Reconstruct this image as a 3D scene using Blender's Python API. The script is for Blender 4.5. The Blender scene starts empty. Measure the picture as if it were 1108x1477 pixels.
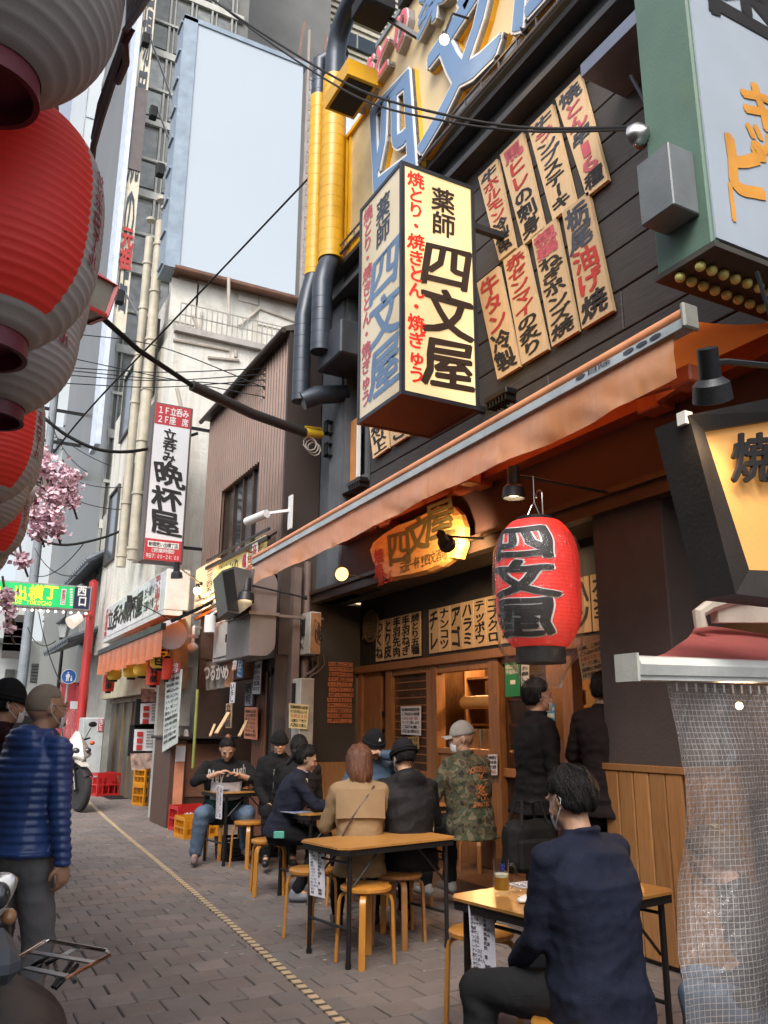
import bpy, math, random
import numpy as np
from mathutils import Vector, Matrix, noise
random.seed(7)
PI = math.pi
sc = bpy.context.scene
COL = sc.collection
# ------------------------------------------------------------------ camera
F_PX = 1180.0; YAW, PIT, ROL = math.radians(28.05), math.radians(14.62), math.radians(.32)
CAM = Vector((0, 0, 1.45))
cf = Vector((math.sin(YAW)*math.cos(PIT), math.cos(YAW)*math.cos(PIT), math.sin(PIT)))
cr = Vector((math.cos(YAW), -math.sin(YAW), 0)); cu = cr.cross(cf)
cr, cu = cr*math.cos(ROL)+cu*math.sin(ROL), cu*math.cos(ROL)-cr*math.sin(ROL)
cd = bpy.data.cameras.new('camera'); cam = bpy.data.objects.new('camera', cd); COL.objects.link(cam)
mw = Matrix((cr, cu, -cf)).transposed().to_4x4(); mw.translation = CAM; cam.matrix_world = mw
cd.sensor_fit = 'VERTICAL'; cd.sensor_height = 24; cd.lens = 24*F_PX/1477
cd.clip_start = .05; cd.clip_end = 900
sc.camera = cam
sc.render.resolution_x, sc.render.resolution_y = 768, 1024
# ------------------------------------------------------------------ world, sun, exposure
w = bpy.data.worlds.new('World'); sc.world = w; w.use_nodes = True
nt = w.node_tree; nt.nodes.clear()
sky = nt.nodes.new('ShaderNodeTexSky'); sky.sky_type = 'NISHITA'; sky.sun_disc = False
SUN_EL, SUN_ROT = math.radians(48), math.radians(-140)
sky.sun_elevation = SUN_EL; sky.sun_rotation = SUN_ROT
sky.air_density = 1.0; sky.dust_density = 5.0; sky.ozone_density = 1.0
hs = nt.nodes.new('ShaderNodeHueSaturation'); hs.inputs['Saturation'].default_value = .45
bg = nt.nodes.new('ShaderNodeBackground'); bg.inputs[1].default_value = .15
wo = nt.nodes.new('ShaderNodeOutputWorld')
nt.links.new(sky.outputs[0], hs.inputs['Color']); nt.links.new(hs.outputs[0], bg.inputs[0]); nt.links.new(bg.outputs[0], wo.inputs[0])
sl = bpy.data.lights.new('sun', 'SUN'); sl.energy = .7; sl.angle = math.radians(25); sl.color = (1, .96, .9)
so = bpy.data.objects.new('sun', sl); COL.objects.link(so)
sd = Vector((math.sin(SUN_ROT)*math.cos(SUN_EL), math.cos(SUN_ROT)*math.cos(SUN_EL), math.sin(SUN_EL)))
so.rotation_euler = sd.to_track_quat('Z', 'Y').to_euler(); so.location = (0, 0, 30)
sc.view_settings.view_transform = 'Standard'; sc.view_settings.look = 'None'
sc.view_settings.exposure = 0.95; sc.view_settings.gamma = 1.0; sc.view_settings.use_curve_mapping = False
sc.render.engine = 'CYCLES'; sc.cycles.use_denoising = True
sc.cycles.max_bounces = 6; sc.cycles.transparent_max_bounces = 12; sc.cycles.caustics_reflective = False; sc.cycles.caustics_refractive = False
# ------------------------------------------------------------------ geometry of the survey: photograph pixel -> point on a known real plane
def ray(x, y): return cf + cr*((x-554)/F_PX) - cu*((y-738.5)/F_PX)
def P(x, y, X=None, Y=None, Z=None):
    d = ray(x, y)
    t = (X-CAM.x)/d.x if X is not None else (Y-CAM.y)/d.y if Y is not None else (Z-CAM.z)/d.z
    return CAM + d*t
def PD(x, y, dist): return CAM + ray(x, y).normalized()*dist
# ------------------------------------------------------------------ mesh builder
class MB:
    def __init__(s): s.v = []; s.f = []; s.m = []
    def add(s, vs, fs, mi=0):
        n = len(s.v); s.v += [tuple(v) for v in vs]; s.f += [tuple(i+n for i in f) for f in fs]; s.m += [mi]*len(fs); return s
    def hexa(s, c, mi=0):   # 8 corners: bottom 4 ccw, top 4
        return s.add(c, [(3, 2, 1, 0), (4, 5, 6, 7), (0, 1, 5, 4), (1, 2, 6, 5), (2, 3, 7, 6), (3, 0, 4, 7)], mi)
    def box(s, x0, x1, y0, y1, z0, z1, mi=0):
        return s.hexa([(x0, y0, z0), (x1, y0, z0), (x1, y1, z0), (x0, y1, z0), (x0, y0, z1), (x1, y0, z1), (x1, y1, z1), (x0, y1, z1)], mi)
    def bbox(s, x0, x1, y0, y1, z0, z1, b=.004, mi=0):   # box with chamfered edges
        cx, cy, cz = (x0+x1)/2, (y0+y1)/2, (z0+z1)/2; hx, hy, hz = abs(x1-x0)/2, abs(y1-y0)/2, abs(z1-z0)/2
        b = min(b, hx*.9, hy*.9, hz*.9); vs = []; idx = {}
        for sx in (-1, 1):
            for sy in (-1, 1):
                for sz in (-1, 1):
                    for k in range(3):
                        q = [hx-b, hy-b, hz-b]; q[k] = (hx, hy, hz)[k]
                        idx[(sx, sy, sz, k)] = len(vs); vs.append((cx+sx*q[0], cy+sy*q[1], cz+sz*q[2]))
        fs = []
        def quad(k):
            return None
        S = (-1, 1)
        for sg in S:
            for k in range(3):
                a, c = [(1, 2), (2, 0), (0, 1)][k]; ring = []
                for (p, q) in ((-1, -1), (1, -1), (1, 1), (-1, 1)):
                    t = [0, 0, 0]; t[k] = sg; t[a] = p; t[c] = q; ring.append(idx[(t[0], t[1], t[2], k)])
                fs.append(tuple(ring if sg > 0 else ring[::-1]))
        for k in range(3):     # edges along axis k
            a, c = [(1, 2), (2, 0), (0, 1)][k]
            for p in S:
                for q in S:
                    t0 = [0, 0, 0]; t0[k] = -1; t0[a] = p; t0[c] = q; t1 = list(t0); t1[k] = 1
                    r = [idx[(*t0, a)], idx[(*t1, a)], idx[(*t1, c)], idx[(*t0, c)]]
                    fs.append(tuple(r[::-1] if p*q > 0 else r))
        for sx in S:
            for sy in S:
                for sz in S:
                    r = [idx[(sx, sy, sz, k)] for k in range(3)]; fs.append(tuple(r if sx*sy*sz > 0 else r[::-1]))
        return s.add(vs, fs, mi)
    def slab(s, quad, n, th, mi=0):   # quad (4 points ccw seen from front), thickness backwards along -n
        q = [Vector(p) for p in quad]; n = Vector(n).normalized()
        return s.hexa([p-n*th for p in q]+q, mi)
    def bar(s, a, b, w, h=None, up=(0, 0, 1), mi=0):
        a, b = Vector(a), Vector(b); h = h or w; d = (b-a).normalized(); u = Vector(up)
        if abs(d.dot(u)) > .98: u = Vector((1, 0, 0))
        r = d.cross(u).normalized()*w/2; t = r.cross(d).normalized()*h/2
        return s.hexa([a-r-t, a+r-t, b+r-t, b-r-t, a-r+t, a+r+t, b+r+t, b-r+t], mi)
    def cyl(s, a, b, ra, rb=None, n=10, cap=True, mi=0):
        a, b = Vector(a), Vector(b); rb = ra if rb is None else rb; d = (b-a).normalized()
        u = d.orthogonal().normalized(); w2 = d.cross(u); vs = []
        for i in range(n):
            t = 2*PI*i/n; e = u*math.cos(t)+w2*math.sin(t); vs += [a+e*ra, b+e*rb]
        fs = [(2*i, 2*((i+1) % n), 2*((i+1) % n)+1, 2*i+1) for i in range(n)]
        if cap: fs += [tuple(2*i for i in range(n))[::-1], tuple(2*i+1 for i in range(n))]
        return s.add(vs, fs, mi)
    def tube(s, pts, r, n=6, mi=0, rs=None):
        pts = [Vector(p) for p in pts]; m = len(pts); vs = []; up = None
        for i, p in enumerate(pts):
            d = (pts[min(i+1, m-1)]-pts[max(i-1, 0)]).normalized()
            if up is None: up = d.orthogonal().normalized()
            up = (up-d*up.dot(d)).normalized(); w2 = d.cross(up); rr = rs[i] if rs else r
            for k in range(n):
                t = 2*PI*k/n; vs.append(p+(up*math.cos(t)+w2*math.sin(t))*rr)
        fs = [(i*n+k, i*n+(k+1) % n, (i+1)*n+(k+1) % n, (i+1)*n+k) for i in range(m-1) for k in range(n)]
        fs += [tuple(range(n))[::-1], tuple((m-1)*n+k for k in range(n))]
        return s.add(vs, fs, mi)
    def lathe(s, prof, c=(0, 0, 0), n=24, M=None, mi=0, caps=True):  # prof [(r,z)]
        c = Vector(c); vs = []; m = len(prof)
        for r, z in prof:
            for k in range(n):
                t = 2*PI*k/n; p = Vector((r*math.cos(t), r*math.sin(t), z)); p = (M @ p) if M else p; vs.append(p+c)
        fs = [(i*n+k, i*n+(k+1) % n, (i+1)*n+(k+1) % n, (i+1)*n+k) for i in range(m-1) for k in range(n)]
        if caps: fs += [tuple(range(n))[::-1], tuple((m-1)*n+k for k in range(n))]
        return s.add(vs, fs, mi)
    def ell(s, c, r, n=12, M=None, mi=0):
        r = (r, r, r) if not hasattr(r, '__len__') else r; c = Vector(c); vs = []; m = max(6, n*2//3)
        for i in range(1, m):
            th = PI*i/m
            for k in range(n):
                t = 2*PI*k/n; p = Vector((r[0]*math.sin(th)*math.cos(t), r[1]*math.sin(th)*math.sin(t), -r[2]*math.cos(th)))
                vs.append(((M @ p) if M else p)+c)
        a, b = Vector((0, 0, -r[2])), Vector((0, 0, r[2])); vs += [((M @ a) if M else a)+c, ((M @ b) if M else b)+c]
        fs = [(i*n+k, i*n+(k+1) % n, (i+1)*n+(k+1) % n, (i+1)*n+k) for i in range(m-2) for k in range(n)]
        L = len(vs); fs += [(L-2, (k+1) % n, k) for k in range(n)]+[(L-1, (m-2)*n+k, (m-2)*n+(k+1) % n) for k in range(n)]
        return s.add(vs, fs, mi)
    def caps(s, a, b, ra, rb=None, n=10):
        rb = ra if rb is None else rb; s.cyl(a, b, ra, rb, n); s.ell(a, ra, n); s.ell(b, rb, n); return s
    def loft(s, rings, mi=0):
        n = len(rings[0]); vs = [p for r in rings for p in r]; m = len(rings)
        fs = [(i*n+k, i*n+(k+1) % n, (i+1)*n+(k+1) % n, (i+1)*n+k) for i in range(m-1) for k in range(n)]
        fs += [tuple(range(n))[::-1], tuple((m-1)*n+k for k in range(n))]
        return s.add(vs, fs, mi)
    def grid(s, fn, nu, nv, mi=0):
        vs = [fn(i/nu, j/nv) for j in range(nv+1) for i in range(nu+1)]
        fs = [(j*(nu+1)+i, j*(nu+1)+i+1, (j+1)*(nu+1)+i+1, (j+1)*(nu+1)+i) for j in range(nv) for i in range(nu)]
        return s.add(vs, fs, mi)
    def mesh(s, name, mats, smooth=False):
        me = bpy.data.meshes.new(name); me.from_pydata(s.v, [], s.f)
        for m in (mats if isinstance(mats, (list, tuple)) else [mats]): me.materials.append(m)
        if len(me.materials) > 1: me.polygons.foreach_set('material_index', s.m)
        if smooth:
            me.polygons.foreach_set('use_smooth', [True]*len(me.polygons))
            if smooth != 'all': me.set_sharp_from_angle(angle=math.radians(40))
        me.update(); return me
def link(name, me, parent=None, loc=None, rz=0, kind=None, label=None):
    o = bpy.data.objects.new(name, me); COL.objects.link(o)
    if loc is not None: o.location = loc
    if rz: o.rotation_euler.z = rz
    if parent is not None: o.parent = parent
    if kind: o['kind'] = kind
    if label: o['label'] = label
    return o
def ob(name, mb, mats, parent=None, smooth=False, **k): return link(name, mb.mesh(name, mats, smooth), parent, **k)
def tag(o, label=None, cat=None, group=None, kind=None):
    if label: o['label'] = label
    if cat: o['category'] = cat
    if group: o['group'] = group
    if kind: o['kind'] = kind
    return o
def thing(name, label, cat, loc=(0, 0, 0), rz=0, group=None):
    o = bpy.data.objects.new(name, None); COL.objects.link(o); o.location = loc; o.rotation_euler.z = rz; o.empty_display_size = .1
    return tag(o, label, cat, group)
def dup(root, loc=None, rz=None, label=None, parent=None):
    r = root.copy(); COL.objects.link(r)
    if parent is not None: r.parent = parent
    if loc is not None: r.location = loc
    if rz is not None: r.rotation_euler.z = rz
    if label: r['label'] = label
    for ch in list(root.children): dup(ch, parent=r)
    return r
# ------------------------------------------------------------------ materials
MC = {}
def nodes(name):
    m = bpy.data.materials.new(name); m.use_nodes = True; nt = m.node_tree; b = nt.nodes['Principled BSDF']; return m, nt, b
def N(nt, t, **k):
    n = nt.nodes.new(t)
    for a, v in k.items():
        if a.startswith('i_'): n.inputs[int(a[2:])].default_value = v
        else: setattr(n, a, v)
    return n
def mix(nt, fac, a, b, bt='MIX'):
    n = nt.nodes.new('ShaderNodeMix'); n.data_type = 'RGBA'; n.blend_type = bt
    for s, v in ((n.inputs[0], fac), (n.inputs[6], a), (n.inputs[7], b)):
        if hasattr(v, 'is_output') or isinstance(v, bpy.types.NodeSocket): nt.links.new(v, s)
        else: s.default_value = v if s is n.inputs[0] else (*v[:3], 1)
    return n.outputs[2]
def ramp(nt, src, lo, hi):
    n = nt.nodes.new('ShaderNodeMapRange'); n.inputs[1].default_value = lo; n.inputs[2].default_value = hi; nt.links.new(src, n.inputs[0]); return n.outputs[0]
def mat(name, col, rough=.6, metal=0., var=.18, scale=4., bump=.15, bscale=60., stretch=(1, 1, 1), dirt=0., dirtcol=(.05, .045, .04), spec=.5, emit=None, es=0., rnd=.08, alpha=1, trans=0, coat=0, sss=0):
    if name in MC: return MC[name]
    m, nt, b = nodes(name); L = nt.links
    tc = N(nt, 'ShaderNodeTexCoord'); mp = N(nt, 'ShaderNodeMapping'); mp.inputs['Scale'].default_value = stretch; L.new(tc.outputs['Object'], mp.inputs[0])
    n1 = N(nt, 'ShaderNodeTexNoise'); n1.inputs['Scale'].default_value = scale; n1.inputs['Detail'].default_value = 8; n1.inputs['Roughness'].default_value = .6; L.new(mp.outputs[0], n1.inputs[0])
    oi = N(nt, 'ShaderNodeObjectInfo')
    c = Vector(col[:3]); lo = tuple(max(0, x*(1-var)) for x in c); hi = tuple(min(1, x*(1+var)) for x in c)
    base = mix(nt, ramp(nt, n1.outputs[0], .3, .7), lo, hi)
    if rnd:
        mr = N(nt, 'ShaderNodeMapRange'); mr.inputs[3].default_value = 1-rnd; mr.inputs[4].default_value = 1+rnd; L.new(oi.outputs['Random'], mr.inputs[0])
        vm = N(nt, 'ShaderNodeVectorMath', operation='SCALE'); L.new(base, vm.inputs[0]); L.new(mr.outputs[0], vm.inputs['Scale']); base = vm.outputs[0]
    if dirt:
        n2 = N(nt, 'ShaderNodeTexNoise'); n2.inputs['Scale'].default_value = scale*.6; n2.inputs['Detail'].default_value = 10; n2.inputs['Roughness'].default_value = .7; L.new(mp.outputs[0], n2.inputs[0])
        r = ramp(nt, n2.outputs[0], .5, .75); mm = N(nt, 'ShaderNodeMath', operation='MULTIPLY'); mm.inputs[1].default_value = dirt; L.new(r, mm.inputs[0])
        base = mix(nt, mm.outputs[0], base, dirtcol)
    L.new(base, b.inputs['Base Color'])
    b.inputs['Metallic'].default_value = metal; b.inputs['Specular IOR Level'].default_value = spec
    rr = N(nt, 'ShaderNodeMapRange'); rr.inputs[3].default_value = max(.02, rough-.12); rr.inputs[4].default_value = min(1, rough+.12); L.new(n1.outputs[0], rr.inputs[0]); L.new(rr.outputs[0], b.inputs['Roughness'])
    if bump:
        n3 = N(nt, 'ShaderNodeTexNoise'); n3.inputs['Scale'].default_value = bscale; n3.inputs['Detail'].default_value = 6; L.new(mp.outputs[0], n3.inputs[0])
        bp = N(nt, 'ShaderNodeBump'); bp.inputs['Strength'].default_value = bump; bp.inputs['Distance'].default_value = .01; L.new(n3.outputs[0], bp.inputs['Height']); L.new(bp.outputs[0], b.inputs['Normal'])
    if emit: b.inputs['Emission Color'].default_value = (*emit, 1); b.inputs['Emission Strength'].default_value = es
    if trans: b.inputs['Transmission Weight'].default_value = trans
    if coat: b.inputs['Coat Weight'].default_value = coat
    if alpha < 1: b.inputs['Alpha'].default_value = alpha
    if sss: b.inputs['Subsurface Weight'].default_value = sss; b.inputs['Subsurface Radius'].default_value = (.02, .008, .004)
    MC[name] = m; return m
def wood(name, col, dark, rough=.5, axis=(1, 1, 8), scale=14, bump=.1, dirt=.2, coat=0):
    if name in MC: return MC[name]
    m, nt, b = nodes(name); L = nt.links
    tc = N(nt, 'ShaderNodeTexCoord'); mp = N(nt, 'ShaderNodeMapping'); mp.inputs['Scale'].default_value = axis; L.new(tc.outputs['Object'], mp.inputs[0])
    oi = N(nt, 'ShaderNodeObjectInfo'); cb = N(nt, 'ShaderNodeCombineXYZ'); mu = N(nt, 'ShaderNodeMath', operation='MULTIPLY'); mu.inputs[1].default_value = 40; L.new(oi.outputs['Random'], mu.inputs[0]); L.new(mu.outputs[0], cb.inputs[0]); L.new(mu.outputs[0], cb.inputs[1]); L.new(cb.outputs[0], mp.inputs['Location'])
    n1 = N(nt, 'ShaderNodeTexNoise'); n1.inputs['Scale'].default_value = scale; n1.inputs['Detail'].default_value = 9; n1.inputs['Distortion'].default_value = .6; L.new(mp.outputs[0], n1.inputs[0])
    n2 = N(nt, 'ShaderNodeTexNoise'); n2.inputs['Scale'].default_value = 2.2; n2.inputs['Detail'].default_value = 4; L.new(tc.outputs['Object'], n2.inputs[0])
    base = mix(nt, ramp(nt, n1.outputs[0], .35, .68), dark, col)
    base = mix(nt, ramp(nt, n2.outputs[0], .35, .75), base, tuple(x*(1-dirt) for x in col))
    mr = N(nt, 'ShaderNodeMapRange'); mr.inputs[3].default_value = .85; mr.inputs[4].default_value = 1.15; L.new(oi.outputs['Random'], mr.inputs[0])
    vm = N(nt, 'ShaderNodeVectorMath', operation='SCALE'); L.new(base, vm.inputs[0]); L.new(mr.outputs[0], vm.inputs['Scale']); L.new(vm.outputs[0], b.inputs['Base Color'])
    b.inputs['Roughness'].default_value = rough; b.inputs['Coat Weight'].default_value = coat; b.inputs['Coat Roughness'].default_value = .25
    bp = N(nt, 'ShaderNodeBump'); bp.inputs['Strength'].default_value = bump; bp.inputs['Distance'].default_value = .004; L.new(n1.outputs[0], bp.inputs['Height']); L.new(bp.outputs[0], b.inputs['Normal'])
    MC[name] = m; return m
def transl(m, fac, col):
    nt = m.node_tree; out = nt.nodes['Material Output']; b = nt.nodes['Principled BSDF']; t = N(nt, 'ShaderNodeBsdfTranslucent'); t.inputs[0].default_value = (*col, 1); ms = N(nt, 'ShaderNodeMixShader'); ms.inputs[0].default_value = fac
    nt.links.new(b.outputs[0], ms.inputs[1]); nt.links.new(t.outputs[0], ms.inputs[2]); nt.links.new(ms.outputs[0], out.inputs[0]); return m
def emis(name, col, s):
    if name in MC: return MC[name]
    m, nt, b = nodes(name); b.inputs['Base Color'].default_value = (*[min(.8, c*.7) for c in col], 1); b.inputs['Emission Color'].default_value = (*col, 1); b.inputs['Emission Strength'].default_value = s; MC[name] = m; return m
BLACK = mat('ink_black', (.012, .011, .012), .55, var=.3, bump=0, rnd=0)
INKG = mat('ink_grey_blue', (.045, .055, .075), .6, var=.4, bump=0, rnd=0)
RED = mat('ink_red', (.42, .03, .025), .55, var=.2, bump=0, rnd=0)
PINK = mat('ink_faded_pink', (.48, .09, .12), .6, var=.2, bump=0, rnd=0)
WHITE = mat('white_paint', (.75, .75, .74), .5, var=.05, bump=.02)
PAPER = mat('white_paper', (.62, .62, .66), .7, var=.05, bump=.02)
DMETAL = mat('dark_metal', (.02, .02, .022), .4, .6, var=.2, bump=.04)
BLKPL = mat('black_plastic', (.012, .012, .013), .6, var=.2, bump=.05, spec=.25)
STEEL = mat('steel', (.5, .5, .5), .3, 1., var=.1, bump=.02)
BOARD = wood('pale_board', (.62, .46, .28), (.5, .35, .2), .6, (6, 6, .6), 10, .05, .1)
BOARDX = BOARD
# ------------------------------------------------------------------ lettering from Blender's own built-in font
GL = {}
WANT = set()
def glyphs_build(keys):
    objs = {}
    for k in keys:
        ch, off, ext = k; c = bpy.data.curves.new('g', 'FONT'); c.body = ch; c.size = 1; c.offset = off; c.extrude = ext; c.resolution_u = 2; c.fill_mode = 'BOTH'; c.align_x = 'LEFT'
        o = bpy.data.objects.new('g', c); COL.objects.link(o); objs[k] = o
    dg = bpy.context.evaluated_depsgraph_get(); dg.update()
    for k, o in objs.items():
        me = o.evaluated_get(dg).to_mesh(); n = len(me.vertices); co = np.empty(n*3); me.vertices.foreach_get('co', co); co = co.reshape(-1, 3)
        GL[k] = (co.copy(), [tuple(p.vertices) for p in me.polygons]); o.evaluated_get(dg).to_mesh_clear()
    for o in objs.values():
        c = o.data; bpy.data.objects.remove(o); bpy.data.curves.remove(c)
def glyph(ch, off=.0, ext=0.):
    k = (ch, off, ext)
    if k not in GL: glyphs_build([k])
    return GL[k]
REF = None
def put(mb, ch, mapf, u0, u1, v0, v1, off=.02, ext=0., mi=0, wob=0., rot=False, ink=0):
    """one character in the cell u0..u1, v0..v1 (v up); mapf(u,v,w)->point"""
    global REF
    if ch in ' \u3000': return
    if REF is None:
        r = glyph('国', 0, 0)[0]; REF = (r[:, 0].min(), r[:, 0].max(), r[:, 1].min(), r[:, 1].max())
    off0 = max(off, .022); co, fs = glyph(ch, 0, ext)
    if getattr(mapf, 'sub', 0): co, fs = refine(co, fs, mapf.sub)
    if not len(co): return
    x = co[:, 0]; y = co[:, 1]
    if ord(ch) < 0x2000:
        x = (x-x.min())/(max(.25, x.max()-x.min())); y = (y-0)/.72; x = .5+(x-.5)*.85 if (co[:, 0].max()-co[:, 0].min()) > .25 else x+.35
    else:
        x = (x-REF[0])/(REF[1]-REF[0]); y = (y-REF[2])/(REF[3]-REF[2])
    if rot: x, y = y, 1-x
    r = random.Random(ord(ch)*7+int(u0*1000)+int(v0*977)); sh = r.uniform(-.1, .1)*wob*2
    x2 = x+(y-.5)*sh; y2 = y+(x-.5)*sh*.6
    if wob:
        x2 = x2+np.sin(y*7+r.random()*6)*.02*wob; y2 = y2+np.sin(x*6+r.random()*6)*.03*wob
    rr = off0-.008; nq = 3 if off <= .03 else 7
    for q in range(nq):
        an = q*PI*2/3+.3 if nq == 3 else q*PI/3+.3; dx, dy = (0, 0) if q == 6 else (rr*math.cos(an), rr*.85*math.sin(an))
        mb.add([mapf(u0+(u1-u0)*(a+dx), v0+(v1-v0)*(b+dy), c+q*.0003) for a, b, c in zip(x2, y2, co[:, 2])], fs, mi)
def quadmap(tl, tr, br, bl, lift=.004, flip=False):
    tl, tr, br, bl = map(Vector, (tl, tr, br, bl)); n = (tr-tl).cross(tl-bl).normalized()
    def f(u, v, w): return (bl*(1-u)+br*u)*(1-v)+(tl*(1-u)+tr*u)*v+n*(lift+max(w, -lift*.6))
    return f
def refine(co, fs, mx):
    co = [tuple(c) for c in co]; out = []; mid = {}; st = [(f[0], f[i], f[i+1]) for f in fs for i in range(1, len(f)-1)]
    while st:
        f = st.pop(); L_ = [(math.dist(co[f[i]], co[f[(i+1) % 3]]), i) for i in range(3)]; l_, i = max(L_)
        if l_ < mx: out.append(f); continue
        a, b, c = f[i], f[(i+1) % 3], f[(i+2) % 3]; k = (min(a, b), max(a, b))
        if k not in mid: mid[k] = len(co); co.append(tuple((p+q)/2 for p, q in zip(co[a], co[b])))
        m = mid[k]; st += [(a, m, c), (m, b, c)]
    return np.array(co), out
VROT = set('ー〜～-―')
def vtext(mb, s, mapf, u0, u1, v1, v0, off=.03, mi=0, wob=.5, ext=0., fill=.92, mis=None):
    n = len(s); h = (v1-v0)/n
    for i, ch in enumerate(s):
        t = v1-i*h; put(mb, ch, mapf, u0, u1, t-h*(1+fill)/2, t-h*(1-fill)/2, off, ext, mis[i] if mis else mi, wob, rot=ch in VROT)
def htext(mb, s, mapf, u0, u1, v0, v1, off=.02, mi=0, wob=.0, ext=0., fill=.9):
    n = len(s); w_ = (u1-u0)/n
    for i, ch in enumerate(s):
        put(mb, ch, mapf, u0+w_*(i+(1-fill)/2), u0+w_*(i+(1+fill)/2), v0, v1, off, ext, mi, wob)
def lines(mb, mapf, rows, u0=.08, u1=.92, v0=.06, v1=.94, off=.03, mi=0, fillv=.7, seed='営業時間短縮のお知らせ新型感染防止対策'):
    """rows: list of strings, small print"""
    n = len(rows); h = (v1-v0)/n
    for i, r in enumerate(rows):
        if r: htext(mb, r, mapf, u0, u1, v1-(i+1)*h+h*(1-fillv)/2, v1-i*h-h*(1-fillv)/2, off, mi)
# ================================================================== ground
def brickmat():
    m, nt, b = nodes('paver'); L = nt.links
    tc = N(nt, 'ShaderNodeTexCoord'); oi = N(nt, 'ShaderNodeObjectInfo'); at = N(nt, 'ShaderNodeAttribute', attribute_name='tone')
    n1 = N(nt, 'ShaderNodeTexNoise'); n1.inputs['Scale'].default_value = .9; n1.inputs['Detail'].default_value = 10; n1.inputs['Roughness'].default_value = .65
    geo = N(nt, 'ShaderNodeNewGeometry'); L.new(geo.outputs['Position'], n1.inputs[0])
    n2 = N(nt, 'ShaderNodeTexNoise'); n2.inputs['Scale'].default_value = 160; n2.inputs['Detail'].default_value = 3; L.new(geo.outputs['Position'], n2.inputs[0])
    rt = N(nt, 'ShaderNodeMath', operation='ADD'); L.new(oi.outputs['Random'], rt.inputs[0]); L.new(at.outputs['Fac'], rt.inputs[1])
    fr = N(nt, 'ShaderNodeMath', operation='FRACT'); L.new(rt.outputs[0], fr.inputs[0])
    cr_ = N(nt, 'ShaderNodeValToRGB'); e = cr_.color_ramp.elements; e[0].color = (.168, .145, .136, 1); e[1].color = (.235, .205, .192, 1)
    for p, c in ((.3, (.21, .172, .156, 1)), (.6, (.182, .168, .164, 1)), (.8, (.222, .185, .168, 1))):
        x = e.new(p); x.color = c
    L.new(fr.outputs[0], cr_.inputs[0])
    c = mix(nt, ramp(nt, n1.outputs[0], .4, .72), cr_.outputs[0], (.125, .112, .106))
    c = mix(nt, ramp(nt, n2.outputs[0], .58, .8), c, (.25, .22, .2))
    n4 = N(nt, 'ShaderNodeTexVoronoi'); n4.inputs['Scale'].default_value = 7; n4.inputs['Randomness'].default_value = 1; L.new(geo.outputs['Position'], n4.inputs[0])
    sp = N(nt, 'ShaderNodeMath', operation='LESS_THAN'); sp.inputs[1].default_value = .07; L.new(n4.outputs['Distance'], sp.inputs[0])
    mm = N(nt, 'ShaderNodeMath', operation='MULTIPLY'); mm.inputs[1].default_value = .45; L.new(sp.outputs[0], mm.inputs[0]); c = mix(nt, mm.outputs[0], c, (.05, .045, .042))
    L.new(c, b.inputs['Base Color']); b.inputs['Specular IOR Level'].default_value = .35
    rr = N(nt, 'ShaderNodeMapRange'); rr.inputs[3].default_value = .48; rr.inputs[4].default_value = .85; L.new(n1.outputs[0], rr.inputs[0]); L.new(rr.outputs[0], b.inputs['Roughness'])
    bp = N(nt, 'ShaderNodeBump'); bp.inputs['Strength'].default_value = .5; bp.inputs['Distance'].default_value = .003; L.new(n2.outputs[0], bp.inputs['Height']); L.new(bp.outputs[0], b.inputs['Normal'])
    return m
PAVER = brickmat()
GROUND = mat('joint_sand', (.05, .042, .038), .9, bump=.3, bscale=90)
mb = MB(); mb.box(-60, 80, -40, 260, -.2, -.03); ob('ground', mb, mat('asphalt', (.06, .058, .056), .85, dirt=.3), kind='structure')
mb = MB(); mb.box(-1.6, 4.5, -2, 26, -.06, -.012); pav = ob('pavement', mb, GROUND, kind='structure')
BX, BY, J = .222, .205, .008
protos = []
for k in range(6):
    r = random.Random(k); m_ = MB(); m_.bbox(-(BX-J)/2, (BX-J)/2, -(BY-J)/2, (BY-J)/2, -.02, .0, .005)
    for i, v in enumerate(m_.v):
        m_.v[i] = (v[0]+r.uniform(-.0015, .0015), v[1]+r.uniform(-.0015, .0015), v[2]+(r.uniform(-.0012, .0012) if v[2] > -.01 else 0))
    protos.append(m_)
pm = [p.mesh('brick', PAVER) for p in protos]
rest = MB(); tones = []; near = []
for j in range(0, 108):
    for i in range(0, 27):
        x = -1.5+(i+.5*(j % 2))*BX; y = 2.0+j*BY
        if x > 4.35: continue
        near.append((abs(math.hypot(x, y)-0), x, y, j, i))
vis = []
for d, x, y, j, i in near:
    v = Vector((x, y, 0))-CAM; dz = v.dot(cf)
    if dz > .5:
        px_, py_ = 554+F_PX*v.dot(cr)/dz, 738-F_PX*v.dot(cu)/dz
        if -20 < px_ < 1000 and py_ < 1490 and x < 3.3+.12*(8-y): vis.append((d, x, y, j, i))
vis.sort(); keep = set((j, i) for _, x, y, j, i in vis[:298])
for d, x, y, j, i in near:
    dz = random.uniform(-.003, .002)
    if (j, i) in keep:
        o = link('brick', pm[(i*7+j*3) % 6], pav, loc=(x, y, dz)); o.rotation_euler = (random.uniform(-.006, .006), random.uniform(-.006, .006), random.uniform(-.006, .006))
    else:
        p = protos[(i*5+j) % 6]; rest.add([(a+x, b+y, c+dz) for a, b, c in p.v], p.f); tones += [random.random()]*len(p.v)
rm = rest.mesh('far_bricks', PAVER); at = rm.attributes.new('tone', 'FLOAT', 'POINT'); at.data.foreach_set('value', tones)
link('brick_field', rm, pav, kind='stuff')
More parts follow.
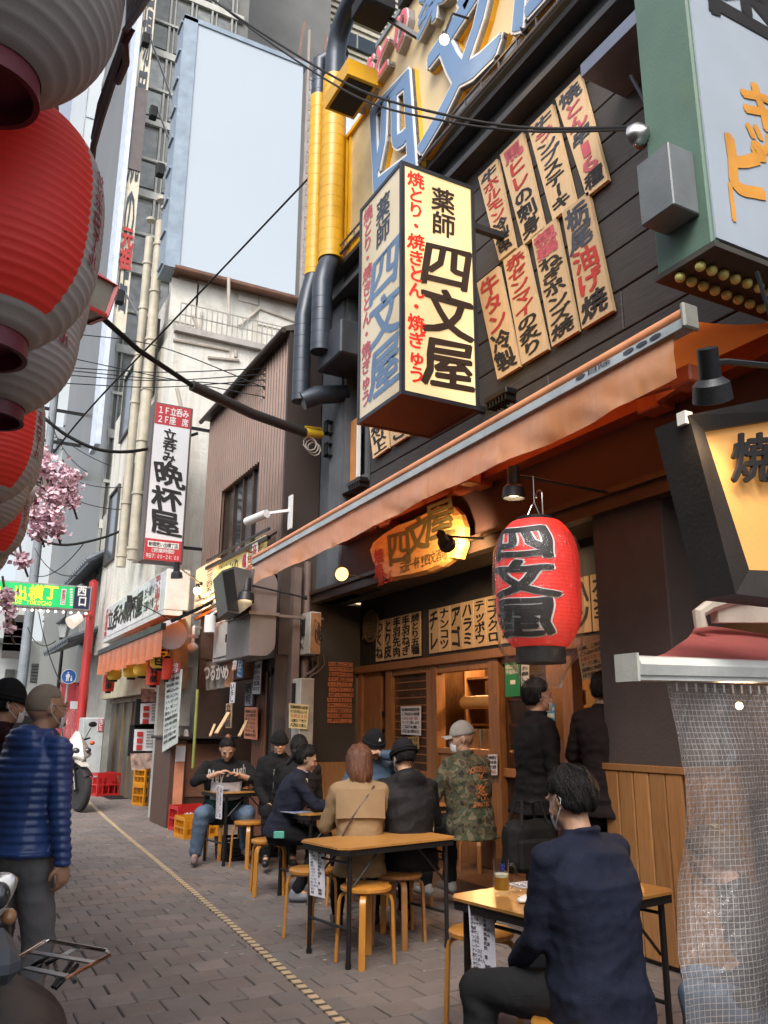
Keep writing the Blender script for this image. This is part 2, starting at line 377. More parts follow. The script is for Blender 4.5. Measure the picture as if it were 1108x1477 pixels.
# dashed tile guide line
tl_m = mat('guide_tile_yellow', (.54, .42, .27), .6, bump=.1); td_m = mat('guide_tile_dark', (.075, .055, .045), .7)
pts = [P(484, 1471, Z=0), P(281, 1300, Z=0), P(220, 1240, Z=0), P(133, 1161, Z=0)]
a, b = pts[0], pts[-1]; dirl = (b-a).normalized(); a = a-dirl*1.0; Ltot = (b-a).length+2; sd_ = Vector((dirl.y, -dirl.x, 0))
gl = thing('guide_line', 'dashed cream and dark tile line running down the middle of the alley', 'floor marking')
me1 = MB(); me1.bar((0, -.026, -.004), (0, .026, -.004), .052, .022); me1 = me1.mesh('tile', tl_m)
st = .098; n = int(Ltot/st); off_ = lambda s: sd_*(.02*math.sin(s*.45))
far = MB(); dk = MB()
for k in range(n):
    p = a+dirl*(k*st)+off_(k*st)
    if k < 110:
        link('tile', me1, gl, loc=p+Vector((0, 0, .003)), rz=math.atan2(-dirl.x, dirl.y))
    else: far.bar(p+Vector((0, 0, -.002))-dirl*.026, p+Vector((0, 0, -.002))+dirl*.026, .055, .02)
    q = p+dirl*st/2; dk.bar(q-dirl*.02+Vector((0, 0, -.004)), q+dirl*.02+Vector((0, 0, -.004)), .055, .02)
ob('far_tiles', far, tl_m, gl, kind='stuff'); ob('dark_tiles', dk, td_m, gl, kind='stuff')
# drain grate
g = P(178, 1150, Z=0); mb = MB(); mb.box(g.x-.35, g.x+.35, g.y-.45, g.y+.45, -.01, .006)
for k in range(14): mb.box(g.x-.33, g.x+.33, g.y-.42+k*.063, g.y-.40+k*.063, .006, .012)
tag(ob('drain_cover', mb, mat('iron_grate', (.045, .04, .038), .6, .5)), 'dark rectangular drain grate in the paving before the far stools', 'drain cover')
m_ = MB(); rr = random.Random(5)
for _ in range(130):
    x_, y_ = rr.uniform(-1, 4), rr.uniform(3, 14); a_ = rr.uniform(0, 3.14); l_ = rr.uniform(.004, .018); m_.bar((x_-math.cos(a_)*l_, y_-math.sin(a_)*l_, .004), (x_+math.cos(a_)*l_, y_+math.sin(a_)*l_, .004), rr.uniform(.004, .01), .004)
ob('litter', m_, mat('litter_pale', (.45, .42, .38), .8), kind='stuff')
# ================================================================== main building
XW = 4.2
def planks():
    return wood('black_plank', (.062, .054, .05), (.026, .023, .022), .6, (3, .5, 9), 9, .5, .3)
PLK = planks()
GREYW = mat('blue_grey_render', (.085, .096, .108), .75, var=.25, scale=2, bump=.3, bscale=30, dirt=.4, dirtcol=(.03, .03, .03))
DARKW = mat('dark_render', (.062, .054, .054), .8, var=.2, scale=3, bump=.35, bscale=45, dirt=.3, dirtcol=(.025, .022, .02))
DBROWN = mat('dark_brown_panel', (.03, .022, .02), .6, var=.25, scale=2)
BEAM = mat('dark_steel_beam', (.05, .053, .058), .55, .2, var=.35, scale=2, dirt=.4, dirtcol=(.02, .02, .02))
bld = thing('restaurant_building', 'dark timber clad restaurant building with yellow upper sign wall on the right', 'building')
def bo(name, mb_, m, smooth=False, parent=None, label=None, kind=None):
    return ob(name, mb_, m, parent or bld, smooth, kind=kind, label=label)
# plank wall: boards running along the street, each its own
zb = [3.7, 4.02, 4.32, 4.66, 5.0, 5.34, 5.68, 6.02, 6.36, 6.7, 6.95]
for k in range(len(zb)-1):
    ys = [1.2, 2.9+random.uniform(-.3, .3), 5.2+random.uniform(-.4, .4), 7.4+random.uniform(-.3, .3), 8.25] if k % 2 else [1.2, 4.0+random.uniform(-.4, .4), 6.3+random.uniform(-.4, .4), 8.25]
    for q in range(len(ys)-1):
        m_ = MB(); m_.bbox(XW-.002*(q % 2), XW+.12, ys[q]+.003, ys[q+1]-.003, zb[k]+.006, zb[k+1]-.006, .006); bo('plank', m_, PLK)
m_ = MB(); m_.box(XW+.03, XW+.4, 1.2, 8.25, 2.97, 6.95); bo('wall', m_, DBROWN)
m_ = MB(); m_.box(XW+.01, XW+.3, 9.3, 9.9, 3.0, 9.0); m_.box(XW-.06, XW+.3, 8.95, 9.3, 3.0, 9.0); m_.box(XW+.01, XW+.3, 9.9, 10.3, 3.0, 9); bo('pilaster', m_, GREYW)
# window in the grey bay
m_ = MB(); m_.box(XW+.2, XW+.3, 8.25, 8.95, 2.97, 9); bo('bay_wall', m_, mat('bay_dark', (.02, .02, .022), .5))
wfr = MB(); zt = 6.95
for y0, y1 in ((8.25, 8.32), (8.88, 8.95)): wfr.box(XW-.03, XW+.2, y0, y1, 4.25, zt)
wfr.box(XW-.03, XW+.2, 8.32, 8.88, 4.25, 4.35); wf = bo('window_frame', wfr, GREYW)
m_ = MB(); m_.box(XW+.1, XW+.12, 8.36, 8.6, 4.4, zt); bo('window_pane', m_, mat('dark_glass', (.02, .025, .03), .08, spec=1))
m_ = MB(); m_.box(XW+.02, XW+.06, 8.62, 8.66, 4.4, zt); bo('white_pipe', m_, WHITE)
m_ = MB(); m_.box(XW+.04, XW+.07, 8.68, 8.87, 4.36, 5.2); bo('orange_panel', m_, mat('orange_ply', (.45, .19, .05), .6))
# grey strip wall under the boards beside the window
# lower fascia of the shop front
m_ = MB(); m_.box(XW-.02, XW+.5, .6, 8.95, 3.0, 3.7); bo('fascia', m_, mat('maroon_fascia', (.05, .022, .018), .7, var=.3, scale=2, bump=.2, dirt=.5, dirtcol=(.02, .012, .01)))
m_ = MB(); m_.box(XW-.02, XW+.5, 8.95, 10.0, 3.0, 3.7); bo('fascia_end', m_, GREYW)
m_ = MB(); m_.box(XW-.1, XW+.02, .6, 9.7, 2.96, 3.06); m_.box(XW-.14, XW-.02, .6, 9.7, 3.06, 3.1); bo('beam', m_, mat('brown_beam', (.05, .032, .022), .4, .3, var=.3, scale=3))
# recess: ceiling, jamb, back header
XD = 4.9
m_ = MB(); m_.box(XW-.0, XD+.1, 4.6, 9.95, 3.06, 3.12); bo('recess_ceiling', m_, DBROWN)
m_ = MB(); m_.box(XW+.02, XD+.3, 9.85, 10.0, 0, 3.0); bo('jamb_wall', m_, mat('brown_grey_jamb', (.05, .042, .036), .7, var=.15, scale=2))
m_ = MB(); m_.box(XW-.04, XW+.03, 9.84, 10.1, 0, 3.0); bo('jamb_post', m_, GREYW)
zl = P(618, 955, X=XD).z
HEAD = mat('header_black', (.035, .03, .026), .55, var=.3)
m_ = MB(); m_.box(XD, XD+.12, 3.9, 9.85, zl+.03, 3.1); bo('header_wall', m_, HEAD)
m_ = MB(); m_.box(XW+.1, 8.5, 3.9, 9.9, .0, .13); bo('shop_floor', m_, wood('deck_wood', (.2, .1, .045), (.09, .045, .02), .45, (3, .6, 3), 8, .2))
# pillar with wainscot
yp0, yp1 = P(965, 1131, X=XW).y, P(876, 1125, X=XW).y
yp0 -= .12
ZC = 1.16
m_ = MB(); m_.bbox(XW, XW+.75, yp0, yp1, 0, 3.0, .01); bo('pillar', m_, DARKW)
m_ = MB(); m_.bbox(XW-.035, XW+.8, yp0-.035, yp1+.03, ZC, ZC+.045, .004); WOODC = wood('honey_wood', (.42, .22, .085), (.27, .125, .045), .45, (7, 7, .7), 7, .2, .2, .15)
bo('wainscot_cap', m_, WOODC)
nb = 5; bw = (yp1-yp0+.02)/nb
for k in range(nb):
    m_ = MB(); m_.bbox(XW-.025, XW, yp0-.01+k*bw+.005, yp0-.01+(k+1)*bw-.004, .03, ZC, .007); bo('wainscot_board', m_, WOODC)
for k in range(5):
    m_ = MB(); m_.bbox(XW+.004+k*.14, XW+.14+k*.14-.005, yp0-.024, yp0, .03, ZC, .005); bo('wainscot_board', m_, WOODC)
# wall right of the pillar, plywood strip and pipes
m_ = MB(); m_.box(XW+.55, XW+.7, -1.5, yp0, 0, 3.2); bo('side_wall', m_, mat('side_dark', (.022, .017, .017), .7))
yy = P(1045, 830, X=XW+.52).y
m_ = MB(); m_.box(XW+.5, XW+.55, yy-.6, yy+.05, 1.0, 2.9); bo('tan_panel', m_, mat('tan_panel', (.17, .10, .05), .5, var=.2))
m_ = MB(); m_.cyl((XW+.47, yy+.1, .2), (XW+.47, yy+.1, 2.95), .018); m_.cyl((XW+.47, yy+.16, .2), (XW+.47, yy+.16, 2.95), .012); bo('conduit', m_, mat('brass_conduit', (.12, .1, .08), .4, .5), True)
# upper storey: ledge, sign wall
zs0 = 7.5
ztop = P(517, 110, X=4.0).z
yl = P(545, 200, X=4.0).y
m_ = MB(); m_.box(XW-.18, XW+.4, .5, 9.9, 6.95, 7.02); m_.box(XW-.05, XW+.4, .5, 9.9, 7.02, 7.3); m_.box(XW-.2, XW+.4, .5, 9.9, 7.3, 7.36); bo('ledge_beam', m_, BEAM)
m_ = MB(); m_.cyl((XW-.28, 1, 7.38), (XW-.28, 9.6, 7.38), .02); m_.cyl((XW-.28, 1, 7.5), (XW-.28, 9.6, 7.5), .014)
for k in range(30): m_.bar((XW-.28, 1.2+k*.28, 7.38), (XW-.28, 1.2+k*.28, 7.5), .014)
bo('sign_rail', m_, mat('rail_metal', (.2, .18, .17), .4, .7))
BEIGE = mat('beige_sign_face', (.72, .57, .33), .35, var=.04, scale=1, bump=.02)
m_ = MB(); m_.box(4.0, 4.2, .3, yl, 7.54, ztop); bo('sign_face', m_, BEIGE)
YEL = mat('yellow_gloss', (.68, .36, .012), .35, var=.08, bump=.05, dirt=.15, dirtcol=(.3, .16, .02))
m_ = MB(); m_.box(4.06, 4.5, yl, 9.55, 7.36, ztop-.8); bo('yellow_wall', m_, YEL)
m_ = MB(); m_.box(3.97, 4.0, .3, yl+.03, ztop-.03, ztop+.04); m_.box(3.97, 4.0, .3, yl, 7.5, 7.55); bo('sign_trim', m_, mat('trim_blue_grey', (.22, .25, .3), .4))
# window within the yellow wall
wy0, wy1 = P(548, 200, X=4.06).y, P(503, 215, X=4.06).y
wz1 = P(503, 205, X=4.06).z; wz0 = P(510, 340, X=4.06).z-.1
m_ = MB(); m_.box(4.0, 4.06, wy1-.05, wy1, wz0, wz1); m_.box(4.0, 4.06, wy0, wy1, wz1, wz1+.06); m_.box(4.02, 4.06, wy1-.14, wy1-.09, wz0, wz1); bo('yellow_window_frame', m_, YEL)
m_ = MB(); m_.box(4.045, 4.055, yl, wy1-.14, wz0, wz1); bo('pale_pane', m_, mat('pale_blind', (.5, .4, .22), .4))
m_ = MB()
for k in range(3): m_.box(4.03, 4.05, wy1-.09+k*.013, wy1-.083+k*.013, wz0, wz1)
bo('window_track', m_, DMETAL)
# big raised letters 四文屋 on the sign wall (blue faces, white edge, black sides, yellow shadow rim)
BLUE = mat('letter_blue', (.17, .27, .44), .75, var=.05, spec=.15)
def wallmap(y0, y1, z0, z1, X, flipn=True):
    def f(u, v, w_): return Vector((X-w_, y0+(y1-y0)*u, z0+(z1-z0)*v))
    return f
def big(ch, y0, y1, z0, z1, X, mface, mside, off, ext, rim=None, wob=1., name='letter', slant=0):
    par = None
    for nm, o_, e_, m__, dx in ((name+'_rim', off+.035, .03, rim, .0), (name+'_side', off+.026, .05, mside, .02), (name+'_edge', off+.026, .056, WHITE, .03), (name, off, .06, mface, .035)):
        if m__ is None: continue
        mm_ = MB(); f0 = wallmap(y0, y1, z0, z1, X-dx)
        f = (lambda u, v, w_: f0(u+slant*(v-.5), v, w_)) if slant else f0
        put(mm_, ch, f, 0, 1, 0, 1, o_, e_, wob=wob); o = bo(nm, mm_, m__, parent=None)
yb = [(P(612, 195, X=3.95).y), (P(545, 250, X=3.95).y)]
big('四', 7.66, 6.72, 7.36, 8.9, 3.98, BLUE, BLACK, .034, .06, YEL, wob=1.3, name='letter')
big('文', 6.32, 5.02, 7.45, 8.75, 3.98, BLUE, BLACK, .038, .06, YEL, wob=1.3, name='letter')
big('屋', 4.8, 3.75, 7.55, 8.8, 3.98, BLUE, BLACK, .034, .06, YEL, wob=1.2, name='letter')
big('薬', 6.5, 5.85, 8.95, 9.6, 3.98, BLUE, BLACK, .035, .05, None, name='small_letter')
PK = mat('letter_pink', (.62, .12, .16), .4)
for k, ch in enumerate('焼とり'):
    y = [8.1, 7.65, 7.15][k]
    big(ch, y, y-.4, 9.2, 9.7, 3.98, PK, mat('letter_maroon', (.2, .02, .03), .5), .045, .04, None, name='pink_letter')
# yellow floodlight box at the corner of the sign
lf = thing('sign_floodlight', 'yellow boxed floodlight in front of the beige sign wall above the ducts', 'light fixture')
c = P(505, 150, X=3.6); m_ = MB(); m_.box(3.35, 3.75, c.y-.45, c.y+.2, c.z-.02, c.z+.2); ob('housing', m_, YEL, lf)
m_ = MB(); m_.box(3.39, 3.71, c.y-.4, c.y+.15, c.z-.035, c.z-.021); ob('lamp_glass', m_, BLKPL, lf)
m_ = MB(); m_.bar((3.7, c.y-.1, c.z+.2), (3.99, c.y-.1, c.z+.4), .06); ob('arm', m_, YEL, lf)
lf = thing('roof_floodlight', 'small black floodlight at the top edge over the beige sign wall', 'light fixture')
c = P(537, 14, X=3.5); m_ = MB(); m_.bbox(3.3, 3.7, c.y-.22, c.y+.16, c.z-.12, c.z+.1, .02); ob('housing', m_, BLKPL, lf); m_ = MB(); m_.bar((3.6, c.y, c.z), (4.0, c.y-.3, c.z-.45), .05); m_.box(3.9, 4.0, c.y-.45, c.y+.1, ztop-.1, ztop+.1); ob('bracket', m_, DMETAL, lf)
# glowing lamp over the blue letters
def lamp_globe(name, label, p, r, e, col=(1, .62, .28), light=0, arm=None, arm_m=DMETAL):
    t = thing(name, label, 'lamp', p); m_ = MB(); m_.ell((0, 0, 0), r, 12); ob('bulb', m_, emis('bulb_%g' % e, col, e), t, True)
    if arm:
        m_ = MB(); m_.tube([Vector(q)-Vector(p) for q in arm], .012); m_.cyl((0, 0, r*.6), (0, 0, r*1.8), r*.7, r*.5); ob('arm', m_, arm_m, t)
    if light:
        l = bpy.data.lights.new('glow', 'POINT'); l.energy = light; l.color = (1, .62, .3); l.shadow_soft_size = r*1.3; lo = bpy.data.objects.new('glow', l); COL.objects.link(lo); lo.parent = t; lo.location = (0, 0, -.02) if r > .2 else (0, 0, -r*2.2)
    return t
c = P(641, 57, X=3.45); lamp_globe('sign_lamp', 'bright warm lamp shining on the beige sign between the blue letters', c, .045, 10, light=3, arm=[c+Vector((0, 0, .05)), c+Vector((.1, 0, .35)), c+Vector((.28, 0, .38))])
# ducts
BD = mat('duct_black', (.035, .045, .062), .35, .3, var=.25, scale=3, bump=.1)
def duct(pts, r, m, name, parent, n=20, seam=.16):
    m_ = MB(); pts = [Vector(p) for p in pts]; m_.tube(pts, r, n)
    for a, b in zip(pts[:-1], pts[1:]):
        L_ = (b-a).length
        if L_ > .5:
            for k in range(int(L_/seam)):
                q = a+(b-a)*((k+.5)*seam/L_); m_.cyl(q-(b-a).normalized()*.004, q+(b-a).normalized()*.004, r+.0025, n=n)
    return ob(name, m_, m, parent, True)
def arc(c, r, a0, a1, ax1, ax2, n=7): return [Vector(c)+Vector(ax1)*r*math.cos(a0+(a1-a0)*k/n)+Vector(ax2)*r*math.sin(a0+(a1-a0)*k/n) for k in range(n+1)]
dd = thing('spiral_ducts', 'pair of spiral ducts painted yellow above and black below at the building corner', 'duct')
A = P(480, 250, X=3.85); zt1 = P(474, 130, X=3.85).z; zb1 = P(480, 372, X=3.85).z
duct([(3.85, A.y, zb1), (3.85, A.y, zt1)], .165, YEL, 'yellow_duct', dd)
B_ = P(457, 250, X=3.78); zt2 = P(455, 150, X=3.78).z; duct([(3.78, B_.y, zb1-.05), (3.78, B_.y, zt2)], .125, YEL, 'yellow_duct', dd)
duct([(3.85, A.y, zt1), (3.85, A.y, zt1+.35)]+arc((3.85, A.y-.5, zt1+.35), .5, PI, PI/2, (0, -1, 0), (0, 0, 1)) [1:]+[(3.85, A.y-1.6, zt1+.85)], .14, BD, 'top_elbow', dd)
duct([(3.78, B_.y, zt2), (3.78, B_.y, zt2+.6), (4.1, B_.y-.1, zt2+.9)], .115, BD, 'top_elbow', dd)
C1 = P(464, 450, X=3.7); zl1 = P(458, 512, X=3.7).z; duct([(3.7, C1.y, zl1), (3.7, C1.y, zb1-.45), (3.76, C1.y+.05, zb1-.2), (3.85, A.y, zb1)], .13, BD, 'lower_duct', dd)
C2 = P(438, 450, X=3.62); zl2 = P(433, 580, X=3.62).z; duct([(3.62, C2.y, zl2), (3.62, C2.y, zb1-.75), (3.7, C2.y+.05, zb1-.35), (3.78, B_.y, zb1-.05)], .115, BD, 'lower_duct', dd)
C3 = P(445, 560, X=3.62); duct([(3.62, C2.y-.05, C3.z-.1), (3.8, C2.y-.1, C3.z), (4.2, C2.y-.1, C3.z+.1)], .12, BD, 'branch', dd, seam=.3)
c = P(490, 500, X=3.9); hb = MB(); hb.bbox(3.75, 4.2, c.y-.35, c.y+.35, c.z-.25, c.z+.2, .02); hb2 = ob('vent_hood', hb, mat('hood_metal', (.045, .05, .06), .4, .4)); tag(hb2, 'dark metal vent hood on the wall right of the black ducts', 'vent')
# canopy boxes high on the wall
yc0, yc1 = P(925, 30, X=3.75).y-.6, P(838, 105, X=3.75).y
m_ = MB(); m_.box(3.75, 4.2, yc0, yc1, P(838, 112, X=3.75).z, P(838, 93, X=3.75).z); m_.bar((3.95, yc1-.3, 6.1), (4.19, yc1-.3, 5.75), .02)
tag(ob('wall_canopy', m_, mat('pale_steel_canopy', (.16, .18, .24), .35, .3)), 'flat steel canopy box jutting from the plank wall beside the green sign', 'canopy')
# ================================================================== box sign
NX, NY, UZ = Vector((-1, 0, 0)), Vector((0, -1, 0)), Vector((0, 0, 1))
def quad_x(X, y0, y1, z0, z1):   # seen from the street: left is far (big y)
    return [(X, y1, z1), (X, y0, z1), (X, y0, z0), (X, y1, z0)]
def quad_y(Y, x0, x1, z0, z1): return [(x0, Y, z1), (x1, Y, z1), (x1, Y, z0), (x0, Y, z0)]
Yb = 5.3; x0 = P(579, 400, Y=Yb).x; x1 = P(688, 420, Y=Yb).x; z1 = P(580, 231, Y=Yb).z; z0 = P(577, 567, Y=Yb).z
y1 = P(517, 450, X=x0).y
bs = thing('box_sign', 'tall square lit box sign with a yellow front face hanging high over the awning', 'sign')
fr = .035
m_ = MB()
for x in (x0, x1-fr):
    for y in (Yb, y1-fr): m_.box(x, x+fr, y, y+fr, z0, z1)
for z in (z0, z1-fr):
    m_.box(x0+fr, x1-fr, Yb, Yb+fr, z, z+fr); m_.box(x0+fr, x1-fr, y1-fr, y1, z, z+fr); m_.box(x0, x0+fr, Yb+fr, y1-fr, z, z+fr); m_.box(x1-fr, x1, Yb+fr, y1-fr, z, z+fr)
m_.box(x0+.01, x1-.01, Yb+.01, y1-.01, z0+.005, z0+.02)
m_.box(x0+.01, x1-.01, Yb+.01, y1-.01, z1-.02, z1-.005)
m_.bar((x1, Yb+.15, z1-.3), (4.22, Yb+.15, z1-.3), .06); m_.bar((x1, y1-.2, z0+.3), (4.22, y1-.2, z0+.3), .06)
ob('frame', m_, mat('sign_frame', (.03, .032, .04), .4, .3), bs)
def litface(name, col, e0, e1):
    m, nt, b = nodes(name); L = nt.links
    tc = N(nt, 'ShaderNodeTexCoord'); wv = N(nt, 'ShaderNodeTexNoise'); wv.inputs['Scale'].default_value = 1.6; wv.inputs['Detail'].default_value = 1; L.new(tc.outputs['Object'], wv.inputs[0])
    mr = N(nt, 'ShaderNodeMapRange'); mr.inputs[1].default_value = .35; mr.inputs[2].default_value = .65; mr.inputs[3].default_value = e0; mr.inputs[4].default_value = e1; L.new(wv.outputs[0], mr.inputs[0])
    b.inputs['Base Color'].default_value = (.45, .36, .2, 1); b.inputs['Emission Color'].default_value = (*col, 1); L.new(mr.outputs[0], b.inputs['Emission Strength']); b.inputs['Roughness'].default_value = .25
    return m
m_ = MB(); m_.box(x0+fr, x1-fr, Yb+.012, Yb+.022, z0+fr, z1-fr); ob('front_face', m_, litface('lit_yellow', (1, .70, .34), .30, .58), bs)
m_ = MB(); m_.box(x0+.012, x0+.022, Yb+fr, y1-fr, z0+fr, z1-fr); ob('side_face', m_, litface('lit_pale', (.9, .85, .8), .08, .15), bs, label='pale street side face with grey blue characters')
m_ = MB(); m_.box(x1-.022, x1-.012, Yb+fr, y1-fr, z0+fr, z1-fr); m_.box(x0+fr, x1-fr, y1-.022, y1-.012, z0+fr, z1-fr); ob('rear_face', m_, litface('lit_back', (1, .62, .2), .3, .5), bs)
BRN = mat('ink_brown', (.035, .018, .01), .5, bump=0); REDL = mat('ink_lit_red', (.5, .02, .01), .5, bump=0, rnd=0, emit=(.7, .02, .01), es=.25)
for q, Ybl, red, big_, small in (((quadmap(*quad_y(Yb+.012, x0+fr, x1-fr, z0+fr, z1-fr))), 0, REDL, BRN, BRN), ((quadmap(*quad_x(x0+.012, Yb+fr, y1-fr, z0+fr, z1-fr))), 1, PINK, mat('ink_sky_blue', (.12, .2, .33), .5, bump=0, rnd=0), INKG)):
    m_ = MB(); vtext(m_, '焼とり・焼きとん・焼ぎゅう', q, .06, .27, .985, .04, .045, wob=.5); ob('red_lettering', m_, red, bs)
    m_ = MB(); vtext(m_, '薬師', q, .42, .72, .95, .72, .04, wob=.4); ob('small_lettering', m_, small, bs)
    m_ = MB(); vtext(m_, '四文屋', q, .29, .95, .70, .04, .044, wob=1.); ob('large_lettering', m_, big_, bs)
# ------------------------------------------------------------------ slanted menu boards on the plank wall
BT = {'a': [((689.5, 254), (716.6, 231), (742.6, 355), (720, 378)), '牛ホルモン冷製串', [1, 2, 2, 2, 2, 0, 0, 0]],
 'b': [((721, 221.5), (753.4, 192.7), (785, 330), (755, 352)), '馬ヒレの刺身', [3, 2, 2, 0, 0, 0]],
 'c': [((761, 184), (796.4, 151), (830, 292), (797, 316)), '牛ランプステーキ', [1, 3, 1, 1, 0, 0, 0, 0]],
 'd': [((801, 143.6), (836.3, 106), (877, 261), (846, 282)), '焼とん串16種', [1, 3, 3, 1, 3, 3, 0]],
 'e': [((687.7, 407.7), (718.4, 384.3), (749.8, 527), (717.7, 549)), '牛タン冷製', [2, 2, 2, 0, 0]],
 'f': [((725.6, 375.2), (756.3, 351.8), (789.9, 503.4), (752.7, 526)), '赤センマイの炙り', [2, 2, 2, 2, 2, 0, 0, 0]],
 'g': [((766.4, 341), (801.4, 315.7), (833.9, 477), (796, 500)), '親鶏ねぎポンズ焼', [3, 3, 0, 0, 0, 0, 0, 0]],
 'h': [((810.5, 304.8), (848.4, 277.8), (884.5, 449.2), (839.4, 472.7)), '栃尾油げ焼', [1, 1, 2, 2, 0]]}
LB = {'a': 'leftmost tilted menu board of the upper row reading 牛ホルモン冷製', 'b': 'second tilted board of the upper row, starting with the pink horse character', 'c': 'third tilted board of the upper row naming steak in grey characters', 'd': 'rightmost tilted upper menu board reading 焼とん串16種', 'e': 'leftmost tilted menu board of the lower row reading 牛タン冷製', 'f': 'second tilted board of the lower row, written in red then black', 'g': 'third tilted board of the lower row with pink bird characters on top', 'h': 'rightmost tilted lower menu board reading 栃尾油げ焼'}
SIGNWOOD = wood('sign_pine', (.66, .47, .27), (.56, .37, .2), .55, (5, 5, .5), 8, .05, .1)
for k, (cs, txt, mi) in BT.items():
    q = [P(*c, X=XW-.05) for c in cs]; zt = (q[0].z+q[1].z)/2; zb_ = (q[2].z+q[3].z)/2
    for i, z in ((0, zt), (1, zt), (2, zb_), (3, zb_)): q[i].z = z
    t = thing('menu_board', LB[k], 'sign', group='tilted menu boards on the upper wall')
    m_ = MB(); m_.slab([q[3], q[2], q[1], q[0]], (-1, 0, 0), .035); m_ = ob('panel', m_, SIGNWOOD, t)
    m_ = MB(); vtext(m_, txt, quadmap(*q, lift=.003), .14, .86, .97, .03, .05, wob=.9, mis=mi); ob('lettering', m_, [BLACK, INKG, RED, PINK], t)
m_ = MB(); 
for i, s in enumerate(('中焼以上', 'さしこ')):
    pa, pb = ((533, 618), (558, 655)), ((562, 620), (583, 640))
for i, (cs, txt, lb) in enumerate((((( 530, 590), (556, 573), (560, 646), (538, 662)), '串7焼以上', 'small menu board seen under the box sign beside the orange panel'), (((559, 575), (584, 560), (588, 629), (564, 644)), 'さんこ', 'second small menu board seen under the box sign'), (((586, 562), (604, 550), (607, 618), (591, 628)), '串焼', 'third small menu board half hidden under the box sign'))):
    q = [P(*c, X=XW-.05) for c in cs]; t = thing('menu_board', lb, 'sign', group='tilted menu boards on the upper wall')
    m_ = MB(); m_.slab([q[3], q[2], q[1], q[0]], (-1, 0, 0), .03); ob('panel', m_, SIGNWOOD, t); m_ = MB(); vtext(m_, txt, quadmap(*q, lift=.003), .14, .86, .97, .03, .05, wob=.9); ob('lettering', m_, BLACK, t)
# ------------------------------------------------------------------ orange awning
XA = 3.0
ya0, ya1 = P(985, 463, X=XA).y, P(368, 808, X=XA).y
zA0, zA1 = P(985, 463, X=XA).z, P(368, 808, X=XA).z; zA = (zA0+zA1)/2
aw = thing('orange_awning', 'long orange retractable awning with a pale peach valance over the shop front', 'awning')
ORF = transl(mat('orange_canvas', (.68, .13, .025), .75, var=.12, bump=.2, bscale=200), .5, (.9, .22, .04))
PEACH, nt, b = nodes('peach_vinyl'); L = nt.links
tc = N(nt, 'ShaderNodeTexCoord'); n1 = N(nt, 'ShaderNodeTexNoise'); mp = N(nt, 'ShaderNodeMapping'); mp.inputs['Scale'].default_value = (1, 1, .25); L.new(tc.outputs['Object'], mp.inputs[0]); n1.inputs['Scale'].default_value = 9; n1.inputs['Detail'].default_value = 5; n1.inputs['Distortion'].default_value = 1.2; L.new(mp.outputs[0], n1.inputs[0])
L.new(mix(nt, ramp(nt, n1.outputs[0], .3, .7), (.80, .36, .15), (.84, .46, .27)), b.inputs['Base Color']); b.inputs['Roughness'].default_value = .28; b.inputs['Coat Weight'].default_value = .7; b.inputs['Coat Roughness'].default_value = .15
bp = N(nt, 'ShaderNodeBump'); bp.inputs['Strength'].default_value = .35; bp.inputs['Distance'].default_value = .03; L.new(n1.outputs[0], bp.inputs['Height']); L.new(bp.outputs[0], b.inputs['Normal']); transl(PEACH, .38, (1, .5, .22))
zb_ = lambda y: zA0+(zA1-zA0)*(y-ya0)/(ya1-ya0)
m_ = MB(); XC = 4.14; zc = P(640, 719, X=XC).z+.04
def top(u, v): y = ya0+(ya1-ya0)*u; x = XA+.03+(XC-XA-.03)*v; return (x, y, (zb_(y)+.01)*(1-v)+(zc+.1)*v-.05*math.sin(PI*v)+.01*math.sin(y*4)*math.sin(PI*v))
m_.grid(top, 40, 8); g_ = m_; ob('canopy_cloth', g_, ORF, aw, 'all')
m_ = MB(); m_.hexa([(XA-.03, ya0-.02, zA0-.05), (XA+.05, ya0-.02, zA0-.05), (XA+.05, ya1, zA1-.05), (XA-.03, ya1, zA1-.05), (XA-.03, ya0-.02, zA0), (XA+.05, ya0-.02, zA0), (XA+.05, ya1, zA1), (XA-.03, ya1, zA1)]); ob('front_bar', m_, mat('awning_alu', (.42, .47, .49), .35, .2), aw)
m_ = MB(); m_.cyl((XA, ya0-.02, zA0+.03), (XA, ya1, zA1+.03), .034, n=12); ob('roller', m_, mat('peach_roll', (.68, .28, .13), .4), aw, True)
for a, z in ((ya0-.05, zA0), (ya1, zA1)): m_ = MB(); m_.bbox(XA-.045, XA+.06, a, a+.03, z-.06, z+.075, .01); ob('end_cap', m_, mat('cap_grey', (.25, .25, .22), .5), aw)
def val(u, v):
    y = ya0+(ya1-ya0)*u; s = v**1.3
    x = XA-.005+.04*noise.noise((y*1.6, 0, v*.8))*s+.018*noise.noise((y*5+v*2.5, 3, v*1.4))*s+.005*noise.noise((y*17+v*3, 7, v*3))*s
    return (x, y, zb_(y)-.045-(.235+.01*math.sin(y*2.2))*v)
yv0 = ya0+.06
m_ = MB(); m_.grid(lambda u, v: val(u*.985+.01, v), 420, 7); ob('valance', m_, PEACH, aw, 'all')
m_ = MB(); m_.box(XC-.1, XC+.05, .8, ya1+.1, zc-.07, zc+.0); m_.box(XC-.03, XC+.08, .8, ya1+.1, zc+.0, zc+.16); ob('cassette', m_, mat('red_brown_steel', (.30, .06, .025), .45, var=.2), aw)
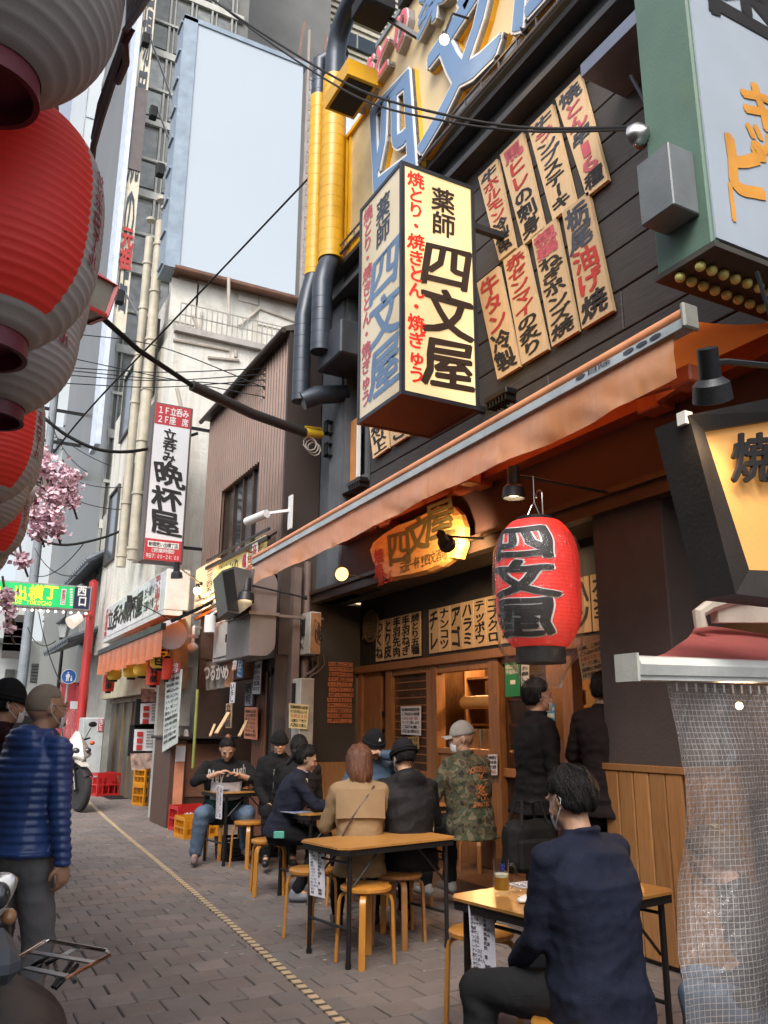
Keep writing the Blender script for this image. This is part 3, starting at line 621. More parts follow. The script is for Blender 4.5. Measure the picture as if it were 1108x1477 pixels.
for y in (ya0+1.2, (ya0+ya1)/2+.2, ya1-1.2):
    m_ = MB(); m_.bar((XC-.05, y, zc-.02), (XA+.35, y-.9, zA-.05), .05, .07); m_.bar((XA+.35, y-.9, zA-.05), (XA+.05, y+.1, zA-.04), .045, .06); m_.bbox(XA+.29, XA+.42, y-.97, y-.83, zA-.1, zA, .01); m_.bbox(XC-.14, XC+.02, y-.1, y+.1, zc-.12, zc+.02, .01); ob('folding_arm', m_, mat('arm_orange', (.36, .09, .04), .4), aw)
# small maker text on the bar
m_ = MB(); htext(m_, '●日除 ●●●', quadmap((XA-.031, ya0+.75, zA0-.008), (XA-.031, ya0+.1, zA0-.008), (XA-.031, ya0+.1, zA0-.045), (XA-.031, ya0+.75, zA0-.045), .002), 0, 1, .1, .9); ob('lettering', m_, INKG, aw)
# floodlights over the awning
def flood(c, label):
    t = thing('flood_light', label, 'light fixture', group='small floodlights between the plank wall and the awning'); c = Vector(c)
    m_ = MB(); m_.bbox(c.x-.06, c.x+.06, c.y-.16, c.y+.16, c.z-.03, c.z+.03, .01)
    for k in range(7): m_.box(c.x-.05, c.x+.06, c.y-.14+k*.045, c.y-.125+k*.045, c.z-.08, c.z-.03)
    ob('housing', m_, DMETAL, t); m_ = MB(); m_.bar(c+Vector((.05, -.05, -.02)), (XW, c.y-.15, c.z-.18), .03); m_.bar(c+Vector((.05, .1, -.02)), (XW, c.y-.05, c.z-.18), .03); ob('bracket', m_, DMETAL, t)
flood(P(722, 572, X=3.95), 'small black floodlight under the lower tilted menu boards'); flood(P(516, 696, X=3.95), 'small black floodlight beside the grey window bay above the awning')
# ------------------------------------------------------------------ wooden plaque
XP = XW-.17
outl = [(536, 795), (541, 783), (556, 771), (578, 757), (604, 748), (628, 735), (641, 728), (655, 731), (665, 742), (671, 760), (671, 785), (664, 806), (655, 806), (640, 817), (622, 825), (598, 831), (574, 835), (562, 838), (550, 828), (541, 812)]
pts = [P(x, y, X=XP) for x, y in outl]
cen = sum(pts, Vector())/len(pts)
pl = thing('wooden_plaque', 'gourd shaped carved wooden plaque with painted characters under the awning', 'sign')
n = len(pts); m_ = MB(); fr_ = [cen+(p-cen)*.94 for p in pts]
vs = [p+Vector((-.05, 0, 0)) for p in fr_]+[p+Vector((0, 0, 0)) for p in pts]+[p+Vector((.05, 0, 0)) for p in pts]
m_.add(vs, [tuple(range(n))[::-1]]+[(i, (i+1) % n, n+(i+1) % n, n+i) for i in range(n)]+[(n+i, n+(i+1) % n, 2*n+(i+1) % n, 2*n+i) for i in range(n)])
ob('panel', m_, wood('plaque_wood', (.72, .36, .1), (.5, .2, .05), .35, (1, 1.2, 6), 5, .15, .2, .3), pl)
q = [Vector((XP-.052, cen.y+.95, cen.z+.33)), Vector((XP-.052, cen.y-.95, cen.z+.40)), Vector((XP-.052, cen.y-.95, cen.z-.40)), Vector((XP-.052, cen.y+.95, cen.z-.45))]
py = [p.y for p in pts]; yA, yB = max(py), min(py); pz = lambda y0, y1, z0, z1: quadmap((XP-.052, y0, z1), (XP-.052, y1, z1), (XP-.052, y1, z0), (XP-.052, y0, z0), .004)
OL = mat('ink_olive', (.1, .075, .02), .6, bump=0); Wd = yA-yB
m_ = MB()
for ch, a, b_, dz in (('四', .27, .50, -.03), ('文', .47, .72, .02), ('屋', .69, .94, .1)):
    f = pz(yA-Wd*a, yA-Wd*b_, cen.z-.12+dz, cen.z+.24+dz); put(m_, ch, f, 0, 1, 0, 1, .035, wob=1)
ob('large_lettering', m_, OL, pl)
m_ = MB(); vtext(m_, '焼鳥', pz(yA-Wd*.1, yA-Wd*.2, cen.z-.22, cen.z+.1), 0, 1, 1, 0, .04); htext(m_, '焼とん', pz(yA-Wd*.15, yA-Wd*.32, cen.z-.3, cen.z-.17), 0, 1, 0, 1, .04); ob('red_lettering', m_, RED, pl)
m_ = MB(); htext(m_, '元気一杯!四文酒場', pz(yA-Wd*.4, yA-Wd*.88, cen.z-.24, cen.z-.13), 0, 1, 0, 1, .03, wob=.6); ob('small_lettering', m_, OL, pl)
# ------------------------------------------------------------------ spot lamps on arms
LAMPM = mat('lamp_black', (.022, .024, .028), .42, .2)
def spot(label, p, arm_to, aim=(0, 0, -1), s=1., e=18, power=12, name='spot_lamp', fins=False, size=1.2, armr=.011):
    p = Vector(p); t = thing(name, label, 'lamp', p, group=None); M = Vector(aim).normalized().to_track_quat('-Z', 'Y').to_matrix()
    m_ = MB(); m_.lathe([(.012*s, .17*s), (.034*s, .17*s), (.036*s, .07*s), (.06*s, .05*s), (.066*s, -.01*s), (.060*s, -.012*s), (.058*s, .02*s)], n=20, M=M, caps=False); m_.lathe([(.0005, .17*s), (.034*s, .17*s)], n=20, M=M, caps=False)
    ob('shade', m_, LAMPM, t, True); m_ = MB(); m_.lathe([(.0005, .012*s), (.056*s, .012*s), (.058*s, .018*s)], n=20, M=M, caps=False); ob('lens', m_, emis('lens_%g' % e, (1, .6, .24) if e < 5 else (1, .72, .4), e), t)
    a = Vector(arm_to)-p; st_ = M @ Vector((0, 0, .12*s)); m_ = MB(); m_.tube([st_, st_+(a-st_)*.15+Vector((0, 0, .01)), a], armr); m_.cyl(a-Vector((.02, 0, 0)), a+Vector((.02, 0, 0)), .03); ob('arm', m_, LAMPM, t, True)
    if power:
        l = bpy.data.lights.new('beam', 'SPOT'); l.energy = power; l.color = (1, .68, .38); l.spot_size = size; l.spot_blend = .7; l.shadow_soft_size = .04; lo = bpy.data.objects.new('beam', l); COL.objects.link(lo); lo.parent = t; lo.location = M @ Vector((0, 0, -.03*s)); lo.rotation_euler = Vector(aim).to_track_quat('-Z', 'Y').to_euler()
    return t
p = P(741, 716, X=3.15); spot('black bell spot lamp hanging above the red paper lantern', p, (XW-.02, P(893, 714, X=XW).y, P(893, 714, X=XW).z), (0, .05, -1), 1.15, 12, 20, size=1.6)
p = P(645, 785, X=3.7); spot('black spot lamp in front of the wooden plaque', p, (XW-.02, P(708, 778, X=XW).y, P(708, 778, X=XW).z), (.62, .55, -.2), 1.15, 10, 70, size=2.5)
p = P(493, 828, X=3.75); spot('glowing spot lamp turned toward the viewer left of the wooden plaque', p, P(540, 835, X=XW-.02), (-.75, -1, -.12), 1.3, 1.3, 6)
p = P(354, 866, X=3.1); spot('lit spot lamp on a thin rod before the grey duct box', p, P(440, 862, X=3.9), (-.1, -.15, -1), 1.6, 22, 8)
# s-hook
c = P(778, 725, X=3.2); m_ = MB(); m_.tube([c+Vector((0, .03*math.cos(k*.5), .05-.0*k+.03*math.sin(k*.5))) for k in range(-1, 7)]+[c+Vector((0, -.03, -.02-k*.02)) for k in range(3)]+[c+Vector((0, .0-.03*math.cos(k*.5), -.08-.03*math.sin(k*.5))) for k in range(8)], .005, 5)
tag(ob('hook', m_, STEEL, None, True), 'steel s hook hanging by the spot lamp above the red lantern', 'hook')
# ------------------------------------------------------------------ red lantern in a plastic bag
XL = 3.1
c0 = P(776, 850, X=XL); RL = .5*abs(P(716, 850, X=XL).y-P(837, 850, X=XL).y); RL = .5*(121/F_PX)*((c0-CAM).dot(cf))
zt = P(765, 757, X=XL).z; zb_ = P(775, 935, X=XL).z; Hh = (zt-zb_)
def paperlantern(name, c, R, H, mats, parent, n=40, rings=26, flut=.006, sq=.62):
    """barrel paper body with ribs; c centre"""
    prof = []
    m2 = rings*3
    for k in range(m2+1):
        v = k/m2*2-1; r = R*(1-abs(v)**4*(1-sq)); prof.append((r+flut*abs(math.sin(PI*k/3)), v*H/2))
    mb_ = MB(); mb_.lathe(prof, c, n, caps=False); return mb_
lt = thing('red_lantern', 'big red paper lantern wrapped in clear plastic with black characters 四文屋', 'lantern')
LRED = mat('lantern_red', (.62, .025, .018), .55, var=.12, bump=.05, emit=(.9, .03, .015), es=.14)
cL = Vector((c0.x, c0.y, (zt+zb_)/2)); ob('paper_body', paperlantern('b', cL, RL, Hh, None, lt, 48, 34, .0022, .60), LRED, lt, 'all')
m_ = MB(); m_.cyl(cL+Vector((0, 0, Hh/2-.002)), cL+Vector((0, 0, Hh/2+.03)), RL*.45, n=24); m_.cyl(cL-Vector((0, 0, Hh/2+.09)), cL-Vector((0, 0, Hh/2-.002)), RL*.58, n=24); ob('collar', m_, BLKPL, lt, True)
m_ = MB(); m_.tube([cL+Vector((-.06, 0, Hh/2+.03)), cL+Vector((-.02, 0, Hh/2+.11)), cL+Vector((0, 0, Hh/2+.13)), cL+Vector((.05, 0, Hh/2+.03))], .004, 5); m_.tube([cL+Vector((0, 0, Hh/2+.13)), cL+Vector((0, 0, Hh/2+.3))], .004, 5); ob('hanger', m_, STEEL, lt)
def lanmap(c, R, H, th0, span, sq, lift):
    def f(u, v, w_):
        vv = (v*2-1); r = R*(1-abs(vv)**4*(1-sq))+lift; t = th0-(u-.5)*span
        return Vector((c.x+r*math.cos(t), c.y+r*math.sin(t), c.z+vv*H/2))
    f.sub = .11; return f
tocam = math.atan2(CAM.y-cL.y, CAM.x-cL.x)
th = tocam-.42
for nm, off, lift, mm_ in (('lettering_edge', .085, .005, WHITE), ('lettering', .05, .010, BLACK)):
    m_ = MB(); vtext(m_, '四文屋', lanmap(cL, RL, Hh, th, 1.75, .6, lift), .08, .92, .93, .06, off, wob=1.1, fill=.94); ob(nm, m_, mm_, lt)
def lw(nt, bp, lo, hi, pw=2.5):
    a = N(nt, 'ShaderNodeLayerWeight'); a.inputs[0].default_value = .5; nt.links.new(bp.outputs[0], a.inputs['Normal']); p = N(nt, 'ShaderNodeMath', operation='POWER'); p.inputs[1].default_value = pw; nt.links.new(a.outputs['Facing'], p.inputs[0]); r = N(nt, 'ShaderNodeMapRange'); r.inputs[3].default_value = lo; r.inputs[4].default_value = hi; nt.links.new(p.outputs[0], r.inputs[0]); return r.outputs[0]
def plasticmat():
    m, nt, b = nodes('clear_plastic'); L = nt.links
    tc = N(nt, 'ShaderNodeTexCoord'); n1 = N(nt, 'ShaderNodeTexNoise'); n1.inputs['Scale'].default_value = 14; n1.inputs['Detail'].default_value = 4; n1.inputs['Distortion'].default_value = 2; mp = N(nt, 'ShaderNodeMapping'); mp.inputs['Scale'].default_value = (1, 1, .45); L.new(tc.outputs['Object'], mp.inputs[0]); L.new(mp.outputs[0], n1.inputs[0])
    bp = N(nt, 'ShaderNodeBump'); bp.inputs['Strength'].default_value = .8; bp.inputs['Distance'].default_value = .03; L.new(n1.outputs[0], bp.inputs['Height'])
    gl = N(nt, 'ShaderNodeBsdfGlossy'); gl.inputs['Roughness'].default_value = .08; L.new(bp.outputs[0], gl.inputs['Normal']); tr = N(nt, 'ShaderNodeBsdfTransparent'); tr.inputs[0].default_value = (.95, .95, .95, 1)
    fr_ = lw(nt, bp, .02, .45, 2.5); ms = N(nt, 'ShaderNodeMixShader'); df = N(nt, 'ShaderNodeBsdfDiffuse'); df.inputs[0].default_value = (.7, .68, .66, 1); m0 = N(nt, 'ShaderNodeMixShader'); m0.inputs[0].default_value = .02; L.new(tr.outputs[0], m0.inputs[1]); L.new(df.outputs[0], m0.inputs[2]); L.new(fr_, ms.inputs[0]); L.new(m0.outputs[0], ms.inputs[1]); L.new(gl.outputs[0], ms.inputs[2]); L.new(ms.outputs[0], nt.nodes['Material Output'].inputs[0]); return m
PLAS = plasticmat()
def bag(u, v):
    t = u*2*PI; z = (.5-v*1.0); zz = cL.z+Hh/2+.04-(Hh+.27)*v
    env = [0.25, .72, .98, 1.06, 1.07, 1.07, 1.07, 1.06, 1.04, 1.0, .97, .8, .55, .42]; k = v*(len(env)-1); i = min(int(k), len(env)-2); r = RL*(env[i]+(env[i+1]-env[i])*(k-i))
    r += .012*noise.noise((math.cos(t)*4, math.sin(t)*4, zz*5))*min(1, v*6)+(.02*noise.noise((math.cos(t)*9, math.sin(t)*9, zz*9)) if v > .72 else 0)
    r = max(r, RL*.3)
    return (cL.x+r*math.cos(t), cL.y+r*math.sin(t), zz)
m_ = MB(); m_.grid(bag, 90, 60); ob('plastic_wrap', m_, PLAS, lt, 'all')
# ------------------------------------------------------------------ downlights under the beam
for k, (x, y) in enumerate(((518, 871), (575, 857), (647, 838), (843, 787))):
    p = P(x, y, Z=3.055); t = thing('downlight', ['small recessed downlight nearest the left end of the shop ceiling', 'second recessed downlight from the left over the menu strips', 'third recessed downlight above the hanging menu boards', 'recessed downlight behind the red lantern'][k], 'lamp', p, group='recessed downlights of the shop front')
    m_ = MB(); m_.lathe([(.05, 0), (.065, 0), (.065, .03), (.05, .03)], n=16, caps=False); ob('rim', m_, mat('rim_white', (.3, .27, .22), .4), t); m_ = MB(); m_.cyl((0, 0, .002), (0, 0, .006), .05, n=16); ob('lens', m_, emis('down_lens', (1, .75, .45), 1.2), t)
    l = bpy.data.lights.new('beam', 'SPOT'); l.energy = 42; l.color = (1, .66, .34); l.spot_size = 1.9; l.spot_blend = .8; l.shadow_soft_size = .05; lo = bpy.data.objects.new('beam', l); COL.objects.link(lo); lo.parent = t; lo.location = (0, 0, -.02)
# ------------------------------------------------------------------ hanging menu slats on the header wall
XM = XD-.03
def slats(rows, tlpx, brpx, X, label, cat, wob=.7, red=None, frame=True):
    """vertical slats left to right in the street plane, each its own part"""
    y1_, z1_ = P(*tlpx, X=X).yz; y0_, z0_ = P(*brpx, X=X).yz; t = thing('hanging_menu', label, cat); n = len(rows); wd = (y1_-y0_)/n
    for i, s in enumerate(rows):
        a, b_ = y1_-i*wd, y1_-(i+1)*wd; m_ = MB(); m_.bbox(X, X+.02, b_+.006, a-.006, z0_, z1_, .003); ob('slat', m_, SIGNWOOD, t)
        m_ = MB(); vtext(m_, s, quadmap(*quad_x(X, b_+.006, a-.006, z0_, z1_), lift=.003), .12, .88, .96, .05, .05, wob=wob); ob('lettering', m_, RED if red and i in red else BLACK, t)
    return t
zc1 = P(618, 880, X=XM).z; zc0 = P(618, 944, X=XM).z
slats(['つくね', 'とり皮', '手羽先肉', '手羽ねぎ', '焼とり五種'], (542, 896), (606.5, 946), XM, 'left group of vertical white menu slats under the shop ceiling', 'menu')
slats(['チレ', 'ナンコツ', 'アゴ', 'ハラミ', 'テッポウ', 'コブクロ', 'タン'], (618, 880), (742, 926), XM, 'long group of vertical menu slats starting チレ beside the red lantern', 'menu')
slats(['ハツ', 'カシラ'], (822, 836), (885, 907), XM, 'pair of large menu slats right of the red lantern', 'menu')
c = P(537, 903, X=XM); m_ = MB(); 
for k in range(18): m_.cyl((XM, c.y, c.z), (XM-.01, c.y, c.z), .2) if k == 0 else None
m_.tube([(XM-.02, c.y+.2*math.cos(t*.35), c.z+.2*math.sin(t*.35)) for t in range(19)], .018)
for k in range(-3, 4): m_.bar((XM-.02, c.y+k*.05-.08, c.z-.15), (XM-.02, c.y+k*.05+.08, c.z+.15), .012); m_.bar((XM-.025, c.y+k*.05+.08, c.z-.15), (XM-.025, c.y+k*.05-.08, c.z+.15), .012)
tag(ob('wall_basket', m_, mat('basket_straw', (.17, .13, .07), .7)), 'round woven basket tray hung beside the left group of menu slats', 'basket')
# ------------------------------------------------------------------ shop front doors
FW = wood('door_wood', (.38, .17, .06), (.2, .085, .03), .45, (5, 5, .6), 7, .15, .25, .15)
GLS = mat('smoked_glass', (.04, .03, .025), .06, spec=.8, var=.1, bump=0, alpha=.4)
sf = thing('sliding_doors', 'wooden sliding doors and serving window of the restaurant under the menu slats', 'shop front')
Yp = lambda x: P(x, 1000, X=XD).y
def vert(x0_, x1_, z0_=.13, z1_=None, dx=0, nm='post'):
    a, b_ = Yp(x0_), Yp(x1_); m_ = MB(); m_.bbox(XD-.06+dx, XD+.06+dx, b_, a, z0_, z1_ or zl, .005); ob(nm, m_, FW, sf)
def horz(x0_, x1_, za, zb2, dx=0, nm='rail'):
    a, b_ = Yp(x0_), Yp(x1_); m_ = MB(); m_.bbox(XD-.045+dx, XD+.045+dx, b_, a, za, zb2, .005); ob(nm, m_, FW, sf)
m_ = MB(); m_.bbox(XD-.1, XD+.1, yp1-.3, Yp(521), zl-.05, zl+.04, .006); ob('lintel', m_, FW, sf)
zT = zl-.05
vert(522, 528); vert(528, 553, dx=.03, nm='panel_board'); vert(562, 570, z1_=zT); vert(619, 627, z1_=zT, dx=.02); vert(628, 636, z1_=zT); vert(711, 726, z1_=zT); vert(814, 830, z1_=zT, dx=.03)
zS = P(680, 1080, X=XD).z
horz(570, 619, zT-.07, zT); horz(570, 619, .13, .95, nm='lower_panel'); horz(636, 711, zS-.06, zS, nm='sill'); horz(636, 711, .13, zS-.06, dx=.02, nm='counter_panel'); horz(636, 711, zT-.09, zT)
horz(726, 814, zT-.06, zT, dx=.02); horz(726, 814, .13, .28, dx=.02); horz(726, 814, .98, 1.06, dx=.02)
a, b_ = Yp(570), Yp(619); m_ = MB(); m_.box(XD+.0, XD+.012, b_, a, .95, zT-.07); ob('pane', m_, mat('slatted_glass', (.07, .04, .025), .25, var=.2), sf)
m_ = MB()
for k in range(14): z = .95+k*.09; m_.box(XD-.008, XD, b_, a, z, z+.012)
ob('louvre', m_, FW, sf, kind='stuff')
a, b_ = Yp(726), Yp(814); m_ = MB(); m_.box(XD+.02, XD+.03, b_, a, .28, zT-.06); ob('pane', m_, GLS, sf)
a, b_ = Yp(553), Yp(562); m_ = MB(); m_.box(XD+.04, XD+.06, b_, a, .13, zT); ob('dark_board', m_, DBROWN, sf)
m_ = MB(); m_.box(XD+.04, XD+.06, Yp(562)+.0, Yp(528), .13, .9); ob('lower_board', m_, FW, sf)
for (x, y) in ((557, 1029), (557, 1054)):
    c = P(x, y, X=XD-.02); m_ = MB(); m_.box(c.x-.02, c.x, c.y-.07, c.y+.07, c.z-.025, c.z+.025); ob('slot_plate', m_, BLKPL, sf)
# exterior wainscot left of the door (at the jamb)
m_ = MB(); m_.bbox(XW+.03, XD-.06, 9.80, 9.84, .0, 1.0, .004); ob('end_wainscot', m_, WOODC, sf)
# interior
rm_ = thing('shop_interior', 'warm lit kitchen and back room seen through the serving window and open door', 'room')
INT = wood('interior_wood', (.2, .1, .045), (.1, .05, .02), .6, (5, 5, 1), 6, .1)
m_ = MB(); m_.box(8.0, 8.1, 3.4, 11, 0, 3.1); m_.box(XD+.2, 8.0, 10.4, 10.5, 0, 3.1); m_.box(XD+.8, 8.0, 3.4, 3.5, 0, 3.1); ob('wall', m_, INT, rm_)
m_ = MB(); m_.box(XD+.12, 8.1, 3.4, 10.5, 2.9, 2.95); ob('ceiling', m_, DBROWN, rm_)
m_ = MB(); Yk0, Yk1 = Yp(711)-.3, Yp(636)+.6
m_.box(XD+.1, XD+.5, Yk0, Yk1, .13, zS-.02); ob('counter', m_, FW, rm_)
m_ = MB()
for z in (1.15, 1.45, 1.75, 2.05): m_.box(6.3, 6.6, Yp(636)-.1, Yp(636)+1.6, z, z+.03)
for y in (Yp(636)-.1, Yp(636)+.7, Yp(636)+1.6): m_.box(6.28, 6.6, y-.02, y+.02, .2, 2.3)
ob('shelf', m_, INT, rm_)
for (px_, py_, en) in ((690, 985, 75), (850, 960, 110), (600, 980, 25)):
    c = P(px_, py_, X=6.2); l = bpy.data.lights.new('ceiling_lamp', 'POINT'); l.energy = en; l.color = (1, .55, .22); l.shadow_soft_size = .12; lo = bpy.data.objects.new('ceiling_lamp', l); COL.objects.link(lo); lo.location = (c.x, c.y, 2.5)
    t = thing('ceiling_bulb', ['warm bare bulb above the kitchen behind the serving window', 'warm bare bulb inside the open doorway', 'dim warm bulb behind the left door'][[690, 850, 600].index(px_)], 'lamp', (c.x, c.y, 2.7)); m_ = MB(); m_.ell((0, 0, 0), .05, 10); ob('bulb', m_, emis('warm_bulb', (1, .6, .25), 12), t, True); m_ = MB(); m_.cyl((0, 0, .04), (0, 0, .2), .012); ob('cord', m_, BLKPL, t)
ALU = mat('pot_alu', (.45, .36, .25), .3, .9, bump=.05)
for k in range(4):
    c = P(668+k*15, 1058, X=XD+.3); t = thing('cooking_pot', ['leftmost', 'second', 'third', 'rightmost'][k]+' of the metal pots standing on the serving window counter', 'pot', (c.x, c.y, zS-.02), group='metal pots behind the serving window'); m_ = MB(); m_.lathe([(.001, .0), (.055, 0), (.058, .2), (.052, .2), (.05, .02)], n=16, caps=False); ob('body', m_, ALU, t, True); m_ = MB(); m_.cyl((0, 0, .2), (0, 0, .215), .055, n=16); ob('lid', m_, ALU, t)
m_ = MB(); c = P(693, 1013, X=XD+.25); m_.cyl((c.x, c.y-.32, c.z), (c.x, c.y+.3, c.z), .07, n=16); m_.box(c.x-.01, c.x+.01, c.y+.28, c.y+.32, c.z-.05, c.z+.35); tag(ob('bamboo_roll', m_, wood('bamboo_tan', (.5, .3, .1), (.4, .22, .07), .5), None, True), 'rolled tan bamboo pipe hanging inside the serving window', 'roll')
m_ = MB(); q = [P(x, y, X=XD+.12) for x, y in ((668, 950), (712, 943), (712, 962), (668, 967))]; m_.slab([q[3], q[2], q[1], q[0]], (-1, 0, 0), .01); sgn = ob('red_strip_sign', m_, mat('red_strip', (.3, .05, .02), .6)); tag(sgn, 'small red strip sign under the lintel in the serving window', 'sign'); m_ = MB(); htext(m_, '炭火串焼酒場', quadmap(*q, lift=.004), .02, .98, .15, .9, .03); ob('lettering', m_, BLACK, sgn)
# posters
def poster(name, label, cs, X=None, Y=None, m=PAPER, rows=(), ink=BLACK, th=.006, cat='poster', off=.03, fillv=.7, extra=None):
    q = [P(*c, X=X, Y=Y) for c in cs]; t = thing(name, label, cat); m_ = MB(); nn = (q[1]-q[0]).cross(q[0]-q[3]).normalized(); m_.slab([q[3], q[2], q[1], q[0]], nn, th); ob('sheet', m_, m, t)
    if rows:
        f = quadmap(*q, lift=.002)
        bk = MB(); rd = MB(); n_ = len(rows); h = .9/n_
        for i, r in enumerate(rows):
            isr = r.startswith('#'); r = r.lstrip('#')
            if r: htext(rd if isr else bk, r, f, .06, .94, .95-(i+1)*h+h*(1-fillv)/2, .95-i*h-h*(1-fillv)/2, off)
        if bk.v: ob('lettering', bk, ink, t)
        if rd.v: ob('red_lettering', rd, RED, t)
    return t
poster('notice', 'white printed notice taped on the dark louvred door', ((578, 1019), (607, 1018), (607, 1061), (579, 1059)), X=XD-.03, rows=['営業時間変更', 'ご来店の皆様', '#５月２３日（日）', 'オープン致します', 'ご協力お願い', '店主敬白'])
poster('notice', 'small yellow menu card below the white notice on the louvred door', ((589, 1063), (604, 1062), (604, 1080), (589, 1080)), X=XD-.03, m=mat('tan_card', (.45, .3, .12), .6), rows=['本日', 'おすすめ'])
poster('notice', 'green poster with a white hand mark on the glass door', ((728, 957), (750, 955), (750, 1004), (729, 1005)), X=XD-.03, m=mat('poster_green', (.02, .22, .08), .5), rows=['感染防止', '手指消毒', '', '1', '', ''], ink=WHITE, fillv=.85)
poster('notice', 'small white notice beside the green poster on the glass door', ((752, 958), (763, 957), (763, 1002), (752, 1004)), X=XD-.03, rows=['お', '願', 'い', '', ''])
poster('notice', 'blue poster on the glass door behind the standing businessman', ((784, 1016), (801, 1015), (801, 1068), (785, 1069)), X=XD-.03, m=mat('poster_blue', (.03, .2, .38), .5), rows=['宣言中', '実施', '', '★', ''], ink=WHITE)
poster('notice', 'pale yellow notice hanging right of the red lantern', ((832, 932), (876, 917), (880, 973), (840, 982)), X=XW+.35, m=mat('paper_yellow', (.62, .52, .26), .6), rows=['皆様、ご来店に', 'ご入店のお客様', '#５月２３日（火）', 'オープン致します', '席数に制限有', 'ほろ酔い酒場'])
poster('notice', 'blank tan card hanging in the open doorway', ((831, 995), (860, 996), (858, 1018), (832, 1016)), X=XD+.1, m=mat('tan_card2', (.35, .2, .08), .6))
poster('menu_card', 'patterned menu card standing behind the man in camouflage', ((704, 1088), (717, 1088), (717, 1118), (703, 1118)), X=XD-.1, rows=['焼酎', '日本酒', '冷酒', '#税込'], m=PAPER)
# price strips on the jamb
q = [(476, 954), (509, 956), (506, 1045), (471, 1044)]
Yj = 9.84; zz1 = P(492, 955, Y=Yj).z; zz0 = P(488, 1044, Y=Yj).z; xa, xb = P(473, 1000, Y=Yj).x, P(508, 1000, Y=Yj).x
ps = thing('price_strips', 'stack of twelve orange wooden price strips on the dark jamb wall', 'menu'); n_ = 12; h = (zz1-zz0)/n_
items = ['もつ煮込み二五〇', 'マカロニサラダ円', '生ハムチーズ三〇', '牛すじ煮込四〇〇', 'らっきょう三五〇', 'じゃこおろし二百', 'ねぎとろ三〇〇円', 'やみつききゅうり', '冷やっこ二〇〇円', 'サラダ盛四〇〇円', 'トマト冷製三〇〇', '山芋千切り三五〇']
for k in range(n_):
    z = zz1-(k+1)*h; dx = random.uniform(-.012, .012); m_ = MB(); m_.bbox(xa+dx, xb+dx, Yj-.015, Yj, z+.008, z+h-.004, .002); ob('strip', m_, wood('strip_orange', (.62, .22, .09), (.5, .16, .06), .55), ps)
    m_ = MB(); htext(m_, items[k], quadmap(*quad_y(Yj-.015, xa+dx, xb+dx, z+.008, z+h-.004), lift=.002), .03, .97, .12, .9, .03, wob=.5); ob('lettering', m_, BLACK, ps)
# ================================================================== brown corrugated building
XB = 3.7
by0 = P(411, 640, X=XB).y; by1 = P(297, 700, X=XB).y; bz = P(415, 483, X=XB).z
COR = mat('brown_corrugated', (.165, .112, .09), .35, .5, var=.15, scale=2, bump=.05, dirt=.25, dirtcol=(.1, .05, .035))
bb = thing('brown_building', 'two storey house clad in brown ribbed metal beside the dark restaurant', 'building')
wy_a, wy_b = P(372, 700, X=XB).y, P(316, 760, X=XB).y; wz1 = P(372, 666, X=XB).z; wz0 = P(316, 845, X=XB).z-.15
def ribs(m_, y0, y1, z0, z1, X, sp=.105, d=.03):
    n = int((y1-y0)/sp); s = (y1-y0)/n
    for k in range(n):
        a = y0+k*s; m_.add([(X+d, a, z0), (X+d, a+s*.45, z0), (X, a+s*.6, z0), (X, a+s*.85, z0), (X+d, a+s, z0), (X+d, a, z1), (X+d, a+s*.45, z1), (X, a+s*.6, z1), (X, a+s*.85, z1), (X+d, a+s, z1)], [(i+1, i, i+5, i+6) for i in range(4)])
m_ = MB(); zlow = 3.35
ribs(m_, by0, wy_a, zlow, bz, XB); ribs(m_, wy_b, by1, zlow, bz, XB); ribs(m_, wy_a, wy_b, wz1, bz, XB); ribs(m_, wy_a, wy_b, zlow, wz0, XB)
ob('ribbed_cladding', m_, COR, bb)
m_ = MB(); m_.box(XB+.03, XB+.06, by0, wy_a, zlow, bz); m_.box(XB+.03, XB+.06, wy_b, by1, zlow, bz); m_.box(XB+.03, XB+.06, wy_a, wy_b, wz1, bz); m_.box(XB+.03, XB+.06, wy_a, wy_b, zlow, wz0)
m_.box(XB+.06, 7, by1-.1, by1, 0, bz); m_.box(XB+.3, 7, by0+.1, by1-.1, bz-.1, bz); ob('wall', m_, mat('brown_sheet', (.13, .08, .06), .5), bb)
m_ = MB(); m_.box(XB-.01, 4.19, by0-.06, by0, 2.3, bz+.1); ob('end_wall', m_, mat('end_panel_brown', (.045, .032, .028), .55, var=.15, scale=1, bump=.05), bb)
m_ = MB(); m_.box(XB+.7, XB+.75, wy_a, wy_b, wz0, wz1); m_.box(XB+.06, XB+.7, wy_a, wy_b, wz0-.05, wz0); m_.box(XB+.06, XB+.7, wy_a, wy_b, wz1, wz1+.05); ob('recess', m_, DBROWN, bb)
m_ = MB(); ny = 4; wd = (wy_b-wy_a)/ny
for k in range(ny+1): m_.box(XB+.08, XB+.16, wy_a+k*wd-.03, wy_a+k*wd+.03, wz0, wz1)
wfr = ob('window_frame', m_, mat('dark_bronze', (.05, .03, .022), .4, .4), bb)
for k in range(ny):
    m_ = MB(); m_.box(XB+.11, XB+.12, wy_a+k*wd+.03, wy_a+(k+1)*wd-.03, wz0, wz1); ob('pane', m_, mat('window_mirror', (.12, .14, .15), .05, .85, bump=0, var=.1) if k in (0, 2) else mat('window_dark', (.03, .025, .022), .1, spec=.9), wfr)
m_ = MB(); m_.hexa([(XB-.1, by0-.05, bz), (XB+.3, by0-.15, bz+.05), (XB+.3, by1+.25, bz+.05), (XB-.1, by1+.1, bz), (XB-.1, by0-.05, bz+.06), (XB+.3, by0-.15, bz+.22), (XB+.3, by1+.25, bz+.22), (XB-.1, by1+.1, bz+.06)]); m_.cyl((XB-.12, by0-.1, bz-.02), (XB-.12, by1+.15, bz-.02), .04, n=10)
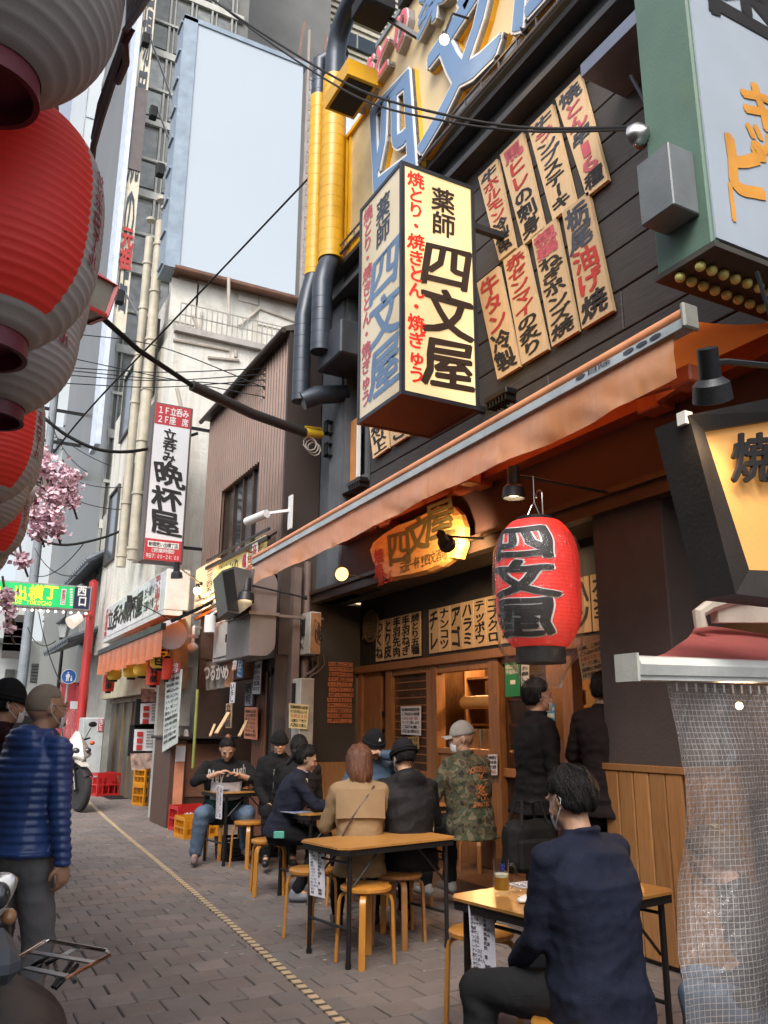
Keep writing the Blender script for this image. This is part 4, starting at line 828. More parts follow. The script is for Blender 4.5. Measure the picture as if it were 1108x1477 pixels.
ob('eaves', m_, mat('eave_brown', (.06, .05, .042), .5, .3), bb)
# ground floor
m_ = MB(); m_.box(XB+.25, XB+.4, by0, by1, 2.1, zlow+.05); ob('ground_lintel', m_, mat('gf_grey', (.06, .055, .05), .6), bb)
m_ = MB(); m_.box(XB+1.6, XB+1.7, by0, by1, 0, 2.4); m_.box(XB+.3, 4.15, by0+.0, by0+.08, 0, 2.3); ob('ground_wall', m_, DBROWN, bb)
m_ = MB(); m_.box(XB+.25, XB+.32, by0, by0+.85, 0, 2.2); ob('black_shutter', m_, mat('shutter_black', (.022, .018, .016), .5), bb)
for k in range(6):
    m_ = MB(); m_.bbox(XB+.22, XB+.25, by0+.9+k*.09, by0+.975+k*.09, 0, 2.15, .005); ob('post_board', m_, wood('reddish_board', (.15, .06, .03), (.07, .03, .018), .5, (5, 5, .7), 7, .2), bb)
# signs over the ground floor
def signx(name, label, X, c1, c2, m, txt=(), cat='sign', th=.08, rows=None, ink=BLACK, inkr=None, skew=None, emi=None):
    y1_, z1_ = P(*c1, X=X).yz; y0_, z0_ = P(*c2, X=X).yz; t = thing(name, label, cat); m_ = MB(); m_.bbox(X, X+th, y0_, y1_, z0_, z1_, .008); ob('board', m_, m, t)
    f = quadmap(*quad_x(X, y0_, y1_, z0_, z1_), lift=.003)
    for (s, u0, u1, v0, v1, vert, mm_) in txt:
        m_ = MB(); (vtext(m_, s, f, u0, u1, v1, v0, .03, wob=.6) if vert else htext(m_, s, f, u0, u1, v0, v1, .03, wob=.5)); ob('lettering', m_, mm_, t)
    return t, f
signx('yellow_shop_sign', 'pale yellow signboard below the window of the brown ribbed house', XB-.05, (310, 812), (378, 838), mat('sign_cream_yellow', (.62, .52, .22), .5, emit=(.8, .65, .25), es=.12), (('やきとり', .12, .55, .35, .8, False, BLACK), ('大衆酒場', .62, .8, .05, .95, True, RED), ('立呑み屋', .84, .98, .05, .95, True, RED)))
m_ = MB(); a = P(298, 820, X=XB-.1); b_ = P(388, 775, X=XB-.1); m_.bar(a, b_, .05); m_.bar(a+Vector((0, 0, .12)), b_+Vector((0, 0, .12)), .03)
for k in range(8): q = a+(b_-a)*k/7; m_.bar(q, q+Vector((.15, 0, .12)), .025)
tag(ob('sign_rail', m_, DMETAL), 'dark metal rail over the yellow signboard of the brown house', 'rail')
for i, (cs, s, lb) in enumerate(((((364, 786), (371, 782), (371, 817), (364, 820)), '立呑屋', 'narrow red lettered banner left of the awning end'), (((349, 802), (356, 797), (356, 818), (349, 821)), '酒場', 'short red lettered banner by the yellow signboard'))):
    q = [P(*c, X=XB-.2) for c in cs]; t = thing('banner', lb, 'banner'); m_ = MB(); m_.slab([q[3], q[2], q[1], q[0]], (-1, 0, 0), .01); ob('cloth', m_, WHITE, t); m_ = MB(); vtext(m_, s, quadmap(*q, lift=.003), .1, .9, .97, .03, .06); ob('lettering', m_, RED, t)
# camera on the brown wall
c = P(383, 742, X=XB-.25); t = thing('security_camera', 'white security camera on the brown ribbed wall', 'security camera'); m_ = MB(); m_.cyl(c+Vector((0, -.05, 0)), c+Vector((-.12, .38, -.03)), .055, n=14); ob('housing', m_, WHITE, t, True); m_ = MB(); m_.cyl(c+Vector((-.12, .38, -.03)), c+Vector((-.125, .4, -.031)), .045, n=14); ob('lens', m_, BLKPL, t)
m_ = MB(); m_.bar(c+Vector((0, .05, .02)), (XB, c.y-.25, c.z+.03), .035); m_.box(XB-.02, XB, c.y-.32, c.y-.2, c.z-.22, c.z+.22); ob('bracket', m_, WHITE, t)
# grey duct box and hood in front
t = thing('duct_box', 'large grey rounded exhaust duct box on the wall beneath the brown house', 'duct')
XG = 3.55; yg0, yg1 = P(393, 880, X=XG).y, P(362, 880, X=XG).y; Yg = yg0
xg0, xg1 = P(362, 880, Y=9.4).x, P(399, 880, Y=9.4).x; zg0, zg1 = P(380, 946, Y=9.4).z, P(380, 822, Y=9.4).z
r_ = .16
prof = [(xg0, zg0)]+[(xg1-r_+r_*math.sin(a), zg0+r_-r_*math.cos(a)) for a in np.linspace(0, PI/2, 6)]+[(xg1-r_+r_*math.cos(a), zg1-r_+r_*math.sin(a)) for a in np.linspace(0, PI/2, 6)]+[(xg0, zg1)]
m_ = MB(); m_.loft([[(x, 9.4, z) for x, z in prof[::-1]], [(x, 10.3, z) for x, z in prof[::-1]]]); ob('body', m_, mat('duct_grey', (.19, .165, .165), .5, .2, var=.1, dirt=.4, dirtcol=(.1, .07, .055)), t)
m_ = MB(); zmid = P(380, 885, Y=9.4).z; m_.box(xg0-.03, xg1+.03, 9.37, 10.3, zmid-.02, zmid+.02); m_.bar((xg1, 9.5, zmid), (4.2, 9.5, zmid), .03); ob('band', m_, mat('band_grey', (.2, .18, .17), .4, .5), t)
t = thing('exhaust_hood', 'dark tilted exhaust hood left of the grey duct box', 'hood')
cs = [P(x, y, Y=9.3) for x, y in ((320, 823), (338, 817), (362, 823), (364, 872), (346, 885), (328, 882))]
m_ = MB(); m_.loft([[p for p in cs[::-1]], [p+Vector((.1, .7, 0)) for p in cs[::-1]]]); ob('body', m_, mat('hood_grey', (.10, .10, .105), .45, .3), t)
m_ = MB(); q = [P(x, y, Y=9.29) for x, y in ((321, 826), (337, 820), (345, 882), (329, 880))]; m_.slab([q[3], q[2], q[1], q[0]], (0, -1, 0), .01); ob('opening', m_, BLKPL, t)
# white cabinet doors
t = thing('wall_cabinet', 'white meter cabinet with two small doors under the exhaust hood', 'cabinet')
XM2 = 3.45; ya, za = P(309, 905, X=XM2).yz; yb2, zb2 = P(362, 945, X=XM2).yz; zt2 = P(362, 880, X=XM2).z
m_ = MB(); m_.bbox(XM2, XM2+.4, yb2, ya, zb2, zt2, .015); CABW = mat('cabinet_white', (.36, .37, .36), .45, dirt=.35, dirtcol=(.16, .13, .1)); ob('case', m_, CABW, t)
for k in range(2):
    a = yb2+.06+k*(ya-yb2-.06)/2; m_ = MB(); m_.bbox(XM2-.02, XM2, a, a+(ya-yb2)/2-.12, zb2+.06, zt2-.06, .006); d_ = ob('door', m_, CABW, t); m_ = MB(); m_.bar((XM2-.035, a+.1, (zb2+zt2)/2-.05), (XM2-.035, a+.1, (zb2+zt2)/2+.06), .015); ob('handle', m_, DMETAL, d_)
# noren
t = thing('noren_curtain', 'short grey and brown cloth curtain with white characters over the second shop entrance', 'curtain')
XN = 3.55; q = [P(x, y, X=XN) for x, y in ((296, 952), (338, 955), (336, 990), (297, 996))]
for a, b_, nm, m__ in ((0, .33, 'panel', 'noren_grey'), (.335, .66, 'panel', 'noren_grey'), (.665, 1, 'panel', 'noren_brown')):
    f = quadmap(*q, lift=0); m_ = MB(); m_.grid(lambda u, v: f(a+(b_-a)*u, 1-v, 0)+Vector((.03*math.sin((a+(b_-a)*u)*22)*v, 0, 0)), 10, 5); ob(nm, m_, mat(m__, (.13, .12, .11) if m__ == 'noren_grey' else (.22, .11, .06), .9), t)
m_ = MB(); htext(m_, 'つるかめ', quadmap(*q, lift=.05), .08, .95, .3, .85, .05, wob=.8); ob('lettering', m_, mat('noren_ink', (.4, .38, .35), .8), t)
m_ = MB(); m_.cyl(q[0]+Vector((0, .1, .02)), q[1]+Vector((0, -.1, .02)), .02); ob('rod', m_, DMETAL, t)
# small signs on that front
def smallsign(lb, cs, X, m, s=None, vert=True, ink=WHITE, cat='sign'):
    q = [P(*c, X=X) for c in cs]; t = thing('small_sign', lb, cat); m_ = MB(); m_.slab([q[3], q[2], q[1], q[0]], (-1, 0, 0), .015); ob('sheet', m_, m, t)
    if s:
        m_ = MB()
        if vert == 'g':
            f = quadmap(*q, lift=.003)
            for i, r in enumerate(s): htext(m_, r, f, .08, .92, .93-(i+1)*.86/len(s)+.01, .93-i*.86/len(s)-.02, .03)
        else: vtext(m_, s, quadmap(*q, lift=.003), .12, .88, .96, .04, .05)
        ob('lettering', m_, ink, t)
    return t
smallsign('small blue sign hanging beside the grey curtain', ((345, 944), (352, 943), (349, 978), (341, 977)), 3.4, mat('sign_blue', (.04, .2, .5), .5), 'たばこ')
smallsign('small orange sign beside the blue hanging sign', ((337, 948), (344, 946), (341, 966), (334, 968)), 3.42, mat('sign_orange', (.5, .16, .06), .5), '酒')
smallsign('white strip poster with handwriting on the post under the duct box', ((368, 955), (377, 953), (375, 1001), (364, 1001)), 3.85, PAPER, ['呑み放題', '本日も', '元気', '営業', '中です'], 'g', BLACK)
smallsign('white vertical signboard with black letters by the second entrance', ((333, 985), (339, 984), (337, 1014), (331, 1014)), 3.5, PAPER, 'いらし', True, BLACK)
smallsign('poster with photographs left of the handwriting strip', ((354, 985), (364, 983), (363, 1018), (353, 1018)), 3.85, mat('poster_mix', (.25, .28, .34), .5, var=.9, scale=9), ['酒', '肴'], 'g', BLACK)
smallsign('orange paper menu below the photograph poster', ((353, 1020), (371, 1020), (370, 1067), (352, 1065)), 3.85, mat('paper_orange', (.58, .24, .14), .6), ['焼酎三百', '日本酒冷', '生ビール', 'ハイボル', 'ウーロン', 'サワー各', '梅酒水割'], 'g', BLACK)
smallsign('vertical wooden name post sign beside the shop entrance', ((326, 1015), (334, 1014), (333, 1050), (325, 1050)), 3.5, mat('post_sign', (.38, .26, .16), .6), '立呑処', True, BLACK)
# meter boxes on the column at the restaurant edge
Ym = 9.35
def meter(lb, cs, depth, mf, ms, win=None, notice=False):
    # cs: px left-top of street face, shared edge top, right top of the near face, shared edge bottom
    (lx, ly), (ex, ey), (rx, ry), (bx_, by_) = cs
    e = P(ex, ey, Y=Ym); zt = e.z; zb3 = P(bx_, by_, Y=Ym).z; xr = P(rx, ry, Y=Ym).x; yl_ = P(lx, ly, X=e.x).y
    t = thing('meter_box', lb, 'meter box'); m_ = MB(); m_.bbox(e.x, xr, Ym, yl_, zb3, zt, .008); ob('case', m_, mf, t)
    m_ = MB(); m_.box(e.x+.01, xr-.01, Ym-.006, Ym, zb3+.01, zt-.01); ob('side_plate', m_, ms, t)
    L_ = yl_-Ym
    for (a, b_, c_, d_) in win or ():
        m_ = MB(); m_.box(e.x-.012, e.x-.002, yl_-L_*b_, yl_-L_*a, zb3+(zt-zb3)*c_, zb3+(zt-zb3)*d_); ob('window', m_, mat('meter_glass', (.015, .017, .02), .1), t)
    return t, e, xr, yl_, zb3, zt
GRF = mat('meter_white', (.42, .41, .38), .6, var=.2, dirt=.5, dirtcol=(.12, .09, .07))
t, e, xr, yl_, z3, z4 = meter('upper white meter box with two windows and graffiti on its rusty side', ((426, 890), (448, 882), (464, 880), (448, 943)), .3, GRF, mat('meter_rust', (.27, .14, .07), .7, var=.3, scale=6, dirt=.7, dirtcol=(.05, .03, .02)), [(.15, .35, .45, .85), (.5, .7, .45, .85)])
m_ = MB()
for k in range(5): m_.tube([(e.x+.05+.12*random.random(), Ym-.009, z3+.1+.35*random.random()) for _ in range(5)], .004, 4)
for k in range(3): m_.tube([(e.x-.012, yl_-.05-.3*random.random(), z3+.05+.25*random.random()) for _ in range(5)], .004, 4)
ob('graffiti', m_, BLACK, t)
t2, e2, xr2, yl2, z5, z6 = meter('lower tall grey meter box with a yellow notice taped on it', ((418, 980), (434, 978), (454, 976), (434, 1075)), .3, GRF, mat('meter_grey', (.30, .28, .25), .6, var=.2, dirt=.6, dirtcol=(.1, .08, .06)), [(.2, .6, .55, .93)])
poster('notice', 'yellow printed notice taped on the lower grey meter box', ((417, 1014), (446, 1017), (443, 1052), (417, 1050)), Y=Ym-.03, m=mat('paper_yellow', (.62, .52, .26), .6), rows=['営業時間の変更', 'のお知らせ', '#５月２３日', 'まで', '店主'])
m_ = MB(); 
for dx in (.05, .13): m_.tube([(e.x+.1+dx, Ym+.1, z3+.02), (e.x+.12+dx, Ym+.1, z3-.12), (e.x+.02+dx, Ym+.1, z3-.22), (e.x-.05+dx, Ym+.1, z3-.25), (e.x-.08+dx, Ym+.1, z6)], .022, 8)
tag(ob('conduit_pipes', m_, mat('conduit_brown', (.07, .05, .045), .6), None, True), 'bent brown conduits between the two meter boxes', 'pipe')
pp = MB(); a = P(420, 850, Y=9.7).x; pp.box(a, a+.1, 9.6, 9.75, 0, 3.4); pp.cyl((a+.22, 9.7, .5), (a+.22, 9.7, 3.5), .05, n=12); tag(ob('brown_column', pp, mat('pinkish_column', (.13, .095, .085), .6, dirt=.4, dirtcol=(.05, .035, .03))), 'pinkish brown column and pipe left of the meter boxes', 'column')
m_ = MB(); m_.box(P(400, 900, Y=9.75).x, 4.2, 9.76, 9.8, 0, 3.5); tag(ob('brown_partition', m_, mat('part_brown', (.06, .045, .04), .7)), 'plain brown partition wall between the two shops', 'wall')
# ================================================================== white old building with billboard
XO = 3.25; YO = 15.0
wb = thing('white_building', 'weathered white plaster building with a rusty roof edge behind the brown house', 'building')
def stained():
    m, nt, b = nodes('stained_plaster'); L = nt.links; geo = N(nt, 'ShaderNodeNewGeometry'); mp = N(nt, 'ShaderNodeMapping'); mp.inputs['Scale'].default_value = (2.2, 2.2, .25); L.new(geo.outputs['Position'], mp.inputs[0])
    n1 = N(nt, 'ShaderNodeTexNoise'); n1.inputs['Scale'].default_value = 1.3; n1.inputs['Detail'].default_value = 9; n1.inputs['Roughness'].default_value = .65; L.new(mp.outputs[0], n1.inputs[0])
    n2 = N(nt, 'ShaderNodeTexNoise'); n2.inputs['Scale'].default_value = 1.1; n2.inputs['Detail'].default_value = 10; n2.inputs['Roughness'].default_value = .7; L.new(geo.outputs['Position'], n2.inputs[0])
    c = mix(nt, ramp(nt, n1.outputs[0], .48, .72), (.68, .67, .62), (.42, .36, .27)); c = mix(nt, ramp(nt, n2.outputs[0], .56, .72), c, (.47, .46, .42)); n5 = N(nt, 'ShaderNodeTexNoise'); n5.inputs['Scale'].default_value = 5; n5.inputs['Detail'].default_value = 12; n5.inputs['Roughness'].default_value = .75; L.new(geo.outputs['Position'], n5.inputs[0]); c = mix(nt, ramp(nt, n5.outputs[0], .62, .7), c, (.3, .28, .24))
    L.new(c, b.inputs['Base Color']); b.inputs['Roughness'].default_value = .85
    bp = N(nt, 'ShaderNodeBump'); bp.inputs['Strength'].default_value = .7; bp.inputs['Distance'].default_value = .05; L.new(n5.outputs[0], bp.inputs['Height']); L.new(bp.outputs[0], b.inputs['Normal']); return m
PLAST = stained(); zw = P(258, 385, Y=YO).z
zstep = P(240, 470, Y=YO).z
m_ = MB(); m_.box(XO, 12, YO, 21, 3.05, zstep); m_.box(XO+.75, 12, YO+.5, 21, 0, 3.05); m_.box(XO+.1, 12, YO+.35, 21, zstep, zw); ob('wall', m_, PLAST, wb)
m_ = MB(); m_.box(XO-.02, 12, YO+.1, YO+.6, zw, zw+.05); m_.cyl((XO-.05, YO+.1, zw+.02), (12, YO+.1, zw+.02), .07, n=12); ob('roof_edge', m_, mat('rust_edge', (.16, .08, .05), .6, .3, var=.4, scale=3, dirt=.6), wb)
m_ = MB()
for z in (.05, .3, .55): m_.bar((XO+.1, YO-.05, zstep+z), (XO+3.0, YO-.05, zstep+z), .02)
for k in range(28): m_.bar((XO+.1+k*.107, YO-.05, zstep+.05), (XO+.1+k*.107, YO-.05, zstep+.55), .02)
m_.box(XO, XO+3.6, YO-.12, YO, zstep-.1, zstep+.02); ob('terrace_rail', m_, mat('rail_white', (.42, .4, .37), .5, dirt=.5), wb)
m_ = MB()
for (pa, pb) in (((291, 450), (289, 480)), ((289, 480), (278, 455)), ((345, 470), (375, 445)), ((375, 445), (430, 465))):
    m_.cyl(P(*pa, Y=YO+.3), P(*pb, Y=YO+.3), .03, n=6)
for (pa, pb) in (((250, 490), (330, 505)), ((300, 515), (345, 520)), ((255, 560), (262, 590)), ((340, 505), (340, 515)), ((330, 400), (330, 470))): m_.cyl(P(*pa, Y=YO-.02), P(*pb, Y=YO-.02), .035, n=6)
ob('wall_cable', m_, mat('wall_cable', (.45, .4, .35), .7), wb)
# flat patched panels on the plaster
m_ = MB()
for (x, y, x2, y2) in ((248, 400, 283, 470), (285, 405, 333, 500), (345, 412, 372, 440), (375, 415, 425, 480)): a = P(x, y, Y=YO+.33); b_ = P(x2, y2, Y=YO+.33); m_.box(a.x, b_.x, YO+.32, YO+.35, b_.z, a.z)
ob('patch', m_, mat('patch_white', (.66, .65, .6), .75, var=.15, dirt=.4, dirtcol=(.35, .28, .2)), wb)
# pipes up the street side
PIPE = mat('pipe_cream', (.46, .42, .33), .5, dirt=.4, dirtcol=(.2, .17, .13)); m_ = MB()
for (px_, py_, r, X, pyt) in ((205, 640, .1, 3.0, 425), (190, 640, .09, 2.95, 445), (212, 600, .06, 3.1, 500)):
    p = P(px_, py_, X=X); zt = P(px_, pyt, X=X).z+1; m_.cyl((X, p.y, 4.5), (X, p.y, zt), r, n=12)
    for k in range(8): m_.cyl((X, p.y, 4.7+k*1.1), (X, p.y, 4.76+k*1.1), r+.02, n=12)
ob('downpipe', m_, PIPE, wb, True)
# street facade details: white panels and windows
for (ya, z0_, z1_) in ((15.6, 5.2, 6.9), (17.6, 5.2, 6.9), (19.4, 5.2, 6.9), (16.4, 8.2, 9.8), (18.8, 8.2, 9.8)):
    m_ = MB(); m_.box(XO-.06, XO, ya-.06, ya+1.16, z0_-.06, z0_); m_.box(XO-.06, XO, ya-.06, ya+1.16, z1_, z1_+.06); m_.box(XO-.06, XO, ya-.06, ya, z0_, z1_); m_.box(XO-.06, XO, ya+1.1, ya+1.16, z0_, z1_); w_ = ob('window', m_, mat('frame_dark', (.06, .055, .05), .5), wb)
    m_ = MB(); m_.box(XO-.02, XO+.0, ya, ya+1.1, z0_, z1_); ob('pane', m_, mat('glass_grey', (.12, .15, .17), .08, .3), w_)
# billboard
bd = thing('billboard', 'huge blank white billboard with a grey steel frame on the roof of the white building', 'billboard')
YB = 15.1; q = [P(286, 35, Y=YB), P(440, 97, Y=YB), P(423, 424, Y=YB), P(258, 383, Y=YB)]
xa, xb, za, zb_ = q[3].x, (q[1].x+q[2].x)/2, (q[2].z+q[3].z)/2, (q[0].z+q[1].z)/2; xa = (q[0].x+q[3].x)/2
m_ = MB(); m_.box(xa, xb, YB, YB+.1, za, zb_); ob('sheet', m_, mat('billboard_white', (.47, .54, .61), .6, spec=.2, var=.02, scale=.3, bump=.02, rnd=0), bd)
m_ = MB(); m_.box(xa-.3, xa, YB-.03, YB+.6, za-.1, zb_+.1); m_.box(xa-.3, xb+.1, YB-.03, YB+.3, zb_, zb_+.12)
for k in range(9): z = za+(zb_-za)*k/8; m_.box(xa-.34, xa-.3, YB+.1, YB+.5, z, z+.05)
ob('frame', m_, mat('frame_blue_grey', (.26, .32, .38), .45, .4), bd)
m_ = MB(); xl0, xl1 = xb+.12, xb+.62
for x in (xl0, xl1): m_.bar((x, YB, za-.3), (x, YB, zb_+1.1), .05)
for k in range(22): z = za+(zb_-za)*k/21; m_.bar((xl0, YB, z), (xl1, YB, z), .025)
ob('ladder', m_, mat('ladder_rust', (.36, .3, .27), .6, .3), bd)
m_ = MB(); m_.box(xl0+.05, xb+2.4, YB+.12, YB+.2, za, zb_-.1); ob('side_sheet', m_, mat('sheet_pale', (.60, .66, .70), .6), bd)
m_ = MB(); m_.bar((xb-.1, YB+.2, zb_-.1), (xb+.1, YB+.3, zb_+1.6), .05); m_.bar((xb+.5, YB+.2, zb_-.1), (xb+.7, YB+.3, zb_+1.5), .05); m_.bar((xb-.1, YB+.2, zb_+.3), (xb+.7, YB+.3, zb_+.6), .04); ob('brace', m_, mat('brace_rust', (.22, .13, .1), .7), bd)
# vertical sign
Yv = 14.0; q = [P(224, 582, Y=Yv), P(275, 590, Y=Yv), P(261, 811, Y=Yv), P(208, 807, Y=Yv)]
xa, xb = (q[0].x+q[3].x)/2, (q[1].x+q[2].x)/2; za, zb_ = (q[2].z+q[3].z)/2, (q[0].z+q[1].z)/2
vs_ = thing('vertical_sign', 'tall white vertical sign with red ends reading 立呑み晩杯屋', 'sign')
m_ = MB(); m_.bbox(xa-.04, xb+.04, Yv, Yv+.28, za-.03, zb_+.03, .01); ob('case', m_, mat('case_brown', (.10, .08, .075), .5), vs_)
m_ = MB(); m_.box(xa, xb, Yv-.01, Yv, za, zb_); ob('face', m_, mat('sign_white', (.62, .63, .66), .35, var=.02, bump=0), vs_)
Hh_ = zb_-za; RS = mat('sign_red', (.42, .035, .045), .4, var=.05, bump=0)
for a, b_ in ((zb_-Hh_*.135, zb_), (za, za+Hh_*.13)): m_ = MB(); m_.box(xa, xb, Yv-.013, Yv-.01, a, b_); ob('red_band', m_, RS, vs_)
f = quadmap(*quad_y(Yv-.013, xa, xb, za, zb_), lift=.004); m_ = MB(); htext(m_, '１Ｆ立呑み', f, .06, .94, .935, .985, .03); htext(m_, '２Ｆ座 席', f, .06, .94, .875, .925, .03); htext(m_, '（営業時間）', f, .1, .9, .047, .072, .02); htext(m_, '平日７：００－２４：００', f, .05, .95, .01, .038, .03)
ob('white_lettering', m_, WHITE, vs_)
m_ = MB(); m_.box(xa+.05, xb-.05, Yv-.018, Yv-.013, za+Hh_*.078, za+Hh_*.115); ob('white_band', m_, WHITE, vs_)
m_ = MB(); htext(m_, '新宿思い出横丁店', quadmap(*quad_y(Yv-.018, xa, xb, za, zb_), lift=.004), .1, .9, .083, .11, .03); vtext(m_, '立呑み', f, .3, .62, .84, .62, .05, wob=1); vtext(m_, '晩杯屋', f, .14, .86, .62, .15, .045, wob=1.2); ob('lettering', m_, BLACK, vs_)
m_ = MB(); m_.bar((xb, Yv+.14, za+.3), (XO+.8, Yv+.14, za+.3), .05); m_.bar((xb, Yv+.14, zb_-.3), (XO+.8, Yv+.14, zb_-.3), .05); ob('bracket', m_, DMETAL, vs_)
# horizontal white shop sign
XS = 3.1; ys0, ys1 = P(239, 850, X=XS).y, P(151, 900, X=XS).y; zs1_ = P(239, 821, X=XS).z; zs0_ = P(236, 880, X=XS).z
hsn = thing('shop_sign', 'long white shop sign with black brush characters over the orange awning', 'sign')
m_ = MB(); m_.bbox(XS, XS+.4, ys0, ys1, zs0_, zs1_, .02); m_.box(XS-.01, XS+.4, ys0, ys1, zs0_-.08, zs0_); ob('case', m_, mat('sign_case_white', (.5, .52, .53), .45), hsn)
f = quadmap(*quad_x(XS, ys0, ys1, zs0_, zs1_), lift=.004); m_ = MB(); m_.add([f(.02, .04, 0), f(.95, .04, 0), f(.95, .95, 0), f(.02, .95, 0)], [(0, 1, 2, 3)]); ob('face', m_, mat('sign_pale', (.58, .6, .64), .3, bump=0), hsn)
f = quadmap(*quad_x(XS, ys0, ys1, zs0_, zs1_), lift=.01); m_ = MB(); htext(m_, '立呑み晩杯屋', f, .08, .70, .18, .8, .045, wob=1.1); htext(m_, '生ビール酎ハイ', f, .72, .86, .55, .8, .03); htext(m_, '日替わり肴', f, .72, .86, .2, .45, .03); ob('lettering', m_, BLACK, hsn)
m_ = MB(); vtext(m_, '思い出横丁店', f, .87, .93, .95, .05, .03); vtext(m_, '大衆酒場晩', f, .02, .07, .95, .05, .03); ob('red_lettering', m_, RED, hsn)
# facade below: orange awning, beige fascia
m_ = MB(); m_.box(XS+.3, XS+.45, ys0, 20.5, 2.0, zs0_); ob('fascia', m_, mat('cream_fascia', (.42, .38, .27), .7, dirt=.4), wb)
oa = thing('small_orange_awning', 'smaller orange awning of the far shop over its row of lanterns', 'awning')
XA2 = 2.75; a0 = P(236, 905, X=XA2); a1 = P(143, 945, X=XA2); zz = a0.z
m_ = MB(); m_.grid(lambda u, v: (XA2+(XS+.35-XA2)*v, a0.y+(a1.y-a0.y)*u, zz+.35*v), 12, 3); ob('canopy_cloth', m_, ORF, oa)
m_ = MB(); m_.grid(lambda u, v: (XA2-.01+.03*math.sin(u*70)*v, a0.y+(a1.y-a0.y)*u, zz-.42*v+.02*math.sin(u*20)*v), 70, 4); ob('valance', m_, mat('orange_valance', (.5, .14, .055), .5, var=.15, coat=.2), oa)
m_ = MB(); m_.bar((XA2, a0.y, zz+.02), (XA2, a1.y, zz+.02), .07, .09); m_.bar((XA2+.1, a0.y-.02, zz+.09), (XS+.35, a0.y-.02, zz+.42), .05); ob('front_bar', m_, DMETAL, oa)
# far facade lower: doors, posters
m_ = MB(); m_.box(XS+.55, XS+.6, 14.2, 20.3, 0, 2.6); ob('ground_front', m_, mat('front_dark', (.10, .09, .075), .6, var=.5, scale=1.4), wb)
m_ = MB()
for k in range(7): m_.box(XS+.5, XS+.55, 14.4+k*.85, 14.46+k*.85, 0, 2.6)
m_.box(XS+.5, XS+.55, 14.2, 20.3, 1.9, 2.0); ob('mullion', m_, mat('mull', (.16, .12, .07), .5), wb)
m_ = MB(); m_.box(XS+.15, XS+.6, 14.0, 14.15, 0, 3.2); ob('end_pier', m_, mat('pier_grey', (.34, .34, .31), .6, dirt=.4), wb)
# lanterns under the far awning
def lan(name, label, c, R, H, m, group=None, txt=None, face=None, ink=BLACK, sq=.6, cat='paper lantern'):
    t = thing(name, label, cat, c, group=group); ob('paper_body', paperlantern('b', (0, 0, 0), R, H, None, t, 24, 12, R*.02, sq), m, t, True)
    for s in (-1, 1): m_ = MB(); m_.cyl((0, 0, s*H/2), (0, 0, s*(H/2+.035)), R*.5, n=16); ob('collar', m_, BLKPL, t)
    m_ = MB(); m_.cyl((0, 0, H/2), (0, 0, H/2+.2), .006, n=5); ob('cord', m_, BLKPL, t)
    if txt:
        m_ = MB(); vtext(m_, txt, lanmap(Vector((0, 0, 0)), R, H, math.atan2(CAM.y-c[1], CAM.x-c[0]), 1.2, sq, .006), .1, .9, .9, .1, .05); ob('lettering', m_, ink, t)
    return t
YLW = mat('lantern_yellow', (.55, .36, .04), .6, emit=(.8, .45, .05), es=.05)
R2 = mat('lantern_red2', (.5, .05, .03), .6, emit=(.8, .05, .02), es=.06)
for i, (x, y, r, m__, lb, s) in enumerate(((231, 952, 14, YLW, 'round yellow paper lantern at the near end under the small orange awning', '酒'), (205, 965, 12, YLW, 'second yellow paper lantern under the small orange awning', None), (190, 967, 12, YLW, 'third yellow paper lantern under the small orange awning', None), (165, 972, 10, YLW, 'farthest yellow paper lantern under the small orange awning', None))):
    c = P(x, y, X=2.95); d_ = (c-CAM).dot(cf); lan('yellow_lantern', lb, c, r*d_/F_PX, 1.7*r*d_/F_PX, m__, 'yellow lanterns under the far awning', s)
for (x, y, r, h, lb, s) in ((222, 970, 10, 36, 'red cylinder lantern in front of the far shop near its menu boards', '晩杯屋'), (157, 985, 8, 24, 'small red cylinder lantern at the far end of the far shop', '酒場'), (241, 965, 7, 30, 'narrow red lantern behind the near yellow one', None)):
    c = P(x, y, X=3.0); d_ = (c-CAM).dot(cf); lan('cylinder_lantern', lb, c, r*d_/F_PX, h*d_/F_PX, R2, 'red lanterns of the far shop', s, sq=.85)
# white disc lamp near awning end and white boxes
c = P(248, 916, X=3.0); m_ = MB(); m_.cyl(c, c+Vector((-.02, .0, 0))+Vector((0, -.1, 0)), .22, n=20); m_.bar(c, c+Vector((.4, 0, 0)), .05); tag(ob('satellite_dish', m_, mat('dish_white', (.5, .55, .62), .4), None, True), 'pale blue grey dish at the near end of the small orange awning', 'dish')
q = [P(x, y, Y=13.9) for x, y in ((254, 898), (281, 893), (281, 938), (256, 940))]; m_ = MB(); m_.bbox(q[0].x, q[1].x, 13.9, 14.2, q[2].z, q[0].z, .02); tag(ob('wall_box', m_, mat('box_cream', (.4, .39, .34), .5)), 'plain cream utility box on the wall beside the dish', 'utility box')
c = P(278, 935, Y=13.4); t = thing('dome_camera', 'white dome camera by the cream utility box', 'security camera'); m_ = MB(); m_.ell(c, (.1, .1, .09), 12); ob('dome', m_, WHITE, t, True); m_ = MB(); m_.cyl(c+Vector((0, 0, .05)), c+Vector((0, 0, .35)), .03); m_.bar(c+Vector((0, 0, .35)), c+Vector((.4, .3, .35)), .04); ob('bracket', m_, WHITE, t)
c = P(303, 900, X=3.3); t = thing('cylinder_lamp', 'white cylinder lamp on a bent arm before the white cabinet', 'lamp'); m_ = MB(); m_.cyl(c+Vector((0, 0, -.12)), c+Vector((0, 0, .12)), .08, n=16); ob('housing', m_, WHITE, t, True); m_ = MB(); m_.tube([c+Vector((0, 0, .12)), c+Vector((.05, -.1, .17)), c+Vector((.3, -.9, .1))], .02); ob('arm', m_, WHITE, t)
